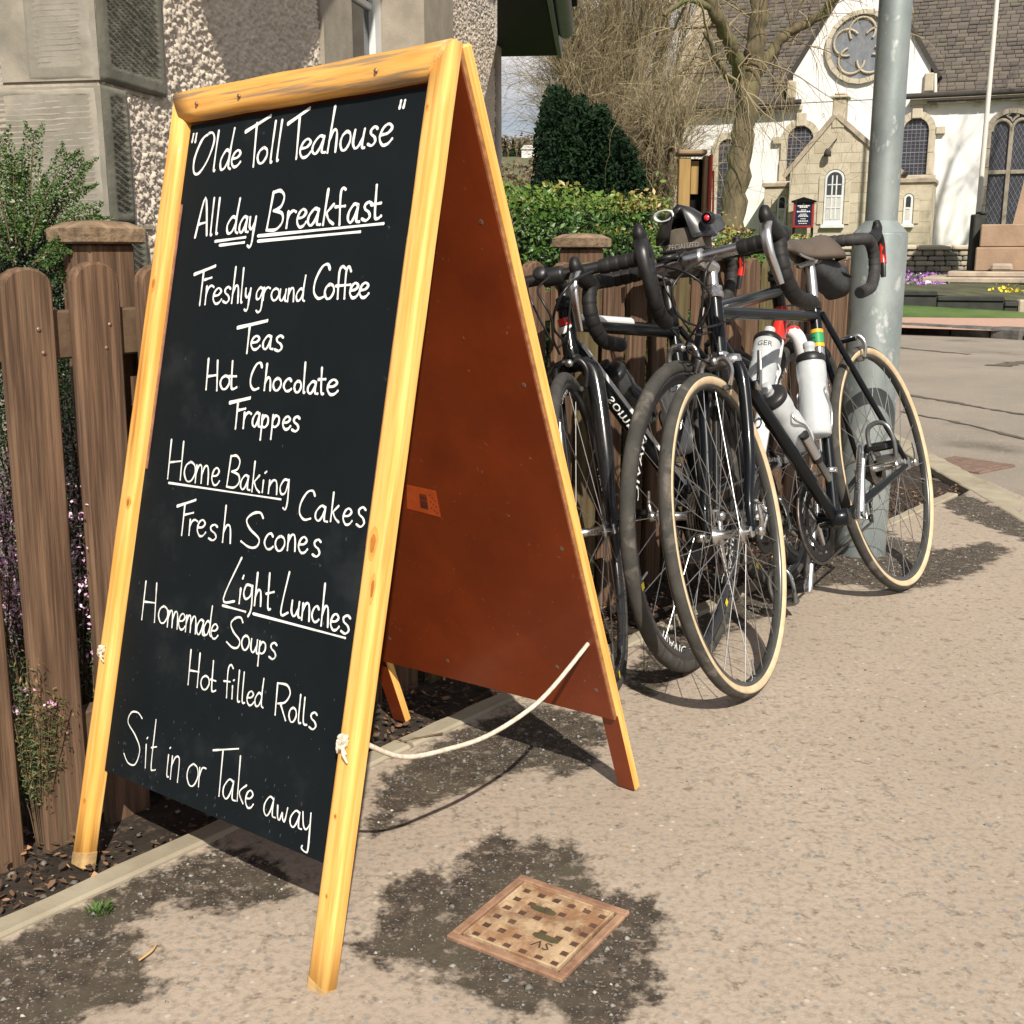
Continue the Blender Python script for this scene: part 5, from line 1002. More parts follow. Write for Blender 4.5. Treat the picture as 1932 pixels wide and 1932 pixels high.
def bike(spec):
    x, y, az, lean, steer, wb = spec['pose']; M0 = root_mat(x, y, az, lean); S = smat(wb, steer)
    root = empty('bicycle', M0, spec['label'], 'bicycle', 'bicycles leaning against the fence'); fm = spec['frame']; m = spec.get
    # geometry
    BB = Vector((.41, 0, .27)); SC = Vector(m('seat', (.27, 0, .775))); ax = Vector((-math.cos(HA), 0, math.sin(HA))); A = Vector((wb, 0, RW)) - Vector((math.sin(HA), 0, math.cos(HA))) * RAKE
    on = lambda z: A + ax * ((z - A.z) / ax.z); zc, zh = .70, m('headtop', .835); H0, H1 = on(zc + .012), on(zh); RH = Vector((0, 0, RW)); tr = m('tube', .0145)
    dt0 = on(zc + .045); tt0 = on(zh - .03)
    pt('down_tube', [dt0, BB], [m('dtr', tr * 1.05), m('dtr', tr * 1.1)], m('dt_mat', fm), root); pt('top_tube', [tt0, SC + Vector((.0, 0, -.012))], [m('ttr', tr * .95)] * 2, m('tt_mat', fm), root)
    pt('seat_tube', [BB, SC + (SC - BB).normalized() * .018], tr, fm, root); pt('head_tube', [H0, H1], [.018, .0175], m('ht_mat', fm), root, n=20)
    for s in (-1, 1):
        pt('chain_stay', [BB + Vector((-.01, s * .02, 0)), Vector((.20, s * .045, .305)), RH + Vector((.02, s * .064, -.004))], [.011, .010, .007], fm, root, n=10)
        pt('seat_stay', [SC + Vector((-.008, s * .014, -.008)), Vector((.14, s * .035, .58)), RH + Vector((.012, s * .064, .012))], [.0085, .0085, .0065], m('ss_mat', fm), root, n=10)
        b = MB(); b.box((-.014, s * .064 - .003, RW - .016), (.024, s * .064 + .003, RW + .016), bev=.003); b.build('dropout', MATS['alloy'], root)
    pt('brake_bridge', [(.075 + .0, -.022, .70), (.075, .022, .70)], .006, fm, root, n=8)
    bt = Matrix.Translation(BB) @ Matrix.Rotation(R(90), 4, 'X'); b = MB(); b.lathe([(0, -.036), (.021, -.036), (.021, .036), (0, .036)], bt, 20); b.build('bottom_bracket', MATS[m('bb_mat', 'frame_black')], root)
    # steering assembly, turned about the head axis
    zb = m('barz', .915)
    for s in (-1, 1):
        c = on(zc - .005); pt('fork_blade', [c + Vector((0, s * .018, .0)), c + Vector((.004, s * .044, -.030)), Vector((lerp(c.x, wb, .42), s * .048, .50)), Vector((wb - .016, s * .049, .40)), Vector((wb, s * .050, RW))], m('forkr', [.010, .0135, .013, .009, .0068]), m('fork_mat', fm), root, S, n=12)
        b = MB(); b.box((wb - .010, s * .050 - .003, RW - .012), (wb + .010, s * .050 + .003, RW + .012), bev=.003); b.build('fork_end', MATS['alloy'], root, S)
    c = on(zc); b = MB(); b.loft([[c + Vector((rx * math.cos(t), yy, rz * math.sin(t) - .004)) for t in [j * math.pi / 6 for j in range(12)]] for yy, rx, rz in ((-.046, .008, .010), (-.032, .014, .014), (0, .018, .017), (.032, .014, .014), (.046, .008, .010))]); b.build('fork_crown', MATS[m('crown_mat', fm)], root, S)
    hm = Matrix.Translation(Vector((0, 0, 0))); q = ax.to_track_quat('Z', 'Y').to_matrix().to_4x4()
    b = MB(); b.lathe([(.018, 0), (.0215, .002), (.0215, .009), (.0185, .012)], Matrix.Translation(on(zc + .004)) @ q, 24); b.build('headset_cup', MATS[m('hs_mat', 'alloy')], root)
    b = MB(); b.lathe([(.0185, 0), (.0215, .003), (.0215, .012), (.017, .016), (.0195, .018), (.0195, .026), (.012, .030)], Matrix.Translation(H1) @ q, 24); b.build('headset_cup', MATS[m('hs_mat', 'alloy')], root)
    CL = Vector((on(zb).x + m('reach', .105), 0, zb)); top = on(zb - .012); sm = m('stem_mat', 'alloy')
    pt('stem', [H1 + ax * .02, top - ax * .012], [.0125, .0125], sm, root, S); pt('stem', [top - Vector((.012, 0, .004)), top + (CL - top) * .45 + Vector((0, 0, .001)), CL - Vector((.008, 0, 0))], [.0155, .0145, .0150], sm, root, S)
    b = MB(); b.lathe([(0, -.023), (.019, -.023), (.020, -.015), (.020, .015), (.019, .023), (0, .023)], Matrix.Translation(CL) @ Matrix.Rotation(R(90), 4, 'X'), 20); b.build('stem_clamp', MATS[sm], root, S)
    hw = m('halfbar', .205); br = m('rise', 0); bm = m('bar_mat', 'alloy')
    pt('handlebar', [CL + Vector((0, -.125, br * .3)), CL + Vector((0, -.05, 0)), CL + Vector((0, .05, 0)), CL + Vector((0, .125, br * .3))], [.0118, .013, .013, .0118], bm, root, S)
    for s in (-1, 1):
        d = m('drop', .135)
        P = [CL + Vector(v) for v in ((0, s * .10, br * .2), (.002, s * .150, br * .5), (.010, s * (hw - .022), br * .8), (.038, s * hw, br), (.078, s * (hw + .002), -.010), (.100, s * (hw + .004), -.045), (.094, s * (hw + .006), -.090), (.058, s * (hw + .008), -.125), (.005, s * (hw + .010), -d), (-.045, s * (hw + .012), -d - .004))]
        taped('bar_tape', P, .0158, m('tape', 'bar_tape'), root, S)
        pt('bar_plug', [P[-1], P[-1] + Vector((-.006, 0, -.0005))], [.0155, .013], 'cap_black', root, S)
        h0 = CL + Vector((.078, s * (hw + .001), -.004)); hood = [h0, h0 + Vector((.025, s * .001, .006)), h0 + Vector((.052, s * .001, .018)), h0 + Vector((.064, 0, .036)), h0 + Vector((.060, 0, .052))]
        pt('brake_hood', hood, [.019, .0195, .0175, .016, .009], 'hood_rubber', root, S, n=14, flat=.86)
        l0 = h0 + Vector((.066, 0, .022)); lev = [l0, l0 + Vector((.022, s * .001, -.022)), l0 + Vector((.026, s * .003, -.060)), l0 + Vector((.018, s * .007, -.095)), l0 + Vector((.012, s * .010, -.122))]
        pt('brake_lever', lev, [v_ * m('levr', 1.0) for v_ in (.0125, .0115, .0100, .0090, .0075)], m('lever', 'alloy'), root, S, n=10, flat=.55, up=(0, 1, 0))
        if m('levertext') and s == m('levside', 1):
            print_on('lever_lettering', m('levertext'), .012, lambda a, c_: Vector(l0 + Vector((.0345, s * .003 + c_, -.055 + a * .98))), MATS['white_print'], root, M=S)
        if m('levertip'): pt('lever_stripe', [l0 + Vector((.0285, s * .002, -.03)), l0 + Vector((.0300, s * .003, -.06)), l0 + Vector((.024, s * .006, -.085))], .0105, 'frame_red', root, S, n=8)
        if m('aero', True) is False: pt('brake_cable', [h0 + Vector((.05, 0, .045)), h0 + Vector((.02, -s * .02, .12)), CL + Vector((.04, s * .05, .10)), on(zh - .03) + Vector((.04, s * .02, 0))], .0024, 'cable_black', root, S, n=6)
        else: pt('brake_cable', [CL + Vector((.016, s * .055, -.004)), CL + Vector((.075, s * .045, -.045)), CL + Vector((.06, s * .012, -.15)), on(zc + .06) + Vector((.030, s * .0, .0)), on(zc + .01) + Vector((.030, s * .008, 0))], .0024, 'cable_black', root, S, n=6)
    # brakes
    def caliper(c, MM, mt, fwd=1):
        for s in (-1, 1):
            pt('brake_caliper', [c + Vector((0, 0, .020)), c + Vector((.004 * fwd, s * .022, .020)), c + Vector((.006 * fwd, s * .034, -.004)), c + Vector((.006 * fwd, s * .026, -.038))], [.0075, .0065, .0062, .005], mt, root, MM, n=8, flat=.75)
            b = MB(); b.box((c.x - .020, s * .0175 - .004, c.z - .048), (c.x + .026, s * .0175 + .004, c.z - .036), bev=.003); b.build('brake_pad', MATS['tyre_black'], root, MM)
        b = MB(); b.lathe([(0, -.014), (.008, -.014), (.009, .012), (0, .013)], Matrix.Translation(c + Vector((.006 * fwd, 0, .018))) @ Matrix.Rotation(R(90), 4, 'Y'), 12); b.build('brake_bolt', MATS['alloy'], root, MM)
    cf = on(zc - .018) + Vector((.026, 0, 0)); caliper(cf, S, m('brake', 'alloy')); caliper(Vector((.058, 0, .685)), None, m('brake', 'alloy'), -1)
    wf = wheel(root, S @ Matrix.Translation((wb, 0, RW)) , front=True, **spec['wheel']); wr = wheel(root, Matrix.Translation((0, 0, RW)) @ Matrix.Rotation(1.3, 4, 'Y'), front=False, **spec.get('rwheel', spec['wheel']))
    for Mw, s_, o0 in ((S @ Matrix.Translation((wb, 0, RW)), 1, .055), (Matrix.Translation((0, 0, RW)), 1, .070)):
        b = MB(); b.lathe([(0, -.012), (.011, -.012), (.012, -.004), (.008, .004), (0, .006)], Mw @ Matrix.Translation((0, o0 + .008, 0)) @ Matrix.Rotation(R(90), 4, 'X'), 16); b.build('quick_release', MATS['alloy'], root)
        b = MB(); b.lathe([(0, -.006), (.010, -.006), (.010, .008), (0, .01)], Mw @ Matrix.Translation((0, -o0 - .006, 0)) @ Matrix.Rotation(R(90), 4, 'X'), 16); b.build('quick_release', MATS['alloy'], root)
        pt('quick_release_lever', [(0, o0 + .012, 0), (.010, o0 + .022, .022), (.014, o0 + .022, .055)], [.0055, .005, .0035], 'alloy', root, Mw, n=8)
    # drive train on the right (local -y)
    ca = m('crank', 0.0); cl = .17
    def ring(name, rad, yy, teeth, mt, w=.0022):
        b = MB(); P = []; n = teeth * 2
        b2 = []; 
        for i in range(n): a = 2 * math.pi * i / n; rd = rad * (1.0 if i % 2 else .955); P.append((rd, a))
        vs = [];
        for (yo) in (yy - w / 2, yy + w / 2):
            for rd, a in P: vs.append(BB + Vector((rd * math.cos(a), yo, rd * math.sin(a))))
            for rd, a in P: vs.append(BB + Vector((rad * .80 * math.cos(a), yo, rad * .80 * math.sin(a))))
        fs = []
        for i in range(n): j = (i + 1) % n; fs += [(i, j, n + j, n + i), (2 * n + i, 3 * n + i, 3 * n + j, 2 * n + j), (i, 2 * n + i, 2 * n + j, j), (n + i, n + j, 3 * n + j, 3 * n + i)]
        b.add(vs, fs); b.build(name, MATS[mt], root)
    ring('chain_ring', .105, -.047, 52, m('ringmat', 'dark_metal')); ring('chain_ring', .079, -.041, 39, 'dark_metal')
    for k in range(5):
        a = ca + k * 2 * math.pi / 5; b = MB(); b.tube([BB + Vector((0, -.050, 0)), BB + Vector((.085 * math.cos(a), -.048, .085 * math.sin(a)))], [.011, .006], 6, flat=.5, up=(0, 1, 0)); b.build('spider_arm', MATS[m('crank_mat', 'alloy')], root)
    for s, a in ((1, ca), (-1, ca + math.pi)):
        d = Vector((math.cos(a), 0, math.sin(a))); yy = s * .062; e = BB + d * cl + Vector((0, yy + s * .010, 0)); b = MB()
        b.tube([BB + Vector((0, yy, 0)) - d * .012, BB + Vector((0, yy, 0)), BB + d * cl * .5 + Vector((0, yy + s * .004, 0)), e, e + d * .012], [.012, .0165, .0125, .0135, .010], 12, flat=.62, up=(0, 1, 0)); b.build('crank', MATS[m('crank_mat', 'alloy')], root)
        b = MB(); b.lathe([(0, 0), (.010, 0), (.010, .004), (0, .005)], Matrix.Translation(BB + Vector((0, yy + s * .009, 0))) @ Matrix.Rotation(R(-90 * s), 4, 'X'), 16); b.build('crank_bolt', MATS['dark_metal'], root)
        p = e + Vector((0, s * .012, 0)); b = MB(); b.tube([p, p + Vector((0, s * .070, 0))], [.012, .011], 10); b.box((p.x - .030, min(p.y + s * .012, p.y + s * .075), p.z - .005), (p.x - .020, max(p.y + s * .012, p.y + s * .075), p.z + .006), bev=.002); b.box((p.x + .022, min(p.y + s * .012, p.y + s * .062), p.z - .005), (p.x + .034, max(p.y + s * .012, p.y + s * .062), p.z + .006), bev=.002)
        b.box((p.x - .022, min(p.y + s * .050, p.y + s * .060), p.z - .004), (p.x + .026, max(p.y + s * .050, p.y + s * .060), p.z + .004), bev=.002); po = b.build('pedal', MATS['dark_metal'], root)
        b = MB(); b.box((p.x - .016, min(p.y + s * .020, p.y + s * .075), p.z - .040), (p.x + .016, max(p.y + s * .020, p.y + s * .075), p.z - .022), bev=.006); b.build('cleat_spring', MATS['rim_alloy'], po)
        pt('pedal_cage', [p + Vector((.016, s * .020, -.03)), p + Vector((.018, s * .016, .010)), p + Vector((.020, s * .022, .048)), p + Vector((.020, s * .046, .060)), p + Vector((.020, s * .070, .048)), p + Vector((.018, s * .078, .010)), p + Vector((.016, s * .074, -.03))], .0058, m('pedal_mat', 'rim_alloy'), po, n=8)
    # cassette, rear mechanism, chain
    b = MB()
    for i in range(9):
        rd = .024 + .0042 * i; b.lathe([(rd * .5, -.058 + .0045 * i), (rd, -.058 + .0045 * i), (rd, -.0562 + .0045 * i), (rd * .5, -.0562 + .0045 * i)], Matrix.Translation(RH) @ Matrix.Diagonal((1, 1, 1, 1)) @ Matrix.Rotation(R(90), 4, 'X') @ Matrix.Diagonal((1, 1, -1, 1)), 30, smooth=False)
    b.build('cassette', MATS['chain_steel'], root)
    J1 = RH + Vector((.022, -.050, -.075)); J2 = RH + Vector((.045, -.050, -.130))
    pt('rear_derailleur', [RH + Vector((.005, -.072, -.012)), RH + Vector((.0, -.074, -.045)), J1 + Vector((0, -.016, 0)), J2 + Vector((0, -.012, 0))], [.009, .011, .009, .007], m('mech', 'alloy'), root, n=8, flat=.6)
    def links(P):
        b = MB(); b.tube([Vector(p) for p in P], .0042, 6, flat=.8, up=(0, 1, 0)); b.build('chain', MATS['chain_steel'], root)
    cy = -.047
    arc = [BB + Vector((.107 * math.cos(a), cy, .107 * math.sin(a))) for a in [R(95 - 190 * i / 14) for i in range(15)]]
    rc = [RH + Vector((.037 * math.cos(a), cy, .037 * math.sin(a))) for a in [R(95 + 150 * i / 8) for i in range(9)]]
    links([*rc[::-1], *arc, J2 + Vector((.008, 0, -.010)), J2 + Vector((-.010, 0, -.004)), J1 + Vector((.012, 0, .004)), J1 + Vector((.0, 0, .012)), rc[-1]])
    for J in (J1, J2): b = MB(); b.lathe([(0, -.003), (.012, -.003), (.012, .003), (0, .003)], Matrix.Translation(J) @ Matrix.Rotation(R(90), 4, 'X'), 14); b.build('jockey_wheel', MATS['cap_black'], root)
    b = MB(); b.box((.395 - .03, -.056, .372), (.395 + .02, -.038, .388), bev=.004); b.build('front_derailleur', MATS['alloy'], root)
    # seat post and saddle
    u = (SC - BB).normalized(); st = SC + u * m('post', .16); pt('seat_post', [SC, st], .0135, m('post_mat', 'alloy'), root, n=20)
    b = MB(); b.lathe([(.0165, -.014), (.0178, -.012), (.0178, .004), (.0165, .006)], Matrix.Translation(SC + u * .018) @ u.to_track_quat('Z', 'Y').to_matrix().to_4x4(), 20); b.build('seat_clamp', MATS['dark_metal'], root)
    SM = Matrix.Translation(st + Vector((.02, 0, .052))) @ Matrix.Rotation(R(m('tilt', 0)), 4, 'Y'); b = MB(); b.box((st.x - .022, -.028, st.z - .006), (st.x + .022, .028, st.z + .012), bev=.006); b.build('saddle_clamp', MATS['alloy'], root)
    sd_ = saddle(root, SM, m('saddle', 'saddle_black'), m('saddle_label'), lettering=m('sletter'), wd=m('sw', .070))
    return root, M0, S, dict(BB=BB, SC=SC, on=on, CL=CL, H1=H1, H0=H0, dt0=dt0, tt0=tt0, st=st, wb=wb, RH=RH)
poseC = (1.101, 3.082, -2.508, .277, -.144, .977)
C_, CM, CS, cg = bike(dict(pose=poseC, label='black steel racing bicycle with tan wall tyres and a silver stem, nearest of the bicycles', frame='frame_black', wheel=dict(tyre='tyre_grey', wall='tan_wall', rim='rim_hard', deep=.012, n=32, cross=3, seed=1, tw=.0138), levr=1.0, tape='bar_tape', saddle='saddle_leather', saddle_label='worn brown leather saddle', sletter=('turbo', .022, -1, 1), crank=R(118), brake='alloy', levertext=None, post=.130, crown_mat='alloy', barz=.918, reach=.112, rise=0, crank_mat='alloy', fork_mat='frame_black', seat=(.262, 0, .785), sw=.066))
poseA = (.772, 3.114, -2.553, .325, -.40, .954)
A_, AM, AS, ag = bike(dict(pose=poseA, label='black and white bicycle with a carbon fork, half hidden behind the sign', frame='frame_black', fork_mat='frame_carbon', forkr=[.016, .020, .018, .012, .009], wheel=dict(tyre='tyre_black', rim='rim_black', deep=.022, n=20, cross=0, seed=2, stick=True, letters=('MAVIC', 'rim_white', .302, .020, 4)), tape='bar_tape', barz=.888, headtop=.82, stem_mat='cap_black', bar_mat='cap_black', lever='dark_metal', levr=1.25, levertext='ULTEGRA', levside=-1, seat=(.285, 0, .755), brake='dark_metal', hs_mat='dark_metal', crank=R(200), post=.12, reach=.10, dtr=.019, ttr=.017, crank_mat='dark_metal', post_mat='dark_metal'))
poseB = (.419, 2.457, .505, -.118, .102, .963)
B_, BM, BS, bg_ = bike(dict(pose=poseB, label='white, red and black bicycle facing away from us, between the two black bicycles', frame='frame_carbon', fork_mat='frame_white', dt_mat='frame_white', ht_mat='frame_carbon', crown_mat='frame_red', tt_mat='frame_carbon', tube=.017, dtr=.022, forkr=[.016, .020, .018, .012, .009], wheel=dict(tyre='tyre_grey', rim='rim_black', deep=.026, n=24, cross=2, seed=3, stick=True, letters=('MAVIC', 'rim_white', .292, .030, 4), tw=.0150), tape='bar_tape_worn', barz=.925, stem_mat='cap_black', bar_mat='cap_black', lever='cap_black', levertip=True, saddle='saddle_black', seat=(.25, 0, .79), crank=R(150), post=.15, brake='alloy', hs_mat='dark_metal', ss_mat='frame_carbon', bb_mat='frame_white', post_mat='dark_metal', crank_mat='alloy'))
# --- details on the black bicycle
u = (cg['SC'] - cg['BB']).normalized()
for k, (mm, a, b_) in enumerate((('orange_sticker', .440, .450), ('green_sticker', .451, .476), ('orange_sticker', .477, .486))):
    pt('tube_sticker', [cg['BB'] + u * a, cg['BB'] + u * b_], .0163, mm, C_, n=20)
print_tube('tube_lettering', '531', .020, cg['BB'] + u * .428, cg['BB'] + u * .498, .0168, R(180 + 70), MATS['dark_print'], C_)
pt('chrome_sock', [cg['BB'] + u * .27, cg['BB'] + u * .438], .0156, 'chrome', C_, n=20)
d = (cg['BB'] - cg['dt0']).normalized(); nup = Vector((d.z, 0, -d.x)); nup = nup if nup.z > 0 else -nup
sdir = (cg['SC'] - cg['BB']).normalized(); sn = Vector((sdir.z, 0, -sdir.x)); sn = sn if sn.x > 0 else -sn
Q = cg['BB'] - d * .22 + nup * .056; cage(C_, cg['BB'] - d * .22 + nup * .05, tuple(-d))
bottle('water_bottle', CM, Q, tuple(-d), 'clear water bottle with a black lid on the down tube of the black steel bicycle', txt='CAMELBAK', spin=R(200), h=.19, ty=.30)
Q = cg['BB'] + sdir * .20 + sn * .056; cage(C_, cg['BB'] + sdir * .20 + sn * .05, tuple(sdir))
bottle('water_bottle', CM, Q, tuple(sdir), 'clear water bottle standing in the seat tube cage of the black steel bicycle', spin=R(60), h=.225)
b = MB(); b.lathe([(.0170, -.006), (.0182, -.005), (.0182, .006), (.0170, .007)], Matrix.Translation(cg['BB'] + u * .12) @ u.to_track_quat('Z', 'Y').to_matrix().to_4x4(), 24); b.build('clamp_band', MATS['chrome'], C_)
# pump strapped along the down tube
p0 = cg['BB'] - d * .12 + Vector((0, .034, 0)) + nup * .02; p1 = cg['BB'] - d * .27 + Vector((0, .034, 0)) + nup * .03
proot = empty('bicycle_pump', CM @ Matrix.Translation(p0), 'small silver mini pump strapped beside the down tube of the black steel bicycle', 'pump')
b = MB(); L_ = p1 - p0; b.tube([Vector((0, 0, 0)), L_ * .42], .0085, 14); b.build('barrel', MATS['rim_alloy'], proot); b = MB(); b.tube([L_ * .44 + L_.normalized() * .001, L_ * .52], .0135, 14); b.build('collar', MATS['cap_black'], proot)
b = MB(); k = 40; b.tube([L_ * lerp(.53, .98, i / k) for i in range(k + 1)], [.0115 + (.0012 if i % 4 < 2 else 0) for i in range(k + 1)], 14); b.build('handle', MATS['alloy'], proot); b = MB(); b.tube([L_ * .985, L_ * 1.04], .0122, 14); b.build('end_cap', MATS['cap_black'], proot)
# down tube shifter
s0 = lerp(0, 1, .30); sp = cg['dt0'].lerp(cg['BB'], .24); pt('shift_lever', [sp + Vector((0, .020, 0)), sp + Vector((0.004, .030, .010)), sp + Vector((-.010, .034, .055)), sp + Vector((-.018, .034, .075))], [.0095, .008, .006, .005], 'alloy', C_, n=10, flat=.6)
b = MB(); b.lathe([(0, 0), (.012, 0), (.012, .014), (0, .016)], Matrix.Translation(sp + Vector((0, .014, 0))) @ Matrix.Rotation(R(-90), 4, 'X'), 16); b.build('shifter_boss', MATS['alloy'], C_)
# bar computer mount on the stem, computer on the top tube
b = MB(); c = cg['CL'] + Vector((.030, -.045, .012)); b.torus(.020, [(-.004, -.005), (.004, -.005), (.004, .005), (-.004, .005)], Matrix.Translation(c) @ Matrix.Rotation(R(90), 4, 'X'), 28); b.build('computer_mount', MATS['cap_black'], C_, CS)
# saddle wedge bag below the brown saddle
def wedge(M0, base, label, m, sc=(1, 1, 1), text=None, rot=0, upright=False, strap=True):
    root = empty('saddle_bag', M0 @ Matrix.Translation(base) @ Matrix.Rotation(rot, 4, 'Y'), label, 'saddle bag'); b = MB(); rings = []
    for i in range(9):
        t = i / 8; x = lerp(.05, -.10, t) * sc[0]; e = math.sin(min(1, (t + .10) / .35) * math.pi / 2) * (1 if t < .85 else .93); w = .034 * sc[1] * (.55 + .45 * t) * e; h0 = -.085 * sc[2] * (.45 + .55 * t) * e; h1 = .0; rings.append([Vector((x, w * math.copysign(abs(math.cos(a)) ** .6, math.cos(a)), (h0 + h1) / 2 + (h1 - h0) / 2 * math.copysign(abs(math.sin(a)) ** .6, math.sin(a)))) for a in [2 * math.pi * j / 20 for j in range(20)]])
    rings = [[v + Vector((0, .0, .0015 * math.sin(v.x * 160 + v.z * 90))) for v in r] for r in rings]
    b.loft(rings); b.build('bag_body', MATS[m], root)
    b = MB(); b.box((-.105 * sc[0], -.036 * sc[1], -.038 * sc[2]), (-.06 * sc[0], .036 * sc[1], -.033 * sc[2]), bev=.002); b.build('zip', MATS['cap_black'], root)
    if strap: b = MB(); b.box((-.122 * sc[0], -.014, -.060 * sc[2]), (-.099 * sc[0], .014, -.036 * sc[2]), bev=.005); b.build('buckle', MATS['cap_black'], root)
    if text: print_on('bag_lettering', text, .017, lambda x, y: (-.1015 * sc[0], -x * .78, -.030 * sc[2] + y), MATS['grey_print'], root)
    return root
wedge(CM, cg['st'] + Vector((-.045, 0, .022)), 'black cloth wedge bag with a buckle under the worn brown saddle', 'bag_cloth', (1.2, 1.25, 1.15), rot=R(-14))
wedge(BM, bg_['st'] + Vector((-.02, 0, .028)), 'dusty brown bag with a raised band hanging under the black saddle', 'bag_dusty', (.85, 1.5, 1.35), 'SPECIALIZED')
b = MB(); tl = empty('tail_light', BM @ Matrix.Translation(bg_['st'] + Vector((-.105, -.066, .040))), 'small round red tail light at the back of the black saddle', 'tail light')
b.lathe([(0, 0), (.014, 0), (.014, .014), (.010, .018)], Matrix.Rotation(R(-90), 4, 'Y'), 16); b.build('housing', MATS['cap_black'], tl); b = MB(); b.lathe([(.0062, .0185), (.004, .0205), (0, .0215)], Matrix.Rotation(R(-90), 4, 'Y'), 16); b.build('lens', MATS['light_red'], tl)
# --- details on the bicycle behind the sign
u = (ag['BB'] - ag['dt0']); print_tube('frame_lettering', 'sommur', .034, ag['dt0'] + u * .05, ag['dt0'] + u * .75, .0195, R(70), MATS['white_print'], A_, 1.5)
dA = (ag['BB'] - ag['dt0']).normalized(); nA = Vector((dA.z, 0, -dA.x)); nA = nA if nA.z > 0 else -nA
pt('white_stripe', [ag['dt0'] + nA * .010 + dA * .02 + Vector((0, .012, 0)), ag['dt0'] + nA * .010 + dA * .5 + Vector((0, .012, 0))], [.0095, .0105], 'frame_white', A_, n=10)
pt('white_stripe', [ag['tt0'] + Vector((-.02, .006, .008)), ag['tt0'].lerp(ag['SC'], .55) + Vector((0, .006, .006))], [.0118, .0118], 'frame_white', A_, n=10)
bottle('water_bottle', AM, ag['BB'] - dA * .30 + nA * .058, tuple(-dA), 'smoke grey bottle with a black lid on the bicycle half hidden behind the sign', m='bottle_smoke', nip='cap_black', h=.185)
sA_ = (ag['SC'] - ag['BB']).normalized(); snA = Vector((sA_.z, 0, -sA_.x)); snA = snA if snA.x > 0 else -snA
cage(A_, ag['BB'] - dA * .30 + nA * .05, tuple(-dA), 'dark_metal'); cage(A_, ag['BB'] + sA_ * .16 + snA * .05, tuple(sA_), 'dark_metal')
bottle('water_bottle', AM, ag['BB'] + sA_ * .16 + snA * .056, tuple(sA_), 'clear bottle with a black lid, upright on the bicycle behind the sign', txt='CAMELBAK', spin=R(140), h=.215, ty=.72)
print_tube('bar_lettering', 'FSA', .022, ag['CL'] + Vector((0, -.105, 0)), ag['CL'] + Vector((0, -.035, 0)), .0136, R(40), MATS['white_print'], A_, 1.2, M=AS)
b = MB(); hb_ = ag['H0'].lerp(ag['H1'], .55)
for k, (mm, dz) in enumerate((('frame_red', .022), ('rim_white', .004), ('rim_alloy', -.016))): pt('head_badge', [hb_ + Vector((.0035, 0, dz - .008)), hb_ + Vector((.0035, 0, dz + .008))], .0158, mm, A_, n=14)
b = MB(); b.lathe([(.0, .0), (.013, .0), (.015, .004), (.015, .020), (.011, .024), (0, .024)], AS @ Matrix.Translation(ag['CL'] + Vector((.035, -.020, .0))) @ Matrix.Rotation(R(70), 4, 'Y'), 20); b.build('front_light', MATS['cap_black'], A_)
# --- details on the white and red bicycle
uB = (bg_['BB'] - bg_['dt0']); print_tube('frame_lettering', 'cervelo', .050, bg_['dt0'] + uB * .08, bg_['dt0'] + uB * .8, .0225, R(-70), MATS['dark_print'], B_, 1.6)
pt('red_stripe', [bg_['H0'], bg_['H0'] + (bg_['H1'] - bg_['H0']) * .22], .0192, 'frame_red', B_, n=16)
pt('red_stripe', [bg_['dt0'] + Vector((-.01, -.006, .01)), bg_['dt0'] + uB * .16 + Vector((0, -.006, .008))], [.020, .021], 'frame_red', B_, n=12)
dB = uB.normalized(); nB = Vector((dB.z, 0, -dB.x)); nB = nB if nB.z > 0 else -nB
bottle('water_bottle', BM, bg_['BB'] - dB * .30 + nB * .062, tuple(-dB), 'clear bottle on the white and red bicycle, seen behind the black down tube', txt='GER', spin=R(90), h=.21, ty=.72)
cage(B_, bg_['BB'] - dB * .30 + nB * .055, tuple(-dB), 'frame_white')
b = MB(); cc = bg_['st'] + Vector((-.06, 0, .062)); b.torus(.021, [(-.0025, -.004), (.0025, -.004), (.0025, .004), (-.0025, .004)], BM * 1 if False else Matrix.Translation(cc + Vector((-.042, .038, -.004))) @ Matrix.Rotation(R(70), 4, 'Z') @ Matrix.Diagonal((1.3, 1, .55, 1)), 24); b.build('saddle_vent', MATS['rim_white'], B_)

# gear and brake cables: loops in front of the bars
def loop(root, M0, pts, d, r=.0026):
    Mi = M0.inverted(); P = [Mi @ atY(x, y, d + dd) for x, y, dd in pts]; pt('cable_loop', P, r, 'cable_black', root, n=6)
loop(C_, CM, [(1334, 487, .0), (1293, 512, -.06), (1272, 536, -.08), (1268, 561, -.08), (1278, 593, -.06), (1302, 610, -.02), (1334, 617, .02), (1369, 607, .06), (1403, 592, .10)], 2.44)
loop(C_, CM, [(1251, 502, -.02), (1293, 514, -.07), (1325, 536, -.08), (1339, 561, -.07), (1331, 593, -.05), (1305, 632, -.02), (1297, 660, .02), (1345, 690, .05)], 2.44)
loop(B_, BM, [(1240, 612, .0), (1262, 618, .0), (1280, 636, .0), (1293, 660, 0), (1299, 690, .0)], 2.58)
loop(A_, AM, [(1119, 512, 0), (1085, 528, -.05), (1060, 556, -.07), (1046, 590, -.05), (1045, 620, -.02), (1062, 642, 0), (1076, 668, .02)], 2.46, .003)
loop(A_, AM, [(1040, 520, 0), (1015, 545, -.03), (1026, 572, -.05), (1040, 600, -.05), (1044, 640, -.03), (1056, 668, 0)], 2.46)
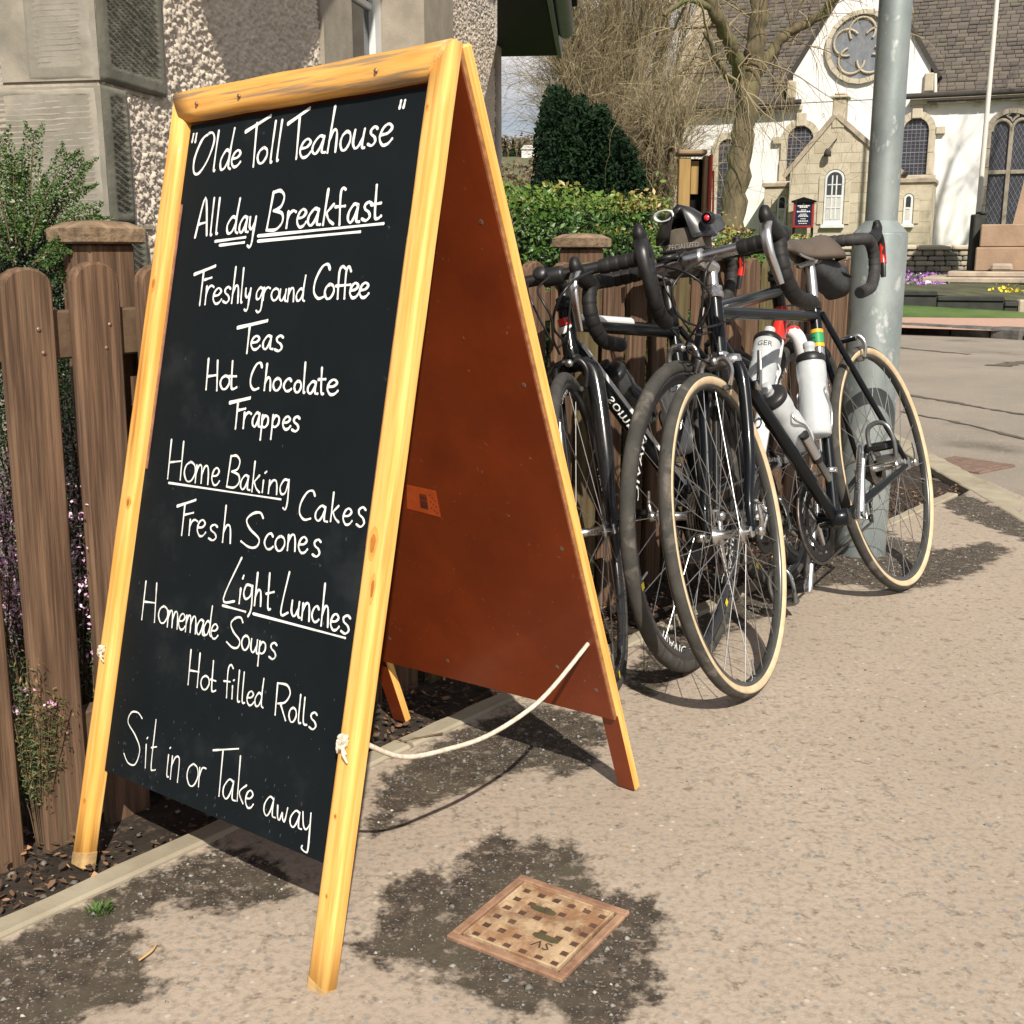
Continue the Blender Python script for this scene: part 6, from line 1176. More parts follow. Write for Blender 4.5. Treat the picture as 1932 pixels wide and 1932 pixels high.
# ---------------------------------------------------------------- beyond the fence: ground, church, trees
mat('lawn', (.05, .105, .022), (.085, .15, .035), 3, 6, .9, bump=.6, bscale=40, bdist=.03, c3=(.13, .17, .05), s3=.5, p3=(.5, .7))
mat('bed_green', (.085, .10, .045), (.055, .048, .032), 2.2, 7, .95, bump=.6, bscale=30, bdist=.03, lo=.4, hi=.6)
mat('gravel_pink', (.50, .32, .24), (.40, .26, .20), 25, 6, .9, bump=.6, bscale=60, bdist=.02)
mat('kerb_dark', (.15, .14, .125), (.07, .065, .06), 5, 6, .9, bump=.6, bscale=30, bdist=.02)
mat('wall_dark', (.040, .043, .038), (.022, .024, .021), 6, 6, .8, bump=.3, bscale=25, bdist=.01)
mat('white_harl', (.80, .80, .79), (.72, .73, .735), 1.5, 6, .9, bump=.25, bscale=40, bdist=.01, c3=(.62, .61, .57), s3=.7, p3=(.56, .80))
mat('church_stone', (.50, .445, .345), (.41, .36, .275), 3, 6, .85, bump=.3, bscale=18, bdist=.02, c3=(.36, .31, .21), s3=1.2, p3=(.52, .75))
mat('church_stone_light', (.54, .49, .385), (.45, .40, .30), 4, 5, .85, bump=.3, bscale=18, bdist=.02)
mat('slate', (.125, .105, .09), rough=.75, tint=[(0, (.085, .073, .064)), (.5, (.108, .092, .08)), (.85, (.135, .112, .093)), (1, (.115, .11, .08))])
mat('slate_under', (.05, .045, .04), rough=.9)
mat('skew_stone', (.44, .37, .29), (.3, .25, .2), 4, 5, .9, bump=.3, bscale=20, bdist=.02)
mat('lead_glass', (.055, .058, .075), (.03, .032, .045), 12, 5, .22, rough2=.45, spec=.6)
mat('rose_glass', (.22, .24, .27), (.15, .165, .19), 6, rough=.3, rough2=.5)
mat('leading', (.20, .20, .22), rough=.5)
mat('net_curtain', (.58, .58, .56), (.42, .42, .41), 10, stretch=(9, 1, 1), rough=.8)
mat('board_navy', (.012, .016, .05), rough=.4); mat('board_red', (.30, .02, .02), rough=.5); mat('red_paint', (.50, .055, .03), (.38, .035, .02), 30, rough=.4)
mat('timber_ochre', (.36, .235, .085), (.25, .155, .055), 4, 5, .75, stretch=(14, 14, 1), bump=.3, bscale=8, bdist=.002)
mat('timber_pale', (.42, .30, .20), (.30, .21, .14), 5, 5, .8, stretch=(14, 14, 1))
mat('memorial_stone', (.36, .25, .17), (.27, .185, .125), 2.5, 6, .85, bump=.3, bscale=18, bdist=.02)
mat('hill_ground', (.17, .13, .085), (.10, .105, .055), .035, 7, 1, lo=.4, hi=.6, coord='Object', c3=(.20, .15, .12), s3=.02, p3=(.45, .6))
mat('pole_white', (.62, .60, .56), rough=.5)
# ground sheets
def quadstrip(name, rows, m, kind='structure', sub=1):
    b = MB()
    for (a0, a1), (b0, b1) in zip(rows[:-1], rows[1:]):
        b.add([a0, a1, b1, b0], [(0, 1, 2, 3)])
    o = b.build(name, m); o['kind'] = kind; return o
def ext(a, b, e0, e1): d = (b - a); return a - d * e0, b + d * e1
kb = ext(G(1683, 626, -.03), G(1932, 642, -.03), .0, 8)
kt = ext(G(1683, 613, .08), G(1932, 621, .08), .0, 8); gv = ext(G(1683, 601, .085), G(1932, 603, .085), .0, 8)
wbL, wbR = G(1685, 571, .228), G(1919, 593, .084)
Lx = Vector((-9, 0, 0))
quadstrip('gravel_path', [(kt[0] + Vector((-1.2, .6, -.02)), kt[1] + Vector((0, .0, -.02))), (gv[0] + Vector((-1.2, .6, 0)), gv[1])], MATS['gravel_pink'])
quadstrip('lawn', [(gv[0] + Vector((-1.2, .62, .002)), gv[1] + Vector((0, .02, .002))), (wbL + (wbL - wbR) * .8 + Vector((0, 0, -.08)), wbR + (wbR - wbL) * 1.5 + Vector((0, 0, .14)))], MATS['lawn'])
quadstrip('churchyard_ground', [(Vector((-40, 6.5, .0)), Vector((1.8, 6.5, .0))), (Vector((-40, 12, .1)), Vector((3.5, 12, .1))), (Vector((-40, 18, .30)), Vector((5.4, 18, .28))), (Vector((-60, 26.4, .50)), Vector((60, 26.4, .50))), (Vector((-60, 29, 1.12)), Vector((60, 29, 1.12))), (Vector((-90, 60, 1.5)), Vector((90, 60, 1.5))), (Vector((-300, 260, 4)), Vector((300, 260, 4)))], MATS['lawn'])
sheet('far_ground', [(-1500, -1500), (1500, -1500), (1500, 1500), (-1500, 1500)], -.6, MATS['hill_ground'])
# rough kerb stones along the far side of the road
kr = empty('far_kerb', Matrix.Translation(kb[0]), kind='structure'); d = kb[1] - kb[0]; Ld = d.length; d = d / Ld; nn = Vector((-d.y, d.x, 0)); s = -1.0; r = random.Random(8)
while s < 9:
    w = r.uniform(.35, .75); b = MB(); z1 = r.uniform(.105, .135); M = frame_mat(d * s, d, nn, Vector((0, 0, 1))) ; b.box((0, r.uniform(-.02, .01), -.05), (w - .03, .26, z1), M, bev=.03); b.build('kerb_stone', MATS['kerb_dark'], kr); s += w
# low dark retaining wall with a pale pillar
def wallbox(name, a, b_, h0, h1, th, m, label, cat, kids):
    a = Vector(a); b_ = Vector(b_); L_ = (b_ - a); n = L_.length; u = Vector((L_.x, L_.y, 0)).normalized(); v = Vector((-u.y, u.x, 0)); base = Vector((a.x, a.y, 0)); root = empty(name, frame_mat(base, u, v, Vector((0, 0, 1))), label, cat); kids(root, Vector((L_.x, L_.y, 0)).length); return root
def k1(root, n):
    s = -1.2
    while s < n - .01:
        e = min(s + .9, n); h = lerp(.335, .205, max(0, s + .4) / n); b = MB(); b.box((s + .004, 0, -.1), (e - .004, .22, h), bev=.01); b.build('wall_block', MATS['wall_dark'], root); b = MB(); b.box((s + .002, -.03, h + .002), (e - .002, .26, h + .07), bev=.012); b.build('coping', MATS['wall_dark'], root); s = e
    b = MB(); b.box((n + .005, -.03, -.1), (n + .35, .30, .285), bev=.02); b.build('end_pillar', MATS['skew_stone'], root)
wallbox('retaining_wall', wbL, wbR, 0, 0, 0, None, 'low black stone wall with a flat coping between the lawn and the flower bed', 'wall', k1)
# flower bed
def bedpt(px, py, z): p = G(px, py, z); return p
qa, qb = wbL.copy(), wbR.copy(); qa.z, qb.z = .385, .265; qd = qb - qa; q0 = qa - qd * .8; q1 = qb + Vector((qd.x, qd.y, 0)) * 5
b = MB(); b.add([tuple(v + Vector((0, .16, 0))) for v in (q0, qa, qb, q1)] + [(2, 25.9, .48), (9, 25.9, .48), (14, 25.9, .48), (44, 25.9, .48)], [(0, 1, 5, 4), (1, 2, 6, 5), (2, 3, 7, 6)]); b.build('flower_bed', MATS['bed_green'])['kind'] = 'structure'
def flowers(name, boxpx, n, m, size, zf, label, seed, leaf=True):
    r = np.random.default_rng(seed); P = []; 
    for k in range(n):
        px = r.uniform(boxpx[0], boxpx[2]); py = r.uniform(boxpx[1], boxpx[3]); p = G(px, py, zf); P.append((p.x, p.y, zf + r.uniform(0, .05)))
    P = np.array(P); c = Vector(P.mean(0)); root = empty(name, Matrix.Translation(c), label, 'flowers'); root['kind'] = 'stuff'
    Q = np.repeat(P, 7, 0) + r.normal(size=(len(P) * 7, 3)) * size * .5; o = leaves('petals', Q - np.array(c), size, MATS[m], None or r.random(len(Q)), root, asp=.8, seed=seed); o['kind'] = 'stuff'
    Q = np.repeat(P, 5, 0) + r.normal(size=(len(P) * 5, 3)) * size * .8 - np.array([0, 0, .04]); o = leaves('flower_leaves', Q - np.array(c), size * .9, MATS['leaf_grass'], r.random(len(Q)), root, asp=.5, seed=seed + 1); o['kind'] = 'stuff'
flowers('purple_flowers', (1690, 527, 1790, 540), 60, 'petal_purple', .07, .40, 'purple pansies in the flower bed in front of the churchyard wall', 3)
flowers('purple_flowers', (1695, 519, 1840, 525), 50, 'petal_purple', .06, .46, 'thin scatter of purple flowers further back, along the foot of the churchyard wall', 4)
flowers('yellow_flowers', (1868, 546, 1935, 556), 40, 'petal_yellow', .075, .30, 'bright yellow flowers on the flower bed at the right edge', 5)
# churchyard boundary wall of single stones
bl, br = onplane(1560, 490, (0, 25.9, 0), (0, 1, 0)), onplane(1848, 490, (0, 25.6, 0), (0, 1, 0)); zt, zb2 = onplane(1700, 466, (0, 25.9, 0), (0, 1, 0)).z, .42
bw = empty('churchyard_wall', Matrix.Translation(Vector((bl.x, bl.y, 0))), 'low rubble stone wall with lichen in front of the white church', 'stone wall'); r = random.Random(12); Wn = br.x - bl.x
z = zb2
b = MB(); b.box((0, .06, .2), (Wn, .4, zt - .04)); b.build('wall_core', MATS['wall_dark'], bw)
while z < zt - .10:
    h = r.uniform(.09, .15); s = 0
    while s < Wn:
        w = r.uniform(.16, .42); b = MB(); b.box((s + .006, r.uniform(-.03, .02), z + .005), (min(s + w, Wn) - .006, .12, z + h - .005), bev=.025); b.build('stone', MATS['skew_stone' if r.random() < .5 else 'sandstone'], bw); s += w
    z += h
s = 0
while s < Wn: w = r.uniform(.5, .9); b = MB(); b.box((s + .01, -.06, z), (min(s + w, Wn) - .01, .44, z + .11), bev=.03); b.build('coping_stone', MATS['church_stone'], bw); s += w
# ---------------------------------------------------------------- church
ang = R(23); CU = Vector((math.cos(ang), -math.sin(ang), 0)); CI = Vector((math.sin(ang), math.cos(ang), 0)); CO = atY(1740, 465, 31); CO.z = 0
CF = frame_mat(CO, CU, CI, Vector((0, 0, 1))); CFi = CF.inverted()
def cp(px, py, off=0.0): return CFi @ onplane(px, py, CO + CI * off, CI)
church = empty('church', CF, 'white harled church with stone dressed arched windows and a steep slate roof', 'church')
XZ = Matrix(((1, 0, 0, 0), (0, 0, 1, 0), (0, 1, 0, 0), (0, 0, 0, 1)))          # prism (x, y, h) -> (x, h, y): polygons drawn in the wall plane
def wallpoly(name, P, y0, y1, m, parent=church): b = MB(); b.prism([(p[0], p[1]) for p in P], y0, y1, XZ); return b.build(name, MATS[m], parent)
zb = .9; ze = (cp(1390, 204).z + cp(1830, 174).z) / 2; uL = cp(1267, 300).x; uR = cp(2300, 300).x; gl, gr = cp(1497, 141), cp(1757, 125); ap = cp(1637, -86); gz = (gl.z + gr.z) / 2
wallpoly('nave_wall', [(uL, zb), (uR, zb), (uR, ze), (uL, ze)], 0, .6, 'white_harl')
wallpoly('gable_wall', [(gl.x, ze + .002), (gr.x, ze + .002), (gr.x, gz), (ap.x, ap.z), (gl.x, gz)], -.02, .5, 'white_harl')
b = MB(); b.box((uL, .6, zb), (uL + .5, 6.2, ze)); b.build('end_wall', MATS['church_stone'], church)
# roof: slates laid in courses on a pitched plane
def slates(name, parent, u0, u1, z0, run, pitch, mirror=False, test=None, M=None, cw=.27, ch=.20, seed=1):
    r = np.random.default_rng(seed); b = MB(); c, s = math.cos(pitch), math.sin(pitch); L_ = run / c; n = int(L_ / ch); V = []; F = []; T = []
    for i in range(n + 1):
        t0 = i * ch; x = u0 - (cw / 2 if i % 2 else 0)
        while x < u1:
            w = cw * r.uniform(.8, 1.2); xa, xb = max(x, u0), min(x + w, u1)
            if xb - xa > .03 and (test is None or test((xa + xb) / 2, t0 * c, z0 + t0 * s)):
                l = ch * 1.35; o0 = .028 + r.uniform(0, .012); o1 = .006; k = len(V)
                for (tt, o) in ((t0 + r.uniform(-.012, .012), o0), (t0 + l, o1)):
                    for xx in (xa + .006, xb - .006): V.append((xx, tt * c - o * s, z0 + tt * s + o * c))
                for xx in (xa + .006, xb - .006): V.append((xx, t0 * c - (o0 - .02) * s, z0 + t0 * s + (o0 - .02) * c))
                F += [(k, k + 1, k + 3, k + 2), (k + 4, k + 5, k + 1, k)]; q = r.random(); T += [q, q]
            x += w
    o = npmesh(name, V, F, MATS['slate'], parent, tint=T); o['kind'] = 'stuff'
    if M is not None: o.matrix_local = M
    return o
pit = R(47); run = 3.4; gap = lambda u, y, z: not (gl.x < u < gr.x and z < ap.z and abs(u - ap.x) < (ap.z - z) / (ap.z - gz) * (gr.x - gl.x) / 2)
b = MB(); zr = ze + run * math.tan(pit); b.prism([(.0, ze - .02), (run, zr - .02), (run + run, ze - .02)], uL + .1, uR, Matrix(((0, 0, 1, 0), (1, 0, 0, 0), (0, 1, 0, 0), (0, 0, 0, 1)))); b.build('roof_structure', MATS['slate_under'], church)
slates('roof_slates', church, uL + .45, uR, ze - .22, run + .2, pit, test=gap, M=Matrix.Translation((0, -.22, 0)), cw=.23, ch=.155)
b = MB(); b.tube([(uL, run, zr + .05), (uR, run, zr + .05)], .12, 8); b.build('ridge', MATS['slate_under'], church)
# gable roof behind the white gable
hw_ = (gr.x - gl.x) / 2; gp_ = math.atan2(ap.z - gz, hw_)
b = MB(); b.prism([(gl.x - .10, gz - .15), (gr.x + .10, gz - .15), (ap.x, ap.z - .02)], .5, 3.5, XZ); b.build('gable_roof', MATS['slate_under'], church)
for sgn in (-1, 1):
    e = Vector((gl.x if sgn < 0 else gr.x, 0, gz)); t = (Vector((ap.x, 0, ap.z)) - e); L_ = t.length; t.normalize(); n2 = Vector((-t.z, 0, t.x)) * (-1 if sgn > 0 else 1); n2 = n2 if n2.z > 0 else -n2
    P = [e - t * .35 - n2 * .01, e + t * L_ - n2 * .01, e + t * L_ + n2 * .10, e - t * .35 + n2 * .10]; wallpoly('gable_coping', [(p.x, p.z) for p in P], -.10, .62, 'slate_under')
    b = MB(); b.box((e.x - .14, -.13, gz - .62), (e.x + .10, .3, gz - .16), bev=.03); b.build('skew_putt', MATS['church_stone'], church)
# eaves course, corbels and gutter
for (p0, p1) in ((1262, 1516), (1717, 2300)):
    a, c = cp(p0, 200).x, cp(p1, 180).x
    b = MB(); b.box((a, -.16, ze - .20), (c, .05, ze - .06), bev=.015); b.build('eaves_course', MATS['church_stone_light'], church); b = MB(); b.tube([(a - .1, -.30, ze - .01), (c, -.30, ze - .01)], .07, 8); b.build('gutter', MATS['slate_under'], church)
    x = a + .5
    while x < c - .1 and x < 8: b = MB(); b.box((x, -.14, ze - .30), (x + .16, .02, ze - .202), bev=.01); b.build('corbel', MATS['church_stone_light'], church); x += 1.05
# left raking skew of the nave
e = Vector((uL - .02, -.05, ze + .0)); t = Vector((0, math.cos(pit), math.sin(pit))); n2 = Vector((0, -math.sin(pit), math.cos(pit))); k = 0; s = -.25; L_ = run / math.cos(pit)
while s < L_: b = MB(); M = frame_mat(e + t * s, Vector((1, 0, 0)), t, n2); b.box((-.12, 0, -.02), (.42, .48, .16), M, bev=.015); b.build('skew_stone', MATS['skew_stone'], church); s += .50
# windows
def archpoly(u0, u1, z0, z1, n=14, k=1.0):
    c = (u0 + u1) / 2; rr = (u1 - u0) / 2; return [(u0, z0), (u1, z0)] + [(c + rr * math.cos(t), z1 - rr * k + rr * k * math.sin(t)) for t in [math.pi * i / n for i in range(n + 1)]]
def surround(name, u0, u1, z0, z1, t, y0, y1, m, parent, k=1.0):
    """an arched stone band as separate dressed stones"""
    n = 9; c = (u0 + u1) / 2; rr = (u1 - u0) / 2; zs = z1 - rr * k; nj = max(2, int((zs - z0) / .42))
    for s in (-1, 1):
        for i in range(nj):
            za, zb3 = lerp(z0, zs, i / nj), lerp(z0, zs, (i + 1) / nj); tt = t * (1.0 if i % 2 else 1.12); x0, x1 = sorted((c + s * rr, c + s * (rr + tt))); b = MB(); b.box((x0, y0, za + .004), (x1, y1, zb3 - .004), bev=.008); b.build(name, MATS[m], parent)
    for i in range(n):
        a0, a1 = math.pi * i / n + .008, math.pi * (i + 1) / n - .008; P = [(c + q * math.cos(a), zs + (q * (k if q == rr else (rr * k + t) / (rr + t))) * math.sin(a)) for q, a in ((rr, a0), (rr + t, a0), (rr + t, (a0 + a1) / 2), (rr + t, a1), (rr, a1), (rr, (a0 + a1) / 2))]
        b = MB(); b.prism(P, y0, y1, XZ); b.build(name, MATS[m], parent)
def arched_window(x0, x1, yt, yb, off, label=None, stone='church_stone_light', t=.17, key=True, bars=(3, 8)):
    p, q = cp(x0, yb, off), cp(x1, yt, off); u0, u1, z0, z1 = p.x, q.x, p.z, q.z
    b = MB(); b.prism(archpoly(u0, u1, z0, z1), off - .012, off - .002, XZ); w = b.build('arched_window', MATS['lead_glass'], church)
    surround('surround_stone', u0, u1, z0, z1, t, off - .09, off - .001, stone, w)
    b = MB(); b.box((u0 - t - .08, off - .15, z0 - .14), (u1 + t + .08, off - .001, z0 - .005), bev=.015); b.build('sill', MATS[stone], w)
    if key: c = (u0 + u1) / 2; b = MB(); b.box((c - .13, off - .14, z1 - .02), (c + .13, off - .002, z1 + t + .16), bev=.02); b.build('keystone', MATS[stone], w); 
    if key:
        for s in (u0 - t - .22, u1 + t): b = MB(); b.box((s, off - .12, z1 - (u1 - u0) / 2 - .10), (s + .22, off - .002, z1 - (u1 - u0) / 2 + .08), bev=.01); b.build('impost', MATS[stone], w)
    b = MB(); H = z1 - z0
    for i in range(1, bars[0] + 1): u = lerp(u0, u1, i / (bars[0] + 1)); b.box((u - .006, off - .022, z0), (u + .006, off - .0125, z1 - (u1 - u0) * .5 * (1 - math.sqrt(max(0, 1 - ((u - (u0 + u1) / 2) / ((u1 - u0) / 2)) ** 2))))) 
    for i in range(1, bars[1] + 1):
        z = lerp(z0, z1, i / (bars[1] + 1)); hw = (u1 - u0) / 2; dz = z - (z1 - hw); ww = math.sqrt(max(0, hw * hw - dz * dz)) if dz > 0 else hw; b.box(((u0 + u1) / 2 - ww, off - .0245, z - (.012 if i % 3 == 0 else .005)), ((u0 + u1) / 2 + ww, off - .0225, z + (.012 if i % 3 == 0 else .005)))
    b.build('leading', MATS['leading'], w); return w
arched_window(1699, 1755, 222, 331, 0, bars=(5, 14)); arched_window(1483, 1537, 237, 342, 0, bars=(5, 14)); arched_window(1352, 1392, 262, 405, 0, key=False, bars=(3, 12))
# tracery window at the right
p, q = cp(1856, 424), cp(1950, 212); b = MB(); b.prism(archpoly(p.x, q.x, p.z, q.z, k=.8), -.014, -.002, XZ); w = b.build('arched_window', MATS['lead_glass'], church)
surround('surround_stone', p.x, q.x, p.z, q.z, .12, -.10, -.001, 'window_stone', w, .8); um = (p.x + q.x) / 2; zm = cp(1856, 326).z; zc_ = q.z - (q.x - p.x) * .5 * .8
b = MB(); b.box((um - .05, -.085, p.z), (um + .05, -.013, zc_ + .1), bev=.01); b.build('mullion', MATS['window_stone'], w); b = MB(); b.box((p.x, -.08, zm - .05), (um - .052, -.013, zm + .05), bev=.01); b.box((um + .052, -.08, zm - .05), (q.x, -.013, zm + .05), bev=.01); b.build('transom', MATS['window_stone'], w)
hw = (q.x - p.x) / 4
for c in (p.x + hw, um + hw):
    b = MB(); b.tube([(c + hw * math.cos(a), -.05, zc_ - .05 + hw * math.sin(a) * 1.15) for a in [math.pi * i / 10 for i in range(11)]], .045, 6); b.build('tracery', MATS['window_stone'], w)
b = MB(); b.tube([(um + .35 * hw * math.cos(a) * (1 if i % 2 else 1.8), -.05, zc_ + hw * 1.35 + .35 * hw * math.sin(a) * (1 if i % 2 else 1.8)) for i, a in enumerate([math.pi * i / 4 for i in range(9)])], .035, 6); b.build('tracery', MATS['window_stone'], w)
b = MB(); st = .17; k = -30
for k in range(-40, 40):
    for sg in (-1, 1):
        pts = []
        for z in (p.z, zc_ + .3): pts.append((um + k * st * .62 + sg * (z - p.z) * .55, z))
        (xa, za), (xb, zb4) = pts
        f = lambda x: za + (x - xa) / (xb - xa) * (zb4 - za)
        lo, hi = max(min(xa, xb), p.x), min(max(xa, xb), q.x)
        if hi - lo > .05: b.tube([(lo, -.018, f(lo)), (hi, -.018, f(hi))], .006, 3, caps=False)
b.build('leading', MATS['leading'], w)
# rose window
c = cp(1626, 89); rr = abs(cp(1562, 89).x - c.x); b = MB(); b.prism([(c.x + rr * math.cos(t), c.z + rr * math.sin(t)) for t in [2 * math.pi * i / 40 for i in range(40)]], -.034, -.0225, XZ); w = b.build('round_window', MATS['rose_glass'], church)
for i in range(20):
    a0, a1 = 2 * math.pi * i / 20 + .006, 2 * math.pi * (i + 1) / 20 - .006; b = MB(); b.prism([(c.x + q * math.cos(a), c.z + q * math.sin(a)) for q, a in ((rr * .92, a0), (rr * 1.06, a0), (rr * 1.06, a1), (rr * .92, a1))], -.12, -.021, XZ); b.build('surround_stone', MATS['church_stone_light'], w)
for i in range(5):
    a = math.pi / 2 + i * 2 * math.pi / 5; cc = (c.x + rr * .46 * math.cos(a), c.z + rr * .46 * math.sin(a)); b = MB(); b.tube([(cc[0] + rr * .38 * math.cos(a + t), -.06, cc[1] + rr * .38 * math.sin(a + t)) for t in [R(-125 + 250 * j / 16) for j in range(17)]], .032, 6); b.build('tracery', MATS['church_stone'], w)
# porch: gabled sandstone front with bellcote, flanked by low annexes
po = -2.2; pa = cp(1578, 222, po); pl = cp(1491, 322, po); pr = cp(1689, 324, po); ez = (pl.z + pr.z) / 2; z0p = zb
FX = [(pl.x, z0p), (pr.x, z0p), (pr.x, ez), (pa.x, pa.z), (pl.x, ez)]
wallpoly('porch_wall', FX, po, -.01, 'church_stone')
rnd = random.Random(5)
z = z0p + .3
while z < pa.z - .3:                                            # dressed courses, slightly proud
    h = .24; xl = pl.x if z < ez else lerp(pl.x, pa.x, (z + h - ez) / (pa.z - ez)); xr = pr.x if z < ez else lerp(pr.x, pa.x, (z + h - ez) / (pa.z - ez)); x = xl + .005
    while x < xr - .05:
        w = min(rnd.uniform(.3, .65), xr - x); b = MB(); b.box((x + .005, po - .005 - rnd.uniform(0, .006), z + .004), (x + w - .005, po - .001, z + h - .004)); b.build('wall_stone', MATS['church_stone' if rnd.random() < .6 else 'church_stone_light'], church); x += w
    z += h
for sgn, e0 in ((-1, pl), (1, pr)):
    e = Vector((e0.x, 0, ez)); t = Vector((pa.x, 0, pa.z)) - e; L_ = t.length; t.normalize(); n2 = Vector((-t.z, 0, t.x)); n2 = n2 if n2.z > 0 else -n2
    P = [e - t * .18, e + t * (L_ + .02), e + t * (L_ + .02) + n2 * .11, e - t * .18 + n2 * .11]; wallpoly('porch_coping', [(p.x, p.z) for p in P], po - .06, po + .3, 'skew_stone')
    P = [e - t * .1 + n2 * .002, e + t * L_ + n2 * .002, e + t * L_ + n2 * .08, e - t * .1 + n2 * .08]; wallpoly('porch_roof', [(p.x, p.z) for p in P], po + .301, -.02, 'slate_under')
b0, b1 = cp(1570, 222, po), cp(1597, 185, po); b = MB(); b.box((b0.x, po - .03, pa.z - .25), (b1.x, po + .38, b1.z), bev=.02); bc = b.build('bellcote', MATS['church_stone'], church)
b = MB(); b.box((b0.x - .06, po - .09, b1.z + .001), (b1.x + .06, po + .44, b1.z + .07), bev=.02); b.box((b0.x + .02, po - .02, b1.z + .072), (b1.x - .02, po + .37, b1.z + .14), bev=.03); b.build('bellcote_cap', MATS['church_stone'], bc)
for (x0, x1, yt, o) in ((1443, 1492, 345, -1.2), (1683, 1762, 337, -1.2)):
    p, q = cp(x0, yt, o), cp(x1, yt, o); b = MB(); b.box((p.x, o, z0p), (q.x, -.01, p.z - .12)); b.build('annex_wall', MATS['church_stone'], church); b = MB(); b.box((p.x - .05, o - .06, p.z - .119), (q.x + .05, -.01, p.z), bev=.02); b.build('annex_coping', MATS['skew_stone'], church)
    z = z0p + .3
    while z < p.z - .4:
        x = p.x + .01
        while x < q.x - .05: w = min(rnd.uniform(.3, .6), q.x - x); b = MB(); b.box((x + .005, o - .005 - rnd.uniform(0, .005), z + .004), (x + w - .005, o - .001, z + .256)); b.build('wall_stone', MATS['church_stone' if rnd.random() < .5 else 'church_stone_light'], church); x += w
        z += .26
def sash(x0, x1, yt, yb, off, nx, nz, arched=True):
    p, q = cp(x0, yb, off), cp(x1, yt, off); u0, u1, z0, z1 = p.x, q.x, p.z, q.z; o = off - .026
    b = MB(); b.prism(archpoly(u0 - .035, u1 + .035, z0 - .06, z1 + .035), o - .03, o - .001, XZ); w = b.build('sash_window', MATS['white_wood'], church)
    zmid = lerp(z0, z1, .52); b = MB(); b.prism(archpoly(u0 + .015, u1 - .015, zmid + .02, z1 - .015), o - .036, o - .0305, XZ); b.build('pane', MATS['dark_glass'], w)
    b = MB(); b.box((u0 + .015, o - .036, z0 + .05), (u1 - .015, o - .0305, zmid - .03)); b.build('pane', MATS['net_curtain'], w)
    for i in range(1, nx): u = lerp(u0 + .04, u1 - .04, i / nx); b = MB(); b.box((u - .016, o - .046, z0 + .06), (u + .016, o - .0365, z1 - .05 - .10 * abs(i - nx / 2))); b.build('glazing_bar', MATS['white_wood'], w)
    for i in range(1, nz): z = lerp(z0 + .06, z1 - .04, i / nz); b = MB(); b.box((u0 + .03, o - .050, z - (.022 if i == nz // 2 else .012)), (u1 - .03, o - .0462, z + (.022 if i == nz // 2 else .012))); b.build('glazing_bar', MATS['white_wood'], w)
    b = MB(); b.box((u0 - .09, o - .09, z0 - .15), (u1 + .09, o - .001, z0 - .062), bev=.01); b.build('sill', MATS['white_wood'], w)
    surround('surround_stone', u0 - .055, u1 + .055, z0 - .06, z1 + .055, .13, o - .015, o + .012, 'church_stone_light', w)
sash(1556, 1592, 323, 419, po, 3, 4); sash(1706, 1721, 369, 418, -1.2, 1, 2); sash(1468, 1483, 371, 420, -1.2, 1, 2)
# lamp bracket and gutter pipes
p = cp(1579, 262, po); b = MB(); b.tube([(p.x, po - .02, p.z), (p.x, po - .10, p.z - .02), (p.x - .16, po - .16, p.z - .24)], .012, 6); lb_ = b.build('bell_bracket', MATS['black_paint_and_shade'], church)
b = MB(); b.lathe([(0, .09), (.05, .08), (.085, .0), (.09, -.10), (0, -.10)], Matrix.Translation((p.x - .18, po - .16, p.z - .32)), 12); b.build('bracket_lamp', MATS['slate_under'], lb_)
for (x, y0, y1, o) in ((1801 - 120, 330, 460, po), (1765, 140, 178, 0)):
    a, c = cp(x, y0, o), cp(x, y1, o); b = MB(); b.tube([(a.x, o - .09, a.z), (c.x, o - .09, c.z)], .045, 8); b.build('drain_pipe', MATS['church_stone_light' if o < 0 else 'pole_white'], church)
# notice board
p, q = cp(1500, 426, po - .3), cp(1533, 382, po - .3); nb_ = empty('notice_board', CF @ Matrix.Translation((0, 0, 0)), 'navy notice board with a red frame and a small pitched top beside the porch window', 'notice board')
b = MB(); b.box((p.x, po - .36, p.z), (q.x, po - .30, q.z)); b.build('board', MATS['board_navy'], nb_)
for (x0, x1, z0_, z1_) in ((p.x - .05, p.x, p.z - .05, q.z), (q.x, q.x + .05, p.z - .05, q.z), (p.x, q.x, p.z - .05, p.z)): b = MB(); b.box((x0, po - .38, z0_), (x1, po - .29, z1_), bev=.008); b.build('frame', MATS['board_red'], nb_)
b = MB(); um = (p.x + q.x) / 2; b.prism([(p.x - .10, q.z), (q.x + .10, q.z), (q.x + .10, q.z + .04), (um, q.z + .13), (p.x - .10, q.z + .04)], po - .42, po - .26, XZ); b.build('top', MATS['black_paint_and_shade'], nb_)
for s in (p.x - .025, q.x + .025): b = MB(); b.box((s - .03, po - .35, zb), (s + .03, po - .30, p.z - .052)); b.build('post', MATS['black_paint_and_shade'], nb_)
b = MB(); W_ = q.x - p.x; H_ = q.z - p.z; rnd = random.Random(3)
for row, (f0, wd_, hh_) in enumerate(((.93, .12, .03), (.86, .74, .035), (.80, .5, .035), (.68, .3, .025), (.61, .8, .035), (.50, .4, .02), (.45, .55, .02), (.40, .62, .02), (.30, .3, .025), (.20, .6, .03), (.10, .5, .02))):
    x = um - W_ * wd_ / 2
    while x < um + W_ * wd_ / 2: w = rnd.uniform(.015, .05); b.box((x, po - .3625, p.z + H_ * f0 - hh_ * .4), (min(x + w, um + W_ * wd_ / 2), po - .3605, p.z + H_ * f0 + hh_ * .4)); x += w + .012
b.build('lettering', MATS['white_print'], nb_)
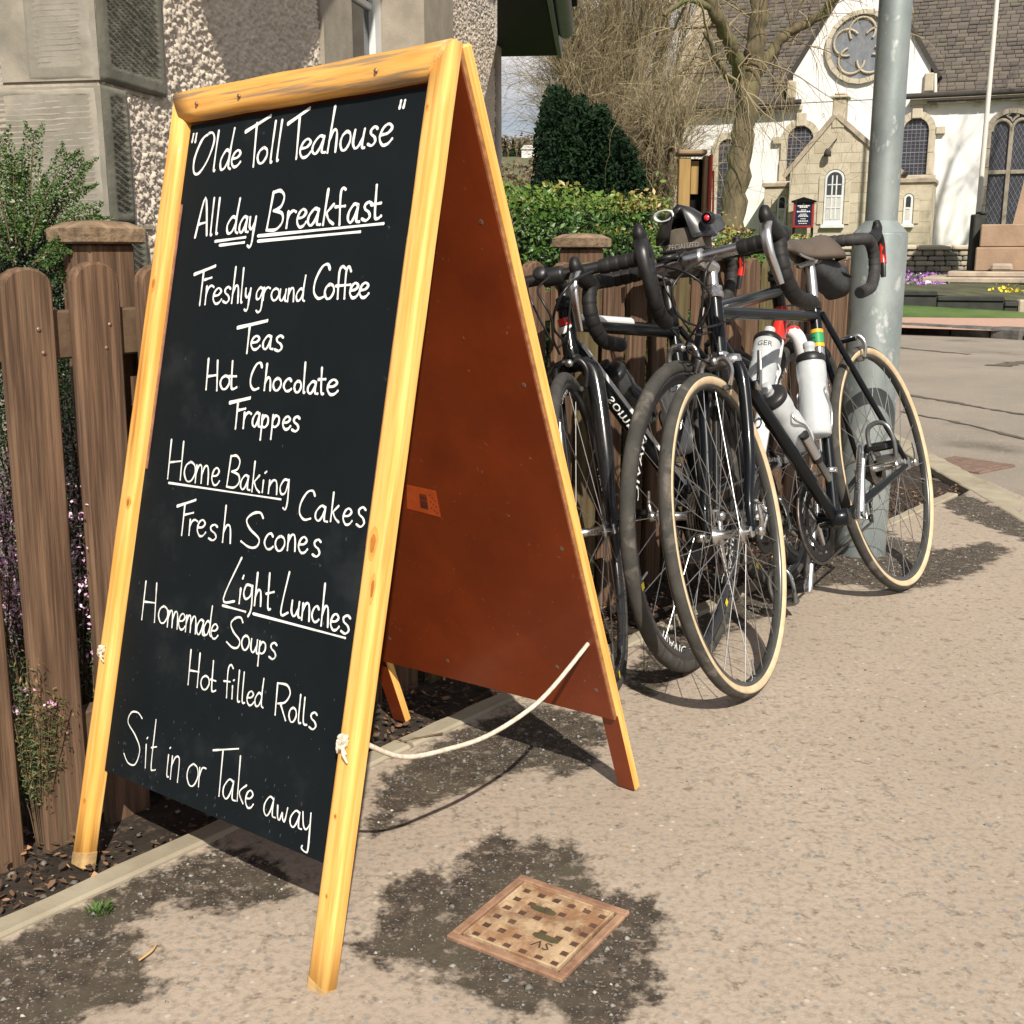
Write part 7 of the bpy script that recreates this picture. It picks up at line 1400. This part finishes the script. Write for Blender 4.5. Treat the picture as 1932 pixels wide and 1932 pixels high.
# ---------------------------------------------------------------- memorial, flag pole, drain grate
mp0 = onplane(1840, 519, (0, 21.5, 0), (0, 1, 0)); mm = empty('war_memorial', frame_mat(Vector((mp0.x, 21.5, .42)), CU, CI, Vector((0, 0, 1))), 'sandstone memorial plinth on steps at the right edge, beyond the flower bed', 'memorial')
for k, (x0, x1, y0, y1, z0_, z1_, m) in enumerate(((-.85, 3.4, -1.0, 2.6, 0, .10, 'skew_stone'), (-.45, 3.0, -.6, 2.2, .102, .20, 'skew_stone'), (-.02, 2.5, -.2, 1.8, .202, .62, 'memorial_stone'), (.03, 2.44, -.14, 1.74, .623, 1.02, 'memorial_stone'))):
    b = MB(); b.box((x0, y0, z0_), (x1, y1, z1_), bev=.02); b.build('step' if k < 2 else 'plinth', MATS[m], mm)
b = MB(); ring = lambda z, i: [(.55 + i, .1 + i, z), (2.1 - i, .1 + i, z), (2.1 - i, 1.5 - i, z), (.55 + i, 1.5 - i, z)]
vs = ring(1.022, 0) + ring(2.4, .22) + ring(4.2, .32); b.add(vs, [(3, 2, 1, 0), (8, 9, 10, 11)] + [(4 * q + i, 4 * q + (i + 1) % 4, 4 * q + 4 + (i + 1) % 4, 4 * q + 4 + i) for q in range(2) for i in range(4)]); b.build('shaft', MATS['memorial_stone'], mm)
b = MB(); b.box((.95, -.215, .26), (1.35, -.2015, .5)); b.build('plaque', MATS['wall_dark'], mm); b = MB(); b.box((.25, -.5, .203), (.62, -.25, .34), bev=.04); b.build('kerb_block', MATS['skew_stone'], mm)
g0, g1 = onplane(1830, 519, (0, 21.9, 0), (0, 1, 0)), onplane(1849, 404, (0, 21.9, 0), (0, 1, 0)); gt = empty('memorial_dark_side', Matrix.Translation(Vector((g0.x, 21.9, .45))), 'narrow dark block added as the black left face of the sandstone memorial', 'side_block')  # added block stands in for the memorial's dark left side
b = MB(); b.box((0, 0, 0), (.21, .22, g1.z - .45), bev=.02); b.build('side_block', MATS['wall_dark'], gt); b = MB(); b.box((.10, -.03, g1.z - .448), (.24, .24, g1.z - .40), bev=.01); b.build('side_block_cap', MATS['wall_dark'], gt)
f0 = onplane(1845, 410, (0, 24.5, 0), (0, 1, 0)); f1 = onplane(1881, 0, (0, 24.5, 0), (0, 1, 0)); dz = (f1 - f0); fb = f0 - dz * ((f0.z - .5) / dz.z); ft = f1 + dz * .9
fp = empty('flag_pole', Matrix.Translation(fb), 'slender white flag pole rising in front of the church behind the memorial', 'flag pole'); b = MB(); b.tube([(0, 0, 0), ft - fb], [.055, .038], 10); b.build('pole', MATS['pole_white'], fp); b = MB(); b.lathe([(0, -.02), (.09, 0), (.08, .06), (0, .08)], n=12); b.build('base_collar', MATS['pole_white'], fp)
gc = [G(x, y, -.026) for x, y in ((1757, 873), (1820, 861), (1893, 880), (1830, 897))]; go = sum(gc, Vector()) / 4; gu = (gc[1] - gc[0]).normalized(); gv_ = Vector((-gu.y, gu.x, 0)); gw = .5 * ((gc[1] - gc[0]).length + (gc[2] - gc[3]).length) / 2; gh = .5 * ((gc[3] - gc[0]).length + (gc[2] - gc[1]).length) / 2; go.z = -.026
dg = empty('drain_grate', frame_mat(go, gu, gv_, Vector((0, 0, 1))), 'rusty slotted drain grate in the gutter beyond the pavement corner', 'drain grate')
b = MB(); b.box((-gw, -gh, -.06), (gw, gh, -.004)); b.build('pit', MATS['iron_pit'], dg)
b = MB()
for (x0, y0, x1, y1) in ((-gw, -gh, gw, -gh + .03), (-gw, gh - .03, gw, gh), (-gw, -gh + .031, -gw + .03, gh - .031), (gw - .03, -gh + .031, gw, gh - .031), (-.012, -gh + .031, .012, gh - .031)): b.box((x0, y0, -.01), (x1, y1, .006), bev=.003)
b.build('frame', MATS['grate_rust'], dg)
for k in range(11):
    y = lerp(-gh + .05, gh - .05, k / 10)
    for x0, x1 in ((-gw + .032, -.014), (.014, gw - .032)): b = MB(); b.box((x0, y - .011, -.01), (x1, y + .011, .005), bev=.002); b.build('bar', MATS['grate_rust'], dg)
# ---------------------------------------------------------------- timber post box behind the hedge
T0 = atY(1300, 400, 4.9); tb_ = empty('timber_post', Matrix.Translation(Vector((T0.x, 4.9, 0))), 'weathered timber post frame with a red painted edge rising between the two hedges', 'timber post')
def tx(px): return atY(px, 330, 4.9).x - T0.x
ztb = atY(1300, 298, 4.9).z
b = MB(); b.box((tx(1281), 0, 0), (tx(1303), .05, ztb), bev=.003); b.build('board', MATS['timber_ochre'], tb_)
b = MB(); b.box((tx(1303.5), .055, 0), (tx(1329), .075, ztb)); b.build('gap_shade_sheet', MATS['black_paint_and_shade'], tb_)  # near-black sheet, the shade of the gap as colour
b = MB(); b.box((tx(1306), .03, ztb - .14), (tx(1320), .05, ztb - .01)); b.build('inner_board', MATS['timber_ochre'], tb_)
b = MB(); b.box((tx(1329), -.005, 0), (tx(1335), .06, ztb + .01), bev=.002); b.build('post', MATS['timber_pale'], tb_)
b = MB(); b.box((tx(1278), -.02, ztb + .011), (tx(1332), .09, ztb + .032), bev=.005); b.build('cap_board', MATS['cap_wood'], tb_)
b = MB(); b.box((tx(1336.5), -.03, 0), (tx(1342), .02, ztb + .012), bev=.003); b.build('red_edge', MATS['red_paint'], tb_)
b = MB(); b.tube([Vector((tx(1345), -.01, ztb - .05)), Vector((tx(1347), -.01, ztb - .2)), Vector((tx(1344), -.01, ztb - .33))], .004, 6); b.build('red_cord', MATS['red_paint'], tb_)
# ---------------------------------------------------------------- trees
def twigs(name, starts, n, length, droop, m, parent, seed, r0=.012, segs=7, spread=.5, tl=(0, 1), wig=.16):
    """fine twigs as three sided tapering tubes; starts = list of (point, direction)"""
    r = np.random.default_rng(seed); k = r.integers(0, len(starts), n); P0 = np.array([tuple(starts[i][0]) for i in k]); D = np.array([tuple(starts[i][1]) for i in k]) + r.normal(size=(n, 3)) * spread; D /= np.linalg.norm(D, axis=1)[:, None]
    L_ = length * r.uniform(.45, 1.25, n); step = (L_ / segs)[:, None]; pts = [P0]; d = D.copy()
    for s in range(segs): d = d + r.normal(size=(n, 3)) * wig + np.array([0, 0, droop]) ; d /= np.linalg.norm(d, axis=1)[:, None]; pts.append(pts[-1] + d * step)
    P = np.stack(pts, 1); u = np.cross(D, r.normal(size=(n, 3))); u /= np.linalg.norm(u, axis=1)[:, None]; w = np.cross(D, u); rad = r0 * r.uniform(.5, 1.2, n)[:, None] * np.linspace(1, .25, segs + 1)[None]
    V = np.stack([P + (u[:, None] * math.cos(a) + w[:, None] * math.sin(a)) * rad[:, :, None] for a in (0, 2.094, 4.189)], 2)
    base = (np.arange(n) * (segs + 1) * 3)[:, None, None]; s = (np.arange(segs) * 3)[None, :, None]; j = np.array([[0, 1, 4, 3], [1, 2, 5, 4], [2, 0, 3, 5]])
    F = (base[..., None] + s[..., None] + j[None, None]).reshape(-1, 4); t = np.repeat(np.clip(r.uniform(*tl, n), 0, 1), segs * 3); npmesh(name, V.reshape(-1, 3), F, MATS[m], parent, tint=t)['kind'] = 'stuff'; return [(Vector(P[i, q]), Vector(P[i, q] - P[i, q - 1]).normalized()) for i in range(n) for q in (2, 4, segs)]
TD = 19.0; tbp = atY(1388, 415, TD); tr = empty('weeping_tree', Matrix.Translation(Vector((tbp.x, TD, .3))), 'bare weeping tree with a mossy forked trunk in front of the church', 'tree'); to = Vector((tbp.x, TD, .3))
def tp(px, py, d=TD): return atY(px, py, d) - to
b = MB()
def limb(P, r0, r1, d=None, n=10): q = crom(P, 6); k = len(q); b.tube([v + Vector((.02 * math.sin(i * 1.7), .02 * math.cos(i * 1.3), 0)) for i, v in enumerate(q)], [lerp(r0, r1, i / (k - 1)) * (1 + .10 * math.sin(i * 2.3)) for i in range(k)], n); return q
q0 = limb([tp(1372, 520), tp(1378, 430), tp(1392, 330), tp(1404, 240), tp(1416, 150)], .235, .15)
b.build('trunk', MATS['bark'], tr); LM = []
for P, a, c in (([tp(1408, 190), tp(1398, 140), tp(1376, 80, TD - .4), tp(1348, 20, TD - .8), tp(1310, -60, TD - 1)], .13, .08), ([tp(1414, 160), tp(1424, 100), tp(1432, 30), tp(1440, -60), tp(1450, -200)], .16, .12), ([tp(1418, 150), tp(1444, 115, TD + .2), tp(1478, 68, TD + .3), tp(1510, 50, TD + .3), tp(1560, 18, TD + .2), tp(1600, -60, TD)], .10, .06), ([tp(1408, 200), tp(1392, 165), tp(1362, 130, TD - .5), tp(1330, 60, TD - .8)], .07, .03), ([tp(1440, -60), tp(1480, -120), tp(1540, -160)], .10, .04), ([tp(1310, -60, TD - 1), tp(1240, -90, TD - 1.4), tp(1180, -60, TD - 1.8)], .07, .03), ([tp(1348, 20, TD - .8), tp(1300, 0, TD - 1), tp(1250, 30, TD - 1)], .06, .025), ([tp(1450, -200), tp(1380, -240), tp(1300, -220)], .08, .03)):
    b = MB(); q = limb(P, a, c); b.build('limb', MATS['bark'], tr); LM += [(v, (q[min(i + 1, len(q) - 1)] - q[max(i - 1, 0)]).normalized() * .35) for i, v in enumerate(q) if i > 4]
s1 = twigs('branches', LM, 62, 1.6, -.06, 'twig', tr, 3, .022, 7, .9, (.1, .7)); s2 = twigs('branches', s1, 270, 1.3, -.30, 'twig', tr, 4, .0085, 8, .6, (.2, 1)); twigs('twigs', s2, 800, .6, -.25, 'twig', tr, 5, .0045, 6, .8, (.2, 1))
# big bare willows behind the yew
def willow(px, d, w, h, seed, label, n=1300, rise=1.0):
    o = atY(px, 420, d); o.z = .5; root = empty('bare_willow', Matrix.Translation(o), label, 'tree'); r = random.Random(seed); b = MB(); S_ = []
    for k in range(9):
        a = r.uniform(-1, 1); P = [Vector((a * .15, r.uniform(-.2, .2), 0)), Vector((a * w * .30, r.uniform(-.4, .4), h * .32)), Vector((a * w * .62, r.uniform(-.8, .8), h * .62)), Vector((a * w * .8, r.uniform(-1, 1), h * .85))]; q = crom(P, 6); b.tube(q, [lerp(.13, .025, i / (len(q) - 1)) for i in range(len(q))], 6)
        S_ += [(v, (q[min(i + 1, len(q) - 1)] - q[max(i - 1, 0)]).normalized()) for i, v in enumerate(q) if i > 1]
    b.build('trunk', MATS['bark'], root); s1 = twigs('branches', S_, 240, h * .30, .02, 'twig', root, seed, .018, 7, .25, (.2, .8), .1); s2 = twigs('branches', s1, n, h * .24, -.05, 'twig', root, seed + 1, .009, 7, .28, (.1, 1), .14); twigs('twigs', s2, n * 4, h * .15, -.10, 'twig', root, seed + 2, .0055, 5, .40, (.1, 1), .18)
willow(1140, 27, 1.5, 6.6, 21, 'tall bare willow with upswept golden brown twigs behind the dark yew'); willow(1205, 30, 1.4, 7.4, 31, 'bare brown willow between the yew and the church end wall'); willow(1100, 31, 1.0, 5.6, 41, 'thin bare willow left of the tall one, above the yew', 900)
willow(1238, 25, .6, 3.4, 51, 'low bushy bare willow right beside the white church corner', 900)
# dark yew
def yew():
    o = atY(1115, 400, 24.0); o.z = .4; root = empty('yew_tree', Matrix.Translation(o), 'dark green clipped yew with a ragged top behind the hedge', 'tree'); r = np.random.default_rng(5); P = []; T = []
    prof = [(1012, 250, 1.0), (1025, 178, 1), (1045, 152, 1), (1065, 162, 1), (1085, 185, 1), (1098, 172, 1), (1118, 205, 1), (1136, 190, 1), (1150, 215, 1), (1165, 235, 1), (1185, 262, 1), (1200, 280, 1), (1215, 330, 1)]
    for k in range(230):
        px = r.uniform(1014, 1216); yt = np.interp(px, [p[0] for p in prof], [p[1] for p in prof]) + r.uniform(0, 18); dy = r.uniform(-1.2, 1.2); top = atY(px, yt, 24 + dy) - o; h = top.z; m_ = 210
        t = r.random(m_); rad = .06 + .17 * (1 - t); a = r.uniform(0, 6.28, m_); z = .0 + h * t; P.append(np.stack([top.x + rad * np.cos(a), top.y + rad * np.sin(a), z], 1)); T.append(np.clip(.25 + .5 * r.random(m_) + .25 * (r.random() - .5), 0, 1))
    P = np.concatenate(P); T = np.concatenate(T); leaves('foliage', P, .105, MATS['leaf_yew'], T, root, nrm=np.array([0, -.6, .3]), asp=.45, seed=8)
    b = MB(); b.tube([(0, 0, -.2), (0, 0, 2.2)], [.2, .1], 8); b.build('trunk', MATS['bark'], root)
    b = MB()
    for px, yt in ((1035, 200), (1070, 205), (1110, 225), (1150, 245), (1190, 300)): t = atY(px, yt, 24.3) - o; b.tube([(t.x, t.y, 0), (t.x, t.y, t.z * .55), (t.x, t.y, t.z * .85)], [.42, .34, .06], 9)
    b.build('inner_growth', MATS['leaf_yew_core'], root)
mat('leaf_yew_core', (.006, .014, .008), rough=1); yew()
# tree outside the picture whose shadow falls on the church
so_ = Vector((13.9, 19.5, 0)); sh_ = empty('bare_tree', Matrix.Translation(so_), 'tall bare tree to the right of the church front', 'tree'); b = MB(); S_ = []
for P, a, c in (([(0, 0, 0), (.05, 0, 4), (-.1, 0, 7.8), (.0, 0, 9.4)], .30, .17), ([(0, 0, 9.2), (-.45, 0, 10.6), (-.75, 0, 12), (-.5, 0, 13.6)], .15, .05), ([(0, 0, 9.2), (.5, 0, 10.4), (1.2, 0, 11.3), (1.6, 0, 12.8)], .13, .05), ([(0, 0, 8.6), (-.7, 0, 9.2), (-1.5, 0, 9.5)], .07, .03), ([(-.45, 0, 10.6), (.1, .2, 11.8), (.3, .2, 13.4)], .09, .03), ([(0, 0, 8.2), (.8, 0, 9.0), (1.7, 0, 9.2)], .08, .03)):
    q = crom(P, 6); b.tube(q, [lerp(a, c, i / (len(q) - 1)) for i in range(len(q))], 8); S_ += [(v, (q[min(i + 1, len(q) - 1)] - q[max(i - 1, 0)]).normalized()) for i, v in enumerate(q) if v.z > 8.8]
b.build('trunk', MATS['bark'], sh_); s1 = twigs('branches', S_, 60, 1.6, .05, 'twig', sh_, 3, .03, 6, .8); twigs('branches', s1, 300, 1.0, .0, 'twig', sh_, 4, .012, 6, .5)
# distant hill, its trees and a white house
X, Y, f = grid(-220, 260, 250, 620, 12); ridge = 3 + 39 * np.clip((Y - 250) / 200, 0, 1) ** .8 - .00 * X; Z = ridge + 9 * np.clip((Y - 250) / 60, 0, 1) * (fbm(X / 60, Y / 60, 4, 6) - .5) - .05 * np.clip(X - 10, 0, 200) * np.clip((Y - 250) / 200, 0, 1)
npmesh('hill', np.stack([X, Y, Z], 1), f, MATS['hill_ground'], smooth=True)['kind'] = 'structure'
def conifer(px, py, d, h, seed, lab):
    p = atY(px, py, d); root = empty('distant_conifer', Matrix.Translation(Vector((p.x, d, p.z - h))), lab, 'tree'); r = np.random.default_rng(seed); n = 700; t = r.random(n) ** .7; a = r.uniform(0, 6.28, n); rad = (1 - t) * h * .22 * r.uniform(.5, 1, n); P = np.stack([rad * np.cos(a), rad * np.sin(a), h * t], 1); leaves('foliage', P, h * .07, MATS['leaf_yew'], r.uniform(.3, 1, n), root, asp=.5, seed=seed); b = MB(); b.tube([(0, 0, -3), (0, 0, h * .9)], [.3, .05], 5); b.build('trunk', MATS['bark'], root)
for i, (px, py, h, lab) in enumerate(((953, 268, 12, 'small dark conifer on the hilltop beside the cottage corner'), (962, 284, 9, 'short conifer on the hill just right of the cottage corner'), (968, 265, 14, 'pointed conifer on the hilltop left of the white house'), (981, 268, 11, 'second pointed conifer above the white house'), (1001, 272, 10, 'dark conifer on the hilltop right above the white house'), (1010, 270, 10, 'conifer on the hilltop next to the yew'), (960, 300, 9, 'round dark conifer lower on the hillside'), (1006, 318, 8, 'low conifer on the hillside beside the yew'))): conifer(px, py, 380, h, 60 + i, lab)
hp = atY(1000, 288, 372); hh = empty('white_house', Matrix.Translation(hp), 'small white house on the distant wooded hill', 'house'); b = MB(); b.box((-2.6, 0, -3), (2.4, 5, 1.0)); b.build('wall', MATS['white_harl'], hh); b = MB(); b.prism([(-3, 1.0), (2.8, 1.0), (1.6, 2.2), (-1.8, 2.2)], -.5, 5.5, XZ); b.build('roof', MATS['pole_white'], hh)
r = np.random.default_rng(3); n = 26000; px = r.uniform(-60, 90, n); py = r.uniform(300, 430, n); gx = ((px + 220) / 12); zz5 = 3 + 39 * np.clip((py - 250) / 200, 0, 1) ** .8 + 9 * (fbm(px / 60, py / 60, 4, 6) - .5) - .05 * np.clip(px - 10, 0, 200) * np.clip((py - 250) / 200, 0, 1)
k = fbm(px / 14, py / 14, 3, 9) > .50; P = np.stack([px, py, zz5 + r.uniform(0, 5, n)], 1)[k]; mat('far_scrub', (.1, .1, .06), rough=1, tint=[(0, (.06, .065, .03)), (.5, (.13, .10, .06)), (1, (.22, .16, .11))])
tag(leaves('hillside_scrub', P, 1.3, MATS['far_scrub'], r.random(len(P)), None, asp=.8, seed=3), 'brown winter scrub covering the distant hillside', 'scrub', kind='stuff')
